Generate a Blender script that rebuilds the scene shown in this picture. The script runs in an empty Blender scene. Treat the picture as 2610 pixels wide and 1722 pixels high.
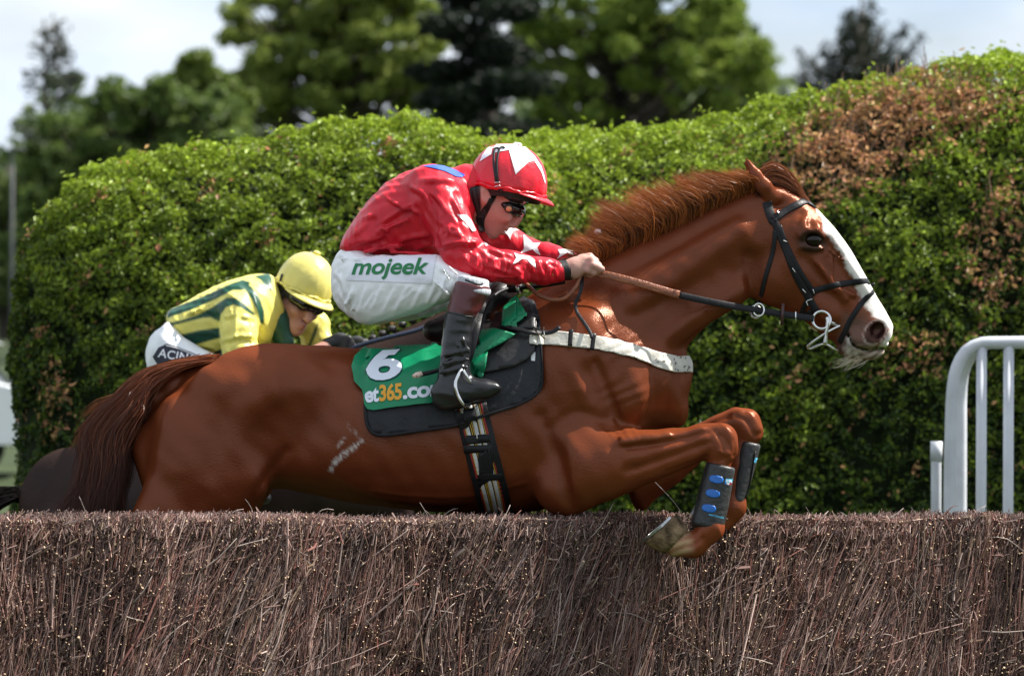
import bpy, math, random
import numpy as np
from mathutils import Vector, Matrix
from mathutils.bvhtree import BVHTree
from mathutils.geometry import delaunay_2d_cdt

random.seed(7)
RNG = np.random.default_rng(11)
SC = bpy.context.scene
COL = SC.collection

# ------------------------------------------------------------------ camera
DIST, SCALE, EYE, HOR = 20.0, 800.0, 1.5, 1230.0      # metres, px per metre at the horse, eye height, horizon row
cam_d = bpy.data.cameras.new("camera")
cam = bpy.data.objects.new("camera", cam_d)
COL.objects.link(cam)
SC.camera = cam
cam.location = (0, -DIST, EYE)
cam.rotation_euler = (math.radians(90), 0, 0)
cam_d.sensor_width = 36.0
cam_d.lens = 36.0 * DIST / (2610 / SCALE)
cam_d.shift_y = (HOR - 861) / 2610
cam_d.clip_start = 0.5
cam_d.clip_end = 3000
cam_d.dof.use_dof = True
cam_d.dof.focus_distance = DIST - 0.2
cam_d.dof.aperture_fstop = 6.6
CAMP = Vector(cam.location)

# ------------------------------------------------------------------ world, sun, exposure
SUN_EL, SUN_AZ = 52.0, 13.0         # degrees; azimuth measured from +X towards +Y
world = bpy.data.worlds.new("World")
SC.world = world
world.use_nodes = True
wn, wl = world.node_tree.nodes, world.node_tree.links
wn.clear()
w_out = wn.new("ShaderNodeOutputWorld")
w_bg = wn.new("ShaderNodeBackground")
w_bg.inputs[1].default_value = 0.05
w_sky = wn.new("ShaderNodeTexSky")
w_sky.sky_type = 'NISHITA'
w_sky.sun_disc = False
w_sky.sun_elevation = math.radians(SUN_EL)
w_sky.sun_rotation = math.radians(90 - SUN_AZ)
w_sky.air_density = 1.0
w_sky.dust_density = 1.5
w_tc = wn.new("ShaderNodeTexCoord")
w_map = wn.new("ShaderNodeMapping")
w_map.inputs['Scale'].default_value = (1.0, 1.0, 2.4)
w_map.inputs['Location'].default_value = (0.35, 0.1, 0.2)
w_n = wn.new("ShaderNodeTexNoise")
w_n.inputs['Scale'].default_value = 15.0
w_n.inputs['Detail'].default_value = 7.0
w_n.inputs['Roughness'].default_value = 0.5
w_r = wn.new("ShaderNodeValToRGB")
w_r.color_ramp.elements[0].position = 0.30
w_r.color_ramp.elements[0].color = (0.45, 0.45, 0.45, 1)
w_r.color_ramp.elements[1].position = 0.58
w_r.color_ramp.elements[1].color = (1, 1, 1, 1)
w_n2 = wn.new("ShaderNodeTexNoise")
w_n2.inputs['Scale'].default_value = 11.0
w_n2.inputs['Detail'].default_value = 5.0
w_r2 = wn.new("ShaderNodeValToRGB")
w_r2.color_ramp.elements[0].position = 0.35
w_r2.color_ramp.elements[0].color = (6.8, 8.2, 10.2, 1)
w_r2.color_ramp.elements[1].position = 0.65
w_r2.color_ramp.elements[1].color = (10.6, 10.9, 11.2, 1)
w_mix = wn.new("ShaderNodeMix")
w_mix.data_type = 'RGBA'
wl.new(w_tc.outputs['Generated'], w_map.inputs[0])
wl.new(w_map.outputs[0], w_n.inputs['Vector'])
wl.new(w_map.outputs[0], w_n2.inputs['Vector'])
wl.new(w_n.outputs['Fac'], w_r.inputs[0])
wl.new(w_n2.outputs['Fac'], w_r2.inputs[0])
wl.new(w_r.outputs[0], w_mix.inputs['Factor'])
wl.new(w_sky.outputs[0], w_mix.inputs['A'])
wl.new(w_r2.outputs[0], w_mix.inputs['B'])
wl.new(w_mix.outputs['Result'], w_bg.inputs[0])
wl.new(w_bg.outputs[0], w_out.inputs[0])

sun_d = bpy.data.lights.new("sun", 'SUN')
sun_d.energy = 5.0
sun_d.angle = math.radians(0.6)
sun_d.color = (1.0, 0.95, 0.87)
sun = bpy.data.objects.new("sun", sun_d)
COL.objects.link(sun)
_e, _a = math.radians(SUN_EL), math.radians(SUN_AZ)
SUNV = Vector((math.cos(_e) * math.cos(_a), math.cos(_e) * math.sin(_a), math.sin(_e)))
sun.rotation_euler = SUNV.to_track_quat('Z', 'Y').to_euler()
sun.location = (8, 0, 14)

SC.view_settings.view_transform = 'Standard'
SC.view_settings.look = 'None'
SC.view_settings.exposure = 1.14
SC.view_settings.gamma = 1.0
SC.render.engine = 'CYCLES'
SC.cycles.use_denoising = True
SC.cycles.max_bounces = 6
SC.cycles.diffuse_bounces = 3
SC.cycles.glossy_bounces = 3
SC.cycles.transmission_bounces = 4
SC.cycles.transparent_max_bounces = 6
SC.cycles.caustics_reflective = False
SC.cycles.caustics_refractive = False

# ------------------------------------------------------------------ helpers
def P(px, py, y=0.0):
    """photo pixel at depth y -> world point"""
    k = (DIST + y) / (DIST * SCALE)
    return Vector(((px - 1305.0) * k, y, EYE + (HOR - py) * k))

def Pn(pts, y=0.0):
    return np.array([tuple(P(p[0], p[1], p[2] if len(p) > 2 else y)) for p in pts])

def mat(name, col, rough=0.5, spec=0.5, var=0.0, vscale=8.0, bump=0.0, bscale=60.0, attr=None, metal=0.0,
        sheen=0.0, coat=0.0, stretch=None, trans=0.0, tint=None, bdist=0.01, detail=4.0, hg=None):
    """procedural principled material: colour (or vertex attribute) varied by noise, noise bump"""
    m = bpy.data.materials.new(name)
    m.use_nodes = True
    n, l = m.node_tree.nodes, m.node_tree.links
    n.clear()
    out = n.new("ShaderNodeOutputMaterial")
    b = n.new("ShaderNodeBsdfPrincipled")
    b.inputs['Roughness'].default_value = rough
    b.inputs['Specular IOR Level'].default_value = spec
    b.inputs['Metallic'].default_value = metal
    if tint: b.inputs['Specular Tint'].default_value = (*tint, 1)
    b.inputs['Sheen Weight'].default_value = sheen
    b.inputs['Sheen Roughness'].default_value = 0.4
    b.inputs['Coat Weight'].default_value = coat
    b.inputs['Coat Roughness'].default_value = 0.15
    tc = n.new("ShaderNodeTexCoord")
    vec = tc.outputs['Object']
    if stretch:
        mp = n.new("ShaderNodeMapping")
        mp.inputs['Scale'].default_value = stretch
        l.new(vec, mp.inputs[0])
        vec = mp.outputs[0]
    if attr:
        a = n.new("ShaderNodeAttribute")
        a.attribute_name = attr
        csock = a.outputs['Color']
    else:
        rgb = n.new("ShaderNodeRGB")
        rgb.outputs[0].default_value = (*col, 1)
        csock = rgb.outputs[0]
    if var > 0:
        ns = n.new("ShaderNodeTexNoise")
        ns.inputs['Scale'].default_value = vscale
        ns.inputs['Detail'].default_value = detail
        l.new(vec, ns.inputs['Vector'])
        mr = n.new("ShaderNodeMapRange")
        mr.inputs[1].default_value = 0.3
        mr.inputs[2].default_value = 0.7
        mr.inputs[3].default_value = 1 - var
        mr.inputs[4].default_value = 1 + var * 0.7
        l.new(ns.outputs['Fac'], mr.inputs[0])
        mx = n.new("ShaderNodeMix")
        mx.data_type = 'RGBA'
        mx.blend_type = 'MULTIPLY'
        mx.inputs['Factor'].default_value = 1.0
        l.new(csock, mx.inputs['A'])
        l.new(mr.outputs[0], mx.inputs['B'])
        csock = mx.outputs['Result']
    l.new(csock, b.inputs['Base Color'])
    if bump > 0:
        nb = n.new("ShaderNodeTexNoise")
        nb.inputs['Scale'].default_value = bscale
        nb.inputs['Detail'].default_value = 5.0
        l.new(vec, nb.inputs['Vector'])
        bp = n.new("ShaderNodeBump")
        bp.inputs['Strength'].default_value = bump
        bp.inputs['Distance'].default_value = bdist
        l.new(nb.outputs['Fac'], bp.inputs['Height'])
        l.new(bp.outputs[0], b.inputs['Normal'])
    if hg:                                             # even, tinted gloss of a short coat, without the rim of a varnish
        b.inputs['Specular IOR Level'].default_value = 0.0
        gl = n.new("ShaderNodeBsdfGlossy")
        gl.inputs['Color'].default_value = (*hg[0], 1)
        gl.inputs['Roughness'].default_value = hg[1]
        if bump > 0: l.new(bp.outputs[0], gl.inputs['Normal'])
        ad = n.new("ShaderNodeAddShader")
        l.new(b.outputs[0], ad.inputs[0]); l.new(gl.outputs[0], ad.inputs[1])
        l.new(ad.outputs[0], out.inputs[0])
    elif trans > 0:
        tr = n.new("ShaderNodeBsdfTranslucent")
        l.new(csock, tr.inputs[0])
        ms = n.new("ShaderNodeMixShader")
        ms.inputs[0].default_value = trans
        l.new(b.outputs[0], ms.inputs[1])
        l.new(tr.outputs[0], ms.inputs[2])
        l.new(ms.outputs[0], out.inputs[0])
    else:
        l.new(b.outputs[0], out.inputs[0])
    return m

TWIN = None
def mesh_obj(name, verts, faces, material, parent=None, smooth=True, cols=None, uvs=None):
    global TWIN
    tw, TWIN = TWIN, None
    o = mesh_one(name, verts, faces, material, parent, smooth, cols)
    if tw is not None: mesh_one(name, tw[0], tw[1], material, parent, smooth, cols)
    return o

def mesh_one(name, verts, faces, material, parent=None, smooth=True, cols=None):
    """verts Nx3, faces list of tuples or an NxK array"""
    me = bpy.data.meshes.new(name)
    v = np.asarray(verts, dtype=np.float64).reshape(-1, 3)
    if isinstance(faces, np.ndarray):
        nf, k = faces.shape
        me.vertices.add(len(v))
        me.vertices.foreach_set('co', v.astype(np.float32).ravel())
        me.loops.add(nf * k)
        me.loops.foreach_set('vertex_index', faces.astype(np.int32).ravel())
        me.polygons.add(nf)
        me.polygons.foreach_set('loop_start', np.arange(0, nf * k, k, dtype=np.int32))
        me.polygons.foreach_set('loop_total', np.full(nf, k, dtype=np.int32))
        me.update(calc_edges=True)
    else:
        me.from_pydata([tuple(p) for p in v], [], [tuple(f) for f in faces])
        me.update()
    me.polygons.foreach_set('use_smooth', np.full(len(me.polygons), smooth, dtype=bool))
    if cols is not None:
        at = me.attributes.new('col', 'FLOAT_COLOR', 'POINT')
        c = np.ones((len(v), 4), dtype=np.float32)
        c[:, :3] = cols
        at.data.foreach_set('color', c.ravel())
    o = bpy.data.objects.new(name, me)
    COL.objects.link(o)
    if material is not None:
        me.materials.append(material)
    if parent is not None:
        o.parent = parent
        o.matrix_parent_inverse = parent.matrix_basis.inverted()   # vertices are given in world coordinates
    return o

def thing(name, label, cat, loc=(0, 0, 0), group=None):
    o = bpy.data.objects.new(name, None)
    o.empty_display_size = 0.1
    COL.objects.link(o)
    o.location = loc
    return tag(o, label, cat, group)

def tag(o, label=None, cat=None, group=None, kind=None):
    if label: o['label'] = label
    if cat: o['category'] = cat
    if group: o['group'] = group
    if kind: o['kind'] = kind
    return o

class MB:
    """collects pieces into one mesh"""
    def __init__(s):
        s.v, s.f, s.n = [], [], 0
    def add(s, v, f):
        v = np.asarray(v, dtype=float).reshape(-1, 3)
        s.v.append(v)
        s.f += [tuple(i + s.n for i in q) for q in f]
        s.n += len(v)
    def build(s, name, m, parent=None, smooth=True):
        return mesh_obj(name, np.vstack(s.v), s.f, m, parent, smooth)

def resample(pts, n):
    """Catmull-Rom through pts, n points"""
    p = np.asarray(pts, dtype=float)
    if len(p) == 2:
        t = np.linspace(0, 1, n)[:, None]
        return p[0] * (1 - t) + p[1] * t
    q = np.vstack([2 * p[0] - p[1], p, 2 * p[-1] - p[-2]])
    seg = np.linalg.norm(np.diff(p, axis=0), axis=1)
    cum = np.concatenate([[0], np.cumsum(seg)])
    out = []
    for s in np.linspace(0, cum[-1], n):
        i = min(max(int(np.searchsorted(cum, s, side='right')) - 1, 0), len(p) - 2)
        t = (s - cum[i]) / max(seg[i], 1e-9)
        a, b, c, d = q[i], q[i + 1], q[i + 2], q[i + 3]
        out.append(0.5 * (2 * b + (c - a) * t + (2 * a - 5 * b + 4 * c - d) * t * t + (3 * b - a - 3 * c + d) * t ** 3))
    return np.array(out)

def tube(pts, rad, n=10, res=None, closed=False, cap=True):
    """tube mesh data along a smooth path"""
    p = np.asarray(pts, dtype=float)
    if res:
        if closed: p = resample(np.vstack([p, p[:1]]), res + 1)[:-1]
        else: p = resample(p, res)
    m = len(p)
    r = np.interp(np.linspace(0, 1, m), np.linspace(0, 1, len(np.atleast_1d(rad))), np.atleast_1d(rad))
    if closed: tg = np.roll(p, -1, 0) - np.roll(p, 1, 0)
    else: tg = np.gradient(p, axis=0)
    tg /= np.linalg.norm(tg, axis=1)[:, None] + 1e-12
    ref = np.array([0, 0, 1.0]) if abs(tg[0][2]) < 0.9 else np.array([1.0, 0, 0])
    u = np.cross(tg[0], ref); u /= np.linalg.norm(u)
    V = []
    for i in range(m):
        u = u - tg[i] * np.dot(u, tg[i]); u /= np.linalg.norm(u) + 1e-12
        w = np.cross(tg[i], u)
        a = np.linspace(0, 2 * math.pi, n, endpoint=False)
        V.append(p[i] + r[i] * (np.cos(a)[:, None] * u + np.sin(a)[:, None] * w))
    V = np.vstack(V)
    F = []
    for i in range(m if closed else m - 1):
        j = (i + 1) % m
        for k in range(n):
            F.append((i * n + k, i * n + (k + 1) % n, j * n + (k + 1) % n, j * n + k))
    if cap and not closed:
        F.append(tuple(range(n - 1, -1, -1)))
        F.append(tuple(range((m - 1) * n, m * n)))
    return V, F

def box(c, s, rot=None, bev=0.0):
    """chamfered box centred at c with size s"""
    x, y, z = [q / 2 for q in s]
    b = min(bev, x * .9, y * .9, z * .9)
    V, F = [], []
    if b <= 0:
        V = [(i, j, k) for i in (-x, x) for j in (-y, y) for k in (-z, z)]
        F = [(0, 1, 3, 2), (4, 6, 7, 5), (0, 4, 5, 1), (2, 3, 7, 6), (0, 2, 6, 4), (1, 5, 7, 3)]
    else:
        import bmesh
        bm = bmesh.new()
        bmesh.ops.create_cube(bm, size=1.0)
        for v in bm.verts: v.co = Vector((v.co.x * 2 * x, v.co.y * 2 * y, v.co.z * 2 * z))
        bmesh.ops.bevel(bm, geom=list(bm.edges), offset=b, segments=2, affect='EDGES', profile=0.5)
        V = [tuple(v.co) for v in bm.verts]
        F = [tuple(v.index for v in f.verts) for f in bm.faces]
        bm.free()
    V = np.array(V)
    if rot is not None: V = V @ np.array(rot.to_3x3() if hasattr(rot, 'to_3x3') else rot).T
    return V + np.array(c), F

# ------------------------------------------------------------------ implicit bodies: signed fields, polygonised by surface nets
class Field:
    def __init__(s, lo, hi, h):
        s.lo, s.h = np.array(lo, float), h
        s.n = np.ceil((np.array(hi) - s.lo) / h).astype(int) + 1
        s.ax = [s.lo[i] + h * np.arange(s.n[i]) for i in range(3)]
        s.F = np.full(tuple(s.n), 0.5, dtype=np.float32)
    def blk(s, lo, hi):
        a = np.clip(np.floor((np.array(lo) - s.lo) / s.h).astype(int), 0, s.n - 1)
        b = np.clip(np.ceil((np.array(hi) - s.lo) / s.h).astype(int) + 1, 1, s.n)
        sl = tuple(slice(a[i], max(b[i], a[i] + 1)) for i in range(3))
        g = [s.ax[i][sl[i]].astype(np.float32) for i in range(3)]
        return sl, g[0][:, None, None], g[1][None, :, None], g[2][None, None, :]
    def comb(s, sl, d, k, op):
        f = s.F[sl]
        d = d.astype(np.float32)
        if op == 'u':
            hh = np.clip(0.5 + 0.5 * (f - d) / k, 0, 1)
            s.F[sl] = f * (1 - hh) + d * hh - k * hh * (1 - hh)
        elif op == 's':
            d = -d
            hh = np.clip(0.5 - 0.5 * (f - d) / k, 0, 1)
            s.F[sl] = f * (1 - hh) + d * hh + k * hh * (1 - hh)
    def cone(s, A, B, ra, rb=None, k=0.02, op='u', ys=1.0):
        """round cone between world points; ys>1 flattens it sideways"""
        rb = ra if rb is None else rb
        A, B = np.array(A, float), np.array(B, float)
        R = max(ra, rb) + 2 * k + 2 * s.h
        sl, X, Y, Z = s.blk(np.minimum(A, B) - R, np.maximum(A, B) + R)
        Y0 = A[1]; sy = ys
        ab = B - A; ab2 = ab.copy(); ab2[1] *= sy
        dx, dy, dz = X - A[0], (Y - Y0) * sy, Z - A[2]
        t = np.clip((dx * ab2[0] + dy * ab2[1] + dz * ab2[2]) / (ab2 @ ab2 + 1e-12), 0, 1)
        d = np.sqrt((dx - t * ab2[0]) ** 2 + (dy - t * ab2[1]) ** 2 + (dz - t * ab2[2]) ** 2) - (ra + (rb - ra) * t)
        s.comb(sl, d / (1 if sy <= 1 else math.sqrt(sy)), k, op)
    def chain(s, pts, rads, k=0.02, op='u', ys=1.0):
        for i in range(len(pts) - 1): s.cone(pts[i], pts[i + 1], rads[i], rads[i + 1], k, op, ys)
    def ell(s, C, R, k=0.02, op='u', rot=0.0, rotz=0.0):
        """ellipsoid; rot turns it in the picture plane (degrees, anticlockwise)"""
        C, R = np.array(C, float), np.array(R, float)
        M = R.max() + 2 * k + 2 * s.h
        sl, X, Y, Z = s.blk(C - M, C + M)
        dx, dy, dz = X - C[0], Y - C[1], Z - C[2]
        if rotz:
            c, q = math.cos(math.radians(rotz)), math.sin(math.radians(rotz))
            dx, dy = c * dx + q * dy, -q * dx + c * dy
        c, q = math.cos(math.radians(rot)), math.sin(math.radians(rot))
        ex, ez = c * dx + q * dz, -q * dx + c * dz
        k0 = np.sqrt((ex / R[0]) ** 2 + (dy / R[1]) ** 2 + (ez / R[2]) ** 2)
        k1 = np.sqrt((ex / R[0] ** 2) ** 2 + (dy / R[1] ** 2) ** 2 + (ez / R[2] ** 2) ** 2) + 1e-9
        s.comb(sl, k0 * (k0 - 1) / k1, k, op)
    def loft(s, A, B, up, dn, wid, y=0.0, y1=None, k=0.03, n=2.0, endk=0.03, tilt=0.0, grow=0.0, op='u', sm=5):
        """body between two traced outlines (pixels): A->B axis in pixels, wid = [(t, half width)]"""
        y1 = y if y1 is None else y1
        a, b = np.array(P(*A, y)), np.array(P(*B, y1))
        a2, b2 = a[[0, 2]], b[[0, 2]]
        L = np.linalg.norm(b2 - a2); e = (b2 - a2) / L; nn = np.array([-e[1], e[0]])
        ts = np.linspace(0, 1, 161)
        def prof(pts):
            q = []
            for p in pts:
                w = np.array(P(p[0], p[1], y))[[0, 2]]
                t = (w - a2) @ e / L
                w = np.array(P(p[0], p[1], y + (y1 - y) * min(max(t, 0), 1)))[[0, 2]]
                q.append(((w - a2) @ e / L, (w - a2) @ nn))
            q.sort()
            q = np.array(q)
            v = np.interp(ts, q[:, 0], q[:, 1])
            ker = np.hanning(2 * sm + 3); ker /= ker.sum()
            return np.convolve(np.pad(v, sm + 1, mode='edge'), ker, mode='valid')
        U, D = prof(up) + grow, prof(dn) - grow
        if np.mean(U) < np.mean(D): U, D = D, U
        W = np.interp(ts, [w[0] for w in wid], [w[1] for w in wid]) + grow
        W = np.convolve(np.pad(W, 8, mode='edge'), np.ones(17) / 17, mode='valid')
        mx = max(np.abs(U).max(), np.abs(D).max())
        ym = W.max() + k + 2 * s.h
        m = mx + k + 2 * s.h
        lo = [min(a[0], b[0]) - m, min(y, y1) - ym, min(a[2], b[2]) - m]
        hi = [max(a[0], b[0]) + m, max(y, y1) + ym, max(a[2], b[2]) + m]
        sl, X, Y, Z = s.blk(lo, hi)
        t = ((X - a2[0]) * e[0] + (Z - a2[1]) * e[1]) / L
        o = (X - a2[0]) * nn[0] + (Z - a2[1]) * nn[1]
        tc = np.clip(t, 0, 1)
        shp = tc.shape
        f = lambda arr: np.interp(tc.ravel(), ts, arr).reshape(shp)
        u_, d_, w_ = f(U), f(D), f(W)
        c, hh = (u_ + d_) / 2, np.maximum((u_ - d_) / 2, 0.004)
        uu = (o - c) / hh
        if tilt: w_ = w_ * (1 + tilt * np.clip(uu, -1, 1))
        vv = (Y - (y + (y1 - y) * tc)) / w_
        r = (np.abs(uu) ** n + np.abs(vv) ** n) ** (1.0 / n)
        d = (r - 1) * np.minimum(hh, w_)
        end = np.maximum(-t, t - 1) * L + 0 * d
        q = np.clip(0.5 - 0.5 * (d - end) / endk, 0, 1)
        d = d * (1 - q) + end * q + endk * q * (1 - q)
        s.comb(sl, d, k, op)
    def noise(s, fn):
        s.F += fn(s.ax[0][:, None, None], s.ax[1][None, :, None], s.ax[2][None, None, :]).astype(np.float32)
    def mesh(s, smooth=2):
        F, h = s.F, s.h
        S = F < 0
        nx, ny, nz = F.shape
        cnt = np.zeros((nx - 1, ny - 1, nz - 1), dtype=np.int8)
        for i in (0, 1):
            for j in (0, 1):
                for k in (0, 1):
                    cnt += S[i:nx - 1 + i, j:ny - 1 + j, k:nz - 1 + k]
        act = np.argwhere((cnt > 0) & (cnt < 8))
        idx = np.full(cnt.shape, -1, dtype=np.int32)
        idx[act[:, 0], act[:, 1], act[:, 2]] = np.arange(len(act))
        cs = np.array([(i, j, k) for i in (0, 1) for j in (0, 1) for k in (0, 1)])
        vals = np.stack([F[act[:, 0] + c[0], act[:, 1] + c[1], act[:, 2] + c[2]] for c in cs], 1)
        acc = np.zeros((len(act), 3)); num = np.zeros(len(act))
        for a in range(8):
            for b in range(a + 1, 8):
                if np.abs(cs[a] - cs[b]).sum() != 1: continue
                m = (vals[:, a] < 0) != (vals[:, b] < 0)
                t = vals[m, a] / (vals[m, a] - vals[m, b])
                acc[m] += cs[a] + t[:, None] * (cs[b] - cs[a])
                num[m] += 1
        V = s.lo + h * (act + acc / num[:, None])
        Q = []
        for ax in range(3):
            o1, o2 = [(1, 2), (2, 0), (0, 1)][ax]
            sh = [slice(None)] * 3; sh2 = [slice(None)] * 3
            sh[ax] = slice(0, -1); sh2[ax] = slice(1, None)
            d = S[tuple(sh)] != S[tuple(sh2)]
            pos = np.argwhere(d)
            ok = (pos[:, o1] > 0) & (pos[:, o2] > 0) & (pos[:, o1] < F.shape[o1] - 1) & (pos[:, o2] < F.shape[o2] - 1)
            pos = pos[ok]
            ins = S[pos[:, 0], pos[:, 1], pos[:, 2]]
            def g(d1, d2):
                q = pos.copy(); q[:, o1] -= d1; q[:, o2] -= d2
                return idx[q[:, 0], q[:, 1], q[:, 2]]
            q = np.stack([g(1, 1), g(0, 1), g(0, 0), g(1, 0)], 1)
            q[~ins] = q[~ins][:, ::-1]
            Q.append(q)
        Q = np.vstack(Q)
        Q = Q[(Q >= 0).all(1)]
        E = np.vstack([Q[:, [0, 1]], Q[:, [1, 2]], Q[:, [2, 3]], Q[:, [3, 0]]])
        E = np.vstack([E, E[:, ::-1]])
        deg = np.bincount(E[:, 0], minlength=len(V))
        deg = np.maximum(deg, 1)
        for it in range(smooth):
            lam = 0.5 if it % 2 == 0 else -0.52
            avg = np.stack([np.bincount(E[:, 0], weights=V[E[:, 1], i], minlength=len(V)) for i in range(3)], 1) / deg[:, None]
            V = V + lam * (avg - V)
        return V, Q

def bvh_of(V, F):
    return BVHTree.FromPolygons([tuple(v) for v in V], [tuple(int(i) for i in f) for f in F])

def hit(bvh, px, py, off=0.0, ynear=None, yhint=-0.2):
    """where the sight line through a photo pixel meets a surface, lifted off it"""
    d = (P(px, py, 0) - CAMP).normalized()
    loc, nrm, _, _ = bvh.ray_cast(CAMP, d)
    if loc is None:
        loc, nrm, _, _ = bvh.find_nearest(P(px, py, yhint))
    if nrm.dot(d) > 0 and (loc - P(px, py, loc.y)).length < 0.004: nrm = -nrm
    return loc + nrm * off, nrm

def in_poly(px, py, poly):
    """vectorised even-odd test"""
    px, py = np.asarray(px), np.asarray(py)
    ins = np.zeros(px.shape, bool)
    n = len(poly)
    for i in range(n):
        x0, y0 = poly[i]; x1, y1 = poly[(i + 1) % n]
        c = ((y0 > py) != (y1 > py)) & (px < (x1 - x0) * (py - y0) / (y1 - y0 + 1e-12) + x0)
        ins ^= c
    return ins

def to_px(V):
    V = np.asarray(V)
    k = (DIST + V[:, 1]) / (DIST * SCALE)
    return V[:, 0] / k + 1305, HOR - (V[:, 2] - EYE) / k

def patch(poly, bvh, off, step=8, thick=0.0, yhint=-0.2, smooth_poly=False, curve=None):
    """cloth or print cut to a traced outline and laid on a surface: mesh data"""
    pl = [tuple(q) for q in (resample(list(poly) + [poly[0]], 60)[:-1] if smooth_poly else poly)]
    edge = []
    for i in range(len(pl)):
        a, b = np.array(pl[i]), np.array(pl[(i + 1) % len(pl)])
        m = max(1, int(np.linalg.norm(b - a) / step))
        edge += [tuple(a + (b - a) * j / m) for j in range(m)]
    xs = [q[0] for q in edge]; ys = [q[1] for q in edge]
    gx, gy = np.meshgrid(np.arange(min(xs) + step * .5, max(xs), step), np.arange(min(ys) + step * .5, max(ys), step))
    gx, gy = gx.ravel(), gy.ravel()
    ins = in_poly(gx, gy, edge)
    ea = np.array(edge)
    pts = [(x, y) for x, y in zip(gx[ins], gy[ins]) if np.min((ea[:, 0] - x) ** 2 + (ea[:, 1] - y) ** 2) > (step * .45) ** 2]
    verts = [Vector((p[0], p[1])) for p in edge + pts]
    ed = [(i, (i + 1) % len(edge)) for i in range(len(edge))]
    ov, oe, of, *_ = delaunay_2d_cdt(verts, ed, [], 1, 1e-4)
    F = [tuple(f) for f in of]
    V, N = [], []
    for q in ov:
        l, nn = hit(bvh, q[0], q[1], off, yhint=yhint)
        V.append(l); N.append(nn)
    V = np.array(V); N = np.array(N)
    # orient towards the outside
    FF = []
    for f in F:
        a, b, c = V[f[0]], V[f[1]], V[f[2]]
        FF.append(f if np.dot(np.cross(b - a, c - a), N[f[0]]) > 0 else f[::-1])
    if thick > 0:
        n = len(V)
        m = len(edge)
        bidx = {}
        V2 = V - N * thick
        cnt = {}
        for f in FF:
            for i in range(3):
                e = (f[i], f[(i + 1) % 3]); cnt[e] = 1
        side = [(e[1], e[0], e[0] + n, e[1] + n) for e in cnt if (e[1], e[0]) not in cnt]
        FF = FF + [tuple(i + n for i in f[::-1]) for f in FF] + side
        V = np.vstack([V, V2])
    return V, FF

def ribbon(pts, nrm, width, thick):
    """flat strap along world points with surface normals"""
    p, nn = np.asarray(pts, float), np.asarray(nrm, float)
    m = len(p)
    w = np.interp(np.linspace(0, 1, m), np.linspace(0, 1, len(np.atleast_1d(width))), np.atleast_1d(width))
    tg = np.gradient(p, axis=0); tg /= np.linalg.norm(tg, axis=1)[:, None] + 1e-12
    sd = np.cross(tg, nn); sd /= np.linalg.norm(sd, axis=1)[:, None] + 1e-12
    up = np.cross(sd, tg)
    b = thick * .3
    V = []
    for i in range(m):
        h = w[i] / 2
        for (a, c) in ((-h, 0), (-h, thick - b), (-h + b * 1.5, thick), (h - b * 1.5, thick), (h, thick - b), (h, 0)):
            V.append(p[i] + sd[i] * a + up[i] * c)
    F = []
    for i in range(m - 1):
        for k in range(6):
            F.append((i * 6 + k, (i + 1) * 6 + k, (i + 1) * 6 + (k + 1) % 6, i * 6 + (k + 1) % 6))
    F.append(tuple(range(6))); F.append(tuple((m - 1) * 6 + i for i in range(5, -1, -1)))
    return np.array(V), F

def strap_px(path, bvh, width, thick, off=0.002, n=24, yhint=-0.15):
    q = resample([tuple(p[:2]) for p in path], n)
    L, N = zip(*[hit(bvh, x, y, off, yhint=yhint) for x, y in q])
    L, N = np.array(L), np.array(N)
    for _ in range(3):
        L[1:-1] = (L[:-2] + 2 * L[1:-1] + L[2:]) / 4
        N[1:-1] = (N[:-2] + 2 * N[1:-1] + N[2:]) / 4
    return ribbon(L, N, width, thick)

def text_mesh(body, size=1.0, bold=0.0, shear=0.0, space=1.0):
    cu = bpy.data.curves.new("lettering", 'FONT')
    cu.body = body; cu.size = size; cu.offset = bold; cu.shear = shear; cu.space_character = space
    cu.resolution_u = 4
    o = bpy.data.objects.new("lettering", cu)
    COL.objects.link(o)
    dg = bpy.context.evaluated_depsgraph_get()
    me = bpy.data.meshes.new_from_object(o.evaluated_get(dg))
    bpy.data.objects.remove(o); bpy.data.curves.remove(cu)
    import bmesh
    bm = bmesh.new(); bm.from_mesh(me)
    bmesh.ops.triangulate(bm, faces=bm.faces[:])
    bmesh.ops.remove_doubles(bm, verts=bm.verts[:], dist=1e-5)
    for _ in range(3):
        es = [e for e in bm.edges if e.calc_length() > size * .18]
        if not es: break
        bmesh.ops.subdivide_edges(bm, edges=es, cuts=1)
        bmesh.ops.triangulate(bm, faces=bm.faces[:])
    V = np.array([tuple(v.co) for v in bm.verts]); F = [tuple(v.index for v in f.verts) for f in bm.faces]
    bm.free(); bpy.data.meshes.remove(me)
    return V, F

def lettering(V2, F, mapf, bvh, off, yhint=-0.2):
    V, N = [], []
    for v in V2:
        x, y = mapf(v[0], v[1])
        l, n = hit(bvh, x, y, off, yhint=yhint)
        V.append(l); N.append(n)
    V, N = np.array(V), np.array(N)
    FF = []
    for f in F:
        a, b, c = V[f[0]], V[f[1]], V[f[2]]
        FF.append(f if np.dot(np.cross(b - a, c - a), N[f[0]]) > 0 else f[::-1])
    return V, FF

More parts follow.
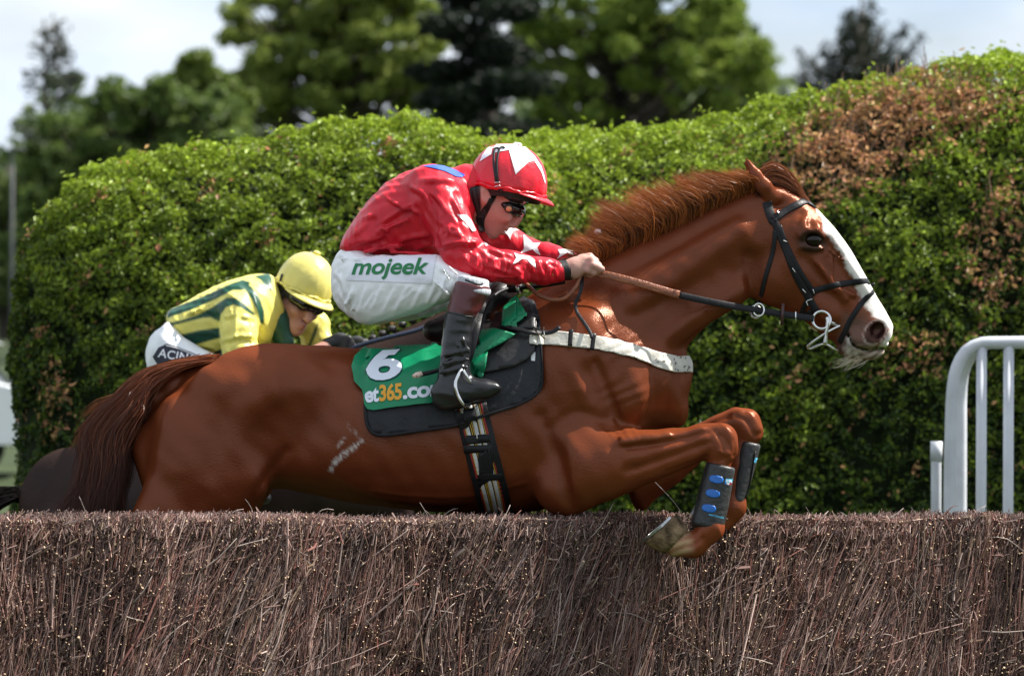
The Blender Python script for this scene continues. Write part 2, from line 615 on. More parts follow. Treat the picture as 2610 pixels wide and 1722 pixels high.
def leaves(pos, nrm, size, aspect=0.5, jitter=0.9, rng=RNG, fold=0.25):
    """leaf-shaped folded blades, 4 triangles each; returns verts and faces"""
    n = len(pos)
    d = nrm + jitter * rng.normal(size=(n, 3))
    d /= np.linalg.norm(d, axis=1)[:, None] + 1e-9
    r = rng.normal(size=(n, 3))
    t = np.cross(d, r); t /= np.linalg.norm(t, axis=1)[:, None] + 1e-9
    b = np.cross(d, t)
    s = size[:, None]
    base = pos - t * s * .5
    tip = pos + t * s * .5 - d * s * .1
    m = pos + d * s * 0.0 - d * s * fold * 0.5
    l = pos - t * s * .05 + b * s * aspect * .5 + d * s * fold * .3
    rr = pos - t * s * .05 - b * s * aspect * .5 + d * s * fold * .3
    V = np.stack([base, l, tip, rr, m], 1).reshape(-1, 3)
    k = np.arange(n)[:, None] * 5
    T = np.concatenate([k + np.array([[0, 4, 1]]), k + np.array([[1, 4, 2]]), k + np.array([[2, 4, 3]]), k + np.array([[3, 4, 0]])], 1).reshape(-1, 3)
    return V, T

# ================================================================== SETTING
def ground_z(y):
    return np.interp(y, [-200, 12, 45, 150, 300, 1500], [0, 0, 1.58, 5.5, 7.0, 9.0])

M_grass = mat("turf", (0.034, 0.050, 0.016), rough=0.9, spec=0.2, var=0.4, vscale=1.5, bump=0.6, bscale=40)
gx = np.concatenate([np.linspace(-900, -20, 12), np.linspace(-15, 15, 16), np.linspace(20, 900, 12)])
gy = np.concatenate([np.linspace(-60, 10, 15), np.linspace(14, 160, 24), np.linspace(200, 1500, 10)])
GV = np.array([(x, y, ground_z(y)) for y in gy for x in gx])
nxg = len(gx)
GF = np.array([(j * nxg + i, j * nxg + i + 1, (j + 1) * nxg + i + 1, (j + 1) * nxg + i) for j in range(len(gy) - 1) for i in range(nxg - 1)])
tag(mesh_obj("ground", GV, GF, M_grass), "grass racecourse ground", kind="structure")

# ------------------------------------------------------------------ steeplechase fence of birch brush, running obliquely
FA = math.radians(38)
FD = np.array([math.cos(FA), math.sin(FA), 0.0])          # along the fence, to the right and away
FN = np.array([math.sin(FA), -math.cos(FA), 0.0])         # landing side, towards the camera
F0 = np.array([0.30, -0.20, 0.0])
FT = 0.62                                                 # thickness of the brush
def fence_top(u):
    y = F0[1] + u * FD[1]
    w = .006 * np.sin(u * 3.7 + 1) + .004 * np.sin(u * 9.1) + .003 * np.sin(u * 23.0 + 2)
    return EYE + (HOR - 1317.0) * (DIST + y) / (DIST * SCALE) + w
M_brush = mat("birch_brush", (0.1, 0.07, 0.06), rough=0.7, spec=0.35, attr='col', var=0.25, vscale=300)
M_core = mat("brush_inside", (0.022, 0.015, 0.012), rough=1.0, spec=0.1, var=0.5, vscale=60, stretch=(1, 1, .1))
fence = thing("steeplechase_fence", "wide brown fence of packed birch brush that the chestnut horse is jumping", "fence", (float(F0[0]), float(F0[1]), 0))
def fpt(u, v, z):
    """u along, v back from the landing face"""
    u, v, z = np.asarray(u, float), np.asarray(v, float), np.asarray(z, float)
    return F0 + u[..., None] * FD - v[..., None] * FN + z[..., None] * np.array([0, 0, 1.0])
us = np.linspace(-2.9, 3.4, 64)
cv, cf = [], []
for u in us:
    t = fence_top(u)
    for (v, z) in ((0.05, 0.0), (0.05, t - 0.07), (0.12, t - 0.03), (FT - 0.1, t - 0.03), (FT - 0.05, t - 0.07), (FT - 0.05, 0.0)):
        cv.append(fpt(u, v, z))
for i in range(len(us) - 1):
    for k in range(5): cf.append((i * 6 + k, (i + 1) * 6 + k, (i + 1) * 6 + k + 1, i * 6 + k + 1))
cf.append(tuple(range(6))); cf.append(tuple((len(us) - 1) * 6 + k for k in range(5, -1, -1)))
mesh_obj("brush_core", np.array(cv), cf, M_core, fence, smooth=False)

def prisms(A, B, ra, rb, cols_a, cols_b, bend=None, capcol=None, n=4):
    """many thin n-sided twigs A->B with an optional mid bend; returns verts, quads and colours"""
    N = len(A)
    d = B - A; d /= np.linalg.norm(d, axis=1)[:, None] + 1e-9
    r = np.where(np.abs(d[:, 2:3]) < 0.9, np.array([[0, 0, 1.0]]), np.array([[1.0, 0, 0]]))
    u = np.cross(d, r); u /= np.linalg.norm(u, axis=1)[:, None] + 1e-9
    w = np.cross(d, u)
    rings = [(A, ra, cols_a)]
    if bend is not None: rings.append(((A + B) / 2 + bend, (ra + rb) / 2, (cols_a + cols_b) / 2))
    rings.append((B, rb, cols_b))
    ang = np.arange(n) * 2 * math.pi / n + .4
    V, C = [], []
    for (p, rr, c) in rings:
        for a in ang:
            V.append(p + rr[:, None] * (math.cos(a) * u + math.sin(a) * w)); C.append(c)
    nr = len(rings)
    if capcol is not None:
        for a in ang:
            V.append(B + rb[:, None] * (math.cos(a) * u + math.sin(a) * w) + d * .0004); C.append(capcol)
    per = len(V)
    V = np.stack(V, 1).reshape(-1, 3); C = np.stack(C, 1).reshape(-1, 3)
    k = np.arange(N)[:, None] * per
    Q = []
    for j in range(nr - 1):
        for i in range(n):
            Q.append(k + np.array([[j * n + i, j * n + (i + 1) % n, (j + 1) * n + (i + 1) % n, (j + 1) * n + i]]))
    if n == 4:
        o = nr * n if capcol is not None else (nr - 1) * n
        Q.append(k + np.array([[o, o + 1, o + 2, o + 3]]))
    return V, np.stack(Q, 1).reshape(-1, 4), C

def twig_cols(n, rng=RNG):
    pal = np.array([(0.135, 0.080, 0.068), (0.055, 0.032, 0.029), (0.21, 0.155, 0.14), (0.16, 0.070, 0.056), (0.16, 0.11, 0.075), (0.36, 0.28, 0.25)])
    i = rng.choice(6, n, p=[.40, .22, .19, .05, .10, .04])
    return pal[i] * (0.85 + 1.15 * rng.random((n, 1)))
def bundle(u, z):
    """packed birch bundles differ in colour and darkness"""
    q = u - .24 * z + .02 * np.sin(z * 7 + u * 5)
    h = lambda f: (np.sin(np.floor(q * f + .3 * np.sin(z * 9 + q * 3)) * 12.9898) * 43758.5453) % 1.0
    return (.34 + .5 * h(17.0) + .55 * h(41.0))[:, None] * np.stack([1 + .16 * h(23.0), 1 + 0 * q, 1 - .06 * h(23.0)], 1)
# bundles leaning to the right across the landing face
NT = 34000
u = RNG.uniform(-2.5, 2.8, NT)
z0 = RNG.uniform(0.62, 1.38, NT)
dep = RNG.exponential(0.020, NT)
hollow = .5 + .5 * np.sin(u * 7.3 + 2 * np.sin(z0 * 6)) * np.sin(z0 * 9 + u * 3.1)
dep += .03 * hollow ** 2
clump = 0.26 + 0.17 * np.sin(u * 5.1 + 1.3 + z0 * 2) + 0.16 * np.sin(u * 12.7 + z0 * 7) + RNG.normal(0, 0.15, NT)
wild = RNG.random(NT) < .10
clump[wild] = RNG.normal(.4, 1.6, wild.sum())
ln = RNG.uniform(0.05, 0.34, NT); ln[wild] *= .55
A = fpt(u, dep, z0)
top = fence_top(u) + RNG.normal(0.0, 0.006, NT)
z1 = np.minimum(z0 + ln, top)
B = fpt(u + clump * (z1 - z0), dep + RNG.normal(0, 0.014, NT), z1)
rnd = 0.03 * np.clip((B[:, 2] - (fence_top(u) - 0.05)) / 0.05, 0, 1) ** 2
B -= rnd[:, None] * FN
rad = RNG.uniform(0.0008, 0.0021, NT) * (1 + 1.2 * (RNG.random(NT) < .10))
ca = twig_cols(NT) * bundle(u, z0)
V1, Q1, C1 = prisms(A, B, rad, rad * .7, ca, ca * 1.1, bend=RNG.normal(0, 0.007, (NT, 3)))
# trimmed stubs facing outwards, with pale cut ends
NS = 17000
u = RNG.uniform(-2.5, 2.8, NS); z = RNG.uniform(0.70, 1.40, NS)
z = np.minimum(z, fence_top(u) - 0.005)
dirs = FN * 0.55 + FD * RNG.normal(.25, .5, NS)[:, None] + np.array([0, 0, 1.0]) * RNG.uniform(.0, 1.1, NS)[:, None]
dirs /= np.linalg.norm(dirs, axis=1)[:, None]
hollow = .5 + .5 * np.sin(u * 7.3 + 2 * np.sin(z * 6)) * np.sin(z * 9 + u * 3.1)
E = fpt(u, RNG.normal(0.0, 0.010, NS) + .02 * hollow, z)
sl_ = RNG.uniform(.02, .06, NS)
rad = RNG.uniform(0.0012, 0.0032, NS) * (1 + .8 * (RNG.random(NS) < .05))
ca = twig_cols(NS) * bundle(u, z)
cap = np.array([[0.66, 0.48, 0.31]]) * RNG.uniform(.15, 1.25, (NS, 1)) * np.array([[1, 1, 1.0]])
V2, Q2, C2 = prisms(E - dirs * sl_[:, None], E, rad, rad, ca, ca, capcol=cap)
# trimmed top: short upright stubs over the whole thickness
NU = 17000
u = RNG.uniform(-2.5, 2.8, NU); v = FT * RNG.random(NU) ** 1.7
zt = fence_top(u) - 0.035 * np.clip(1 - v / 0.05, 0, 1) ** 2 + RNG.normal(0, 0.007, NU)
dirs = np.array([0, 0, 1.0]) + FD * RNG.normal(.3, .38, NU)[:, None] + FN * RNG.normal(.12, .3, NU)[:, None]
dirs /= np.linalg.norm(dirs, axis=1)[:, None]
E = fpt(u, v, zt)
rad = RNG.uniform(0.0008, 0.0021, NU)
ca = twig_cols(NU) * (.35 + .65 * bundle(u, zt))
cap = np.array([[0.40, 0.28, 0.21]]) * RNG.uniform(.3, 1.4, (NU, 1))
V3, Q3, C3 = prisms(E - dirs * RNG.uniform(.015, .045, NU)[:, None], E, rad, rad, ca, ca, capcol=cap)
Vb = np.vstack([V1, V2, V3]); Qb = np.vstack([Q1, Q2 + len(V1), Q3 + len(V1) + len(V2)]); Cb = np.vstack([C1, C2, C3])
tag(mesh_obj("brushwood", Vb, Qb, M_brush, fence, smooth=False, cols=Cb), kind="stuff")
# single loose twigs that stand out of the face and the top edge
M_loose = mat("pale_dry_twig", (0.30, 0.24, 0.21), rough=0.6, var=0.4, vscale=90)
M_loose2 = mat("red_birch_twig", (0.17, 0.06, 0.045), rough=0.55, var=0.4, vscale=90)
tr = random.Random(5)
for i in range(110):
    uu = tr.uniform(-2.0, 2.3); zz = tr.uniform(0.86, fence_top(uu) - 0.02)
    onTop = i < 30
    L = tr.uniform(.05, .17)
    if onTop:
        zz = fence_top(uu) - 0.01; L = tr.uniform(.03, .08)
        an = tr.choice([tr.uniform(.3, 1.0), tr.uniform(2.0, 2.8)])
    else:
        an = tr.choice([tr.uniform(.6, 1.3), tr.uniform(0.9, 1.4), tr.uniform(-.3, .4), tr.uniform(2.2, 2.9)])
    a = fpt(uu, 0.004 if not onTop else tr.uniform(.02, .3), zz)
    d = FD * math.cos(an) + np.array([0, 0, math.sin(an)]) + FN * tr.uniform(.05, .3)
    m_ = a + d * L * .5 + FN * tr.uniform(.0, .01) + np.array([0, 0, tr.uniform(-.012, .012)])
    b = a + d * L + np.array([0, 0, tr.uniform(-.02, .01)])
    V, F = tube([a, m_, b], [tr.uniform(.0016, .003), .001], n=4, res=5)
    mesh_obj("twig", V, F, M_loose if tr.random() < .7 else M_loose2, fence)

# ------------------------------------------------------------------ clipped hedges behind the fence
M_leaf = mat("hedge_leaf", (0.06, 0.11, 0.02), rough=0.45, spec=0.28, attr='col', trans=0.30)
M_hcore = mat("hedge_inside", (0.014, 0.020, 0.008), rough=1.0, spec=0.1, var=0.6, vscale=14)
M_stem = mat("hedge_stem", (0.10, 0.07, 0.05), rough=0.9, var=0.4, vscale=40)
def hnoise(x, y, z):
    return (np.sin(x * 3.1 + 1.7 * np.sin(z * 2.3)) + np.sin(z * 4.3 + x * 1.9 + .7) + np.sin(x * 6.7 - z * 5.1 + 2 * y) + .7 * np.sin(x * 11.3 + z * 9.7 + 1.1)) / 3.7
def hedge(name, label, outline, yc, hd, x_end_l, x_end_r, nleaf, seed, e=2.25, dead=()):
    rng = np.random.default_rng(seed)
    oz = Pn(outline, yc)
    oz[:, 2] -= .045
    xl, xr = oz[0, 0], oz[-1, 0]
    root = thing(name, label, "hedge", (float((xl + xr) / 2), yc, 0), group="clipped hedges behind the fence")
    def surf(x, th, shrink=0.0):
        """th 0 = foot of the front, pi/2 = ridge, pi = foot of the back"""
        zt = np.interp(x, oz[:, 0], oz[:, 2]) - shrink
        a = np.clip(np.minimum((x - xl) / x_end_l, (xr - x) / x_end_r), 0, 1)
        dep = (hd - shrink) * (1 - (1 - a) ** 2.6) ** (1 / 2.2) + 0.02
        c, s = np.cos(th), np.sin(th)
        y = yc - np.sign(c) * np.abs(c) ** (2 / e) * dep
        z = np.abs(s) ** (2 / e) * zt
        return np.stack([x, y, z], -1)
    # dark inside
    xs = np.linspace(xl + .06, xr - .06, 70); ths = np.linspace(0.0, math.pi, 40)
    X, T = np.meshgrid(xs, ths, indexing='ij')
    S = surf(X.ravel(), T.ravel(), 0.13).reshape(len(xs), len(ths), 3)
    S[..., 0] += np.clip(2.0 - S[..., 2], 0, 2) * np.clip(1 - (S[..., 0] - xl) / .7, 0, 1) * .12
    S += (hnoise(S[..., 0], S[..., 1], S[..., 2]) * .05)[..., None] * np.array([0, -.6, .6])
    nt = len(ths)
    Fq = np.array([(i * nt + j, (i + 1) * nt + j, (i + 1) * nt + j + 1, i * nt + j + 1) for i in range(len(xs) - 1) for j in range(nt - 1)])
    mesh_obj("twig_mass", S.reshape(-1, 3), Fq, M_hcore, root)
    # leaves: rejection by surface area
    m = nleaf * 3
    x = rng.uniform(xl, xr, m); th = rng.uniform(0.02, math.pi * .72, m)
    h = 1e-3
    p = surf(x, th); pt = (surf(x, th + h) - p) / h; pxd = (surf(x + h, th) - p) / h
    nr = np.cross(pxd, pt); ar = np.linalg.norm(nr, axis=1); ar = np.minimum(ar, np.percentile(ar, 97))
    keep = rng.random(m) < ar / ar.max()
    keep &= (p[:, 2] > .3)
    p, nr, x = p[keep][:nleaf], nr[keep][:nleaf], x[keep][:nleaf]
    nr /= np.linalg.norm(nr, axis=1)[:, None] + 1e-9
    nr[nr[:, 1] * 1.0 + nr[:, 2] * -1.0 > .9] *= -1
    flip = (nr * (p - np.array([0, yc, 1.0]) * np.array([0, 1, 1]) - np.stack([x, 0 * x, 0 * x], 1))).sum(1) < 0
    nr[flip] *= -1
    hn = hnoise(p[:, 0], p[:, 1], p[:, 2])
    hn2 = np.sin(p[:, 0] * 19 + 2.1 * np.sin(p[:, 2] * 11)) * np.sin(p[:, 2] * 23 + p[:, 1] * 9 + 1.7 * np.sin(p[:, 0] * 13))
    p = p + nr * (hn * .05 + hn2 * .035 - rng.exponential(.045, len(p)) + .015)[:, None]
    kp = rng.random(len(p)) < np.clip(.78 + .5 * hn2 + .35 * hn, .12, 1)
    p, nr, x, hn, hn2 = p[kp], nr[kp], x[kp], hn[kp], hn2[kp]
    # a few longer shoots on top
    sh = (rng.random(len(p)) < .02) & (nr[:, 2] > .5)
    p[sh] += nr[sh] * rng.uniform(.01, .045, (sh.sum(), 1)) + np.array([0, 0, .012])
    low = np.clip(2.0 - p[:, 2], 0, 2) * np.clip(1 - (p[:, 0] - xl) / .7, 0, 1)
    p[:, 0] += low * .09
    sz = rng.uniform(.018, .040, len(p))
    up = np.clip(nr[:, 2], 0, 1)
    base = np.array([0.028, 0.056, 0.008]); young_sunlit = np.array([0.30, 0.40, 0.035])
    f = np.clip(-.02 + .95 * up + .22 * rng.normal(size=len(p)) + .2 * hn + .12 * hn2, 0, 1)[:, None]  # young growth plus painted sun and shade: top and bulges lighter, face darker
    col = (base * (1 - f) + young_sunlit * f) * rng.uniform(.65, 1.3, (len(p), 1))
    # brown, dead foliage
    qx, qy = to_px(p)
    dm = np.zeros(len(p))
    for (cx, cy, rx, ry, an, st) in dead:
        c, s = math.cos(an), math.sin(an)
        ex, ey = (c * (qx - cx) + s * (qy - cy)) / rx, (-s * (qx - cx) + c * (qy - cy)) / ry
        dm = np.maximum(dm, st * np.clip(1.5 - np.sqrt(ex ** 2 + ey ** 2), 0, 1))
    small = (np.sin(qx * .021 + 3) * np.sin(qy * .027 + 1) + .5 * np.sin(qx * .05 + qy * .04)) > 1.12
    isd = (rng.random(len(p)) < dm * 1.15) | (small & (rng.random(len(p)) < .3)) | (rng.random(len(p)) < .012)
    brown = np.array([[0.48, 0.26, 0.125]]) * rng.uniform(.35, 1.5, (len(p), 1)) * np.array([[1, 1, 1.0]])
    brown[:, 1] *= rng.uniform(.85, 1.2, len(p))
    col[isd] = brown[isd]
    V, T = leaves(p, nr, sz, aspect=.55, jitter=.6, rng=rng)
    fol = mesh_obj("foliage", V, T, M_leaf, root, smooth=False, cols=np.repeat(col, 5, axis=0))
    tag(fol, kind="stuff")
    # dead stems standing in the brown patch
    for (cx, cy, rx, ry, an, st) in dead:
        if st < .9: continue
        n = 900
        idx = np.where(dm > .35)[0]
        if len(idx) == 0: continue
        pk = rng.choice(idx, n)
        A = p[pk] - nr[pk] * .05
        B = A + (nr[pk] * .6 + np.array([0.1, -.2, .5]) + rng.normal(0, .4, (n, 3))) * rng.uniform(.05, .12, (n, 1))
        cc = np.array([[0.30, 0.19, 0.13]]) * rng.uniform(.4, 1.3, (n, 1))
        r_ = rng.uniform(.0015, .004, n)
        Vt, Qt, Ct = prisms(A, B, r_, r_ * .5, cc, cc)
        tag(mesh_obj("dead_stems", Vt, Qt, M_brush, root, smooth=False, cols=Ct), kind="stuff")
    # trunks at the foot
    for i in range(6):
        xx = xl + (xr - xl) * (i + .5) / 6
        V, F = tube([(xx, yc - .2, 0), (xx + rng.uniform(-.1, .1), yc - .1, .6), (xx + rng.uniform(-.2, .2), yc, 1.4)], [.05, .03], n=7, res=7)
        mesh_obj("stem", V, F, M_stem, root)
    return root
hedge("clipped_hedge", "rounded clipped green hedge behind the two jockeys, ending at the left", [(14, 1300), (16, 1180), (19, 950), (32, 760), (66, 640), (100, 545), (160, 478), (240, 424), (340, 385), (480, 347), (600, 322), (760, 300), (900, 289), (1050, 287), (1130, 298), (1190, 318), (1260, 345), (1340, 380), (1420, 440), (1500, 560), (1530, 800)],
      8.0, 1.15, 0.9, 0.9, 165000, 3, dead=((1000, 560, 90, 40, 0.3, .35), (140, 1020, 40, 90, 0, .4)))
hedge("clipped_hedge", "tall clipped hedge with a brown dead patch, rising behind the chestnut horse's head", [(1130, 900), (1160, 520), (1220, 390), (1340, 352), (1450, 337), (1600, 312), (1780, 290), (1900, 262), (2000, 224), (2100, 197), (2230, 180), (2350, 165), (2480, 146), (2610, 128), (2800, 110), (2980, 130), (3050, 400)],
      8.6, 1.25, 0.6, 0.6, 215000, 4, dead=((2190, 360, 250, 100, -.5, .95), (2420, 270, 150, 60, -.1, .7), (1950, 520, 130, 60, -.3, .6), (2540, 620, 70, 160, .2, .55), (2330, 900, 120, 60, 0, .35)))

# ------------------------------------------------------------------ white plastic fence wing
M_pvc = mat("white_plastic_rail", (0.55, 0.57, 0.61), rough=0.35, spec=0.5, var=0.12, vscale=9, bump=0.08, bscale=30)  # white plastic, with the bluish grey of shade put into its base colour
YW = 5.0
wing = thing("fence_wing", "white tubular plastic wing with rounded corner, standing before the hedge at the right", "barrier", tuple(P(2440, 1230, YW).xy) + (0,))
def wp(px, py, y=YW): return tuple(P(px, py, y))
gnd = lambda px, y: (P(px, 1230, y).x, y, 0.0)
R5 = 16.5 * 25 / 16000
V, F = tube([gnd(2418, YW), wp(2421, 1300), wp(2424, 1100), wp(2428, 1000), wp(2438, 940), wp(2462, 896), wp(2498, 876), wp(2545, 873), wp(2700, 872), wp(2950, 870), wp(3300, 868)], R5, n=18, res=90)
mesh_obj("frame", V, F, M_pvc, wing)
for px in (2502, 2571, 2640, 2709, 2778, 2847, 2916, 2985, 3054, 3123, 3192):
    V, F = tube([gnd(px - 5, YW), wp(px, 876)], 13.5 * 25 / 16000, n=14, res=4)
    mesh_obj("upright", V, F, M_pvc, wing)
wing2 = thing("wing_brace", "white plastic brace post close behind the wing's rounded corner", "barrier", gnd(2440, 5.45))
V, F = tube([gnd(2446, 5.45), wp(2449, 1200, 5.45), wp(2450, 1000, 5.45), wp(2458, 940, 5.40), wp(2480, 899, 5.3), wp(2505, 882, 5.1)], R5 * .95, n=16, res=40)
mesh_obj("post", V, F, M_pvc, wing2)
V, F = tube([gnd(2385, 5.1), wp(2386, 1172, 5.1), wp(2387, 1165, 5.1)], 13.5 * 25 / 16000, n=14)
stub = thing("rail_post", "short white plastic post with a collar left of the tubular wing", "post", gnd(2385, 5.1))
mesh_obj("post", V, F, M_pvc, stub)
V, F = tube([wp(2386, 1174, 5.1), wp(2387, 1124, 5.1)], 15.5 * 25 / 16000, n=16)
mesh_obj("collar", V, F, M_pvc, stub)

# ------------------------------------------------------------------ trees beyond the hedges
M_tleaf = mat("tree_leaf", (0.05, 0.09, 0.02), rough=0.55, spec=0.3, attr='col', trans=0.4)
M_bark = mat("tree_bark", (0.055, 0.045, 0.038), rough=0.95, var=0.5, vscale=3, bump=0.5, bscale=8)
def tree(label, y, base_px, top_py, blobs, n, lsize, cols, seed, limbs=True, group="trees beyond the hedges", trunk_r=.28, name="broadleaf_tree", jit=1.2, shell=.55):
    rng = np.random.default_rng(seed)
    rd = random.Random(seed)
    k = (DIST + y) / (DIST * SCALE)
    bx = P(base_px, 0, y).x; bz = float(ground_z(y))
    root = thing(name, label, "tree", (bx, y, bz), group=group)
    tp = P(base_px, top_py, y)
    V, F = tube([(bx, y, bz - .2), (bx + rd.uniform(-.2, .2), y, (bz + tp.z) * .5), tuple(tp)], [trunk_r, trunk_r * .7, .04], n=8, res=12)
    mb = MB(); mb.add(V, F)
    cen, rad = [], []
    for b in blobs:
        cx, cy, rx = b[:3]; ry = b[3] if len(b) > 3 else rx * .72
        dy = (b[4] if len(b) > 4 else rd.uniform(-1, 1)) * 2.2
        cen.append(np.array(P(cx, cy, y)) + np.array([0, dy, 0])); rad.append((rx * k, max(rx, ry) * k * .9, ry * k))
        if limbs:
            zs = max(bz + 1, cen[-1][2] - abs(cen[-1][0] - bx) * rd.uniform(.35, .8) - .4)
            st = np.array([bx, y, min(zs, tp.z)])
            mid = (st + cen[-1]) / 2 + np.array([0, 0, rd.uniform(-.3, .1)])
            V, F = tube([st, mid, cen[-1]], [trunk_r * .22, trunk_r * .13, .015], n=6, res=7)
            mb.add(V, F)
    mb.build("trunk", M_bark, root)
    w = np.array([r[0] * r[2] for r in rad]); w = w / w.sum()
    bi = rng.choice(len(cen), n, p=w)
    C = np.array(cen)[bi]; R = np.array(rad)[bi]
    d = rng.normal(size=(n, 3)); d /= np.linalg.norm(d, axis=1)[:, None]
    rr = (shell + (1 - shell) * rng.random(n)) ** .8
    # sub-clumps give light and dark tufts
    tuft = rng.normal(size=(len(cen), 9, 3)); tuft /= np.linalg.norm(tuft, axis=2)[..., None]
    td = tuft[bi, rng.integers(0, 9, n)]
    mixd = .75 * d + .55 * td; mixd /= np.linalg.norm(mixd, axis=1)[:, None]
    p = C + mixd * R * rr[:, None]
    f = rng.random((n, 1)); up = np.clip(mixd[:, 2:3] * .25 + .5, 0, 1)
    c0, c1 = np.array(cols[0]), np.array(cols[1])
    col = (c0 * (1 - f) + c1 * f) * rng.uniform(.7, 1.25, (n, 1))
    V, T = leaves(p, mixd, rng.uniform(.7, 1.3, n) * lsize, aspect=.7, jitter=jit, rng=rng)
    tag(mesh_obj("crown", V, T, M_tleaf, root, smooth=False, cols=np.repeat(col, 5, axis=0)), kind="stuff")
    return root
def scatter(poly, n, r0, r1, seed, gaps=()):
    rd = random.Random(seed); out = []
    xs = [p[0] for p in poly]; ys = [p[1] for p in poly]
    while len(out) < n:
        x, y = rd.uniform(min(xs), max(xs)), rd.uniform(min(ys), max(ys))
        if not in_poly(np.array([x]), np.array([y]), poly)[0]: continue
        if any(((x - g[0]) / g[2]) ** 2 + ((y - g[1]) / g[3]) ** 2 < 1 and rd.random() < .9 for g in gaps): continue
        r = rd.uniform(r0, r1)
        out.append((x, y, r, r * rd.uniform(.5, .8)))
    return out
G1, G2 = (0.10, 0.15, 0.03), (0.32, 0.38, 0.075)
tree("tall spreading green tree at the upper left with sky showing through its crown", 130, 830, -120,
     scatter([(560, 60), (640, -60), (860, -140), (1080, -60), (1130, 60), (1110, 180), (1120, 280), (880, 300), (600, 300), (520, 280), (610, 170)], 220, 22, 56, 1, gaps=((830, 130, 60, 26), (760, 215, 60, 16), (960, 190, 50, 18), (640, 240, 26, 18), (880, 60, 24, 16), (850, 270, 60, 12), (930, 140, 30, 18))), 52000, .15, (G1, G2), 21, shell=.12)
tree("broad green tree in the upper middle right, its crown edge against the sky", 135, 1580, -160,
     scatter([(1330, 30), (1420, -120), (1650, -160), (1830, -60), (1900, 60), (1950, 190), (1975, 250), (1920, 290), (1600, 320), (1380, 320), (1340, 180)], 220, 22, 58, 2, gaps=((1620, 170, 45, 26), (1510, 140, 34, 24), (1560, 240, 42, 24), (1810, 190, 38, 18), (1860, 245, 28, 12), (1400, 140, 26, 18), (1700, 235, 34, 14), (1650, 260, 24, 14))), 54000, .15, ((0.09, 0.15, 0.024), (0.30, 0.38, 0.065)), 22, shell=.12)
tree("dense dark evergreen between the two broad trees", 120, 1225, -200,
     [(1225 + 40 * math.sin(i * 2.4) * (1 + i * .12), -190 + i * 38, 55 + i * 6, 40) for i in range(15)], 9000, .2, ((0.006, 0.011, 0.007), (0.016, 0.028, 0.013)), 23, limbs=False, name="evergreen_tree", shell=.3)
tree("dark green bushy tree low on the left behind the hedge", 110, 330, 250,
     scatter([(40, 440), (110, 340), (200, 262), (320, 200), (420, 225), (580, 240), (640, 520), (40, 660)], 230, 26, 52, 3), 32000, .16, ((0.06, 0.10, 0.028), (0.17, 0.24, 0.055)), 24, shell=.3)
tree("lighter green tree stepping down beside the tall spreading tree", 118, 500, 150,
     scatter([(410, 220), (470, 140), (560, 170), (640, 240), (620, 350), (430, 340)], 80, 20, 38, 4), 13000, .15, ((0.07, 0.12, 0.022), (0.20, 0.26, 0.05)), 25, shell=.4)
tree("dim bushy tree at the far left edge behind the lamp post", 140, 20, 420,
     scatter([(-120, 430), (-40, 400), (60, 420), (140, 480), (160, 760), (-140, 800)], 60, 30, 60, 5), 10000, .2, ((0.045, 0.075, 0.022), (0.13, 0.18, 0.045)), 26, shell=.3)
# far wood closing the horizon behind everything
rngw = np.random.default_rng(77)
nw = 42000
xw = rngw.uniform(-95, 95, nw); yw = rngw.uniform(185, 215, nw)
hw = 8.4 + 2.0 * np.sin(xw * .11 + 1) + 1.6 * np.sin(xw * .31) + 1.0 * np.sin(xw * .83 + 2) + .6 * np.sin(xw * 1.9)
zw = ground_z(yw) + hw * rngw.random(nw) ** .6 * np.clip(1 - ((yw - 200) / 17) ** 2, .2, 1) ** .5
fw_ = rngw.random((nw, 1))
V, T = leaves(np.stack([xw, yw, zw], 1), np.tile(np.array([0, -.5, .6]), (nw, 1)), rngw.uniform(.5, .95, nw), aspect=.75, jitter=1.0, rng=rngw)
tag(mesh_obj("far_woodland", V, T, M_tleaf, smooth=False, cols=np.repeat(np.array([0.05, 0.085, 0.028]) * (1 - fw_) + np.array([0.13, 0.18, 0.055]) * fw_, 5, axis=0)), "distant green wood closing the horizon", kind="stuff")
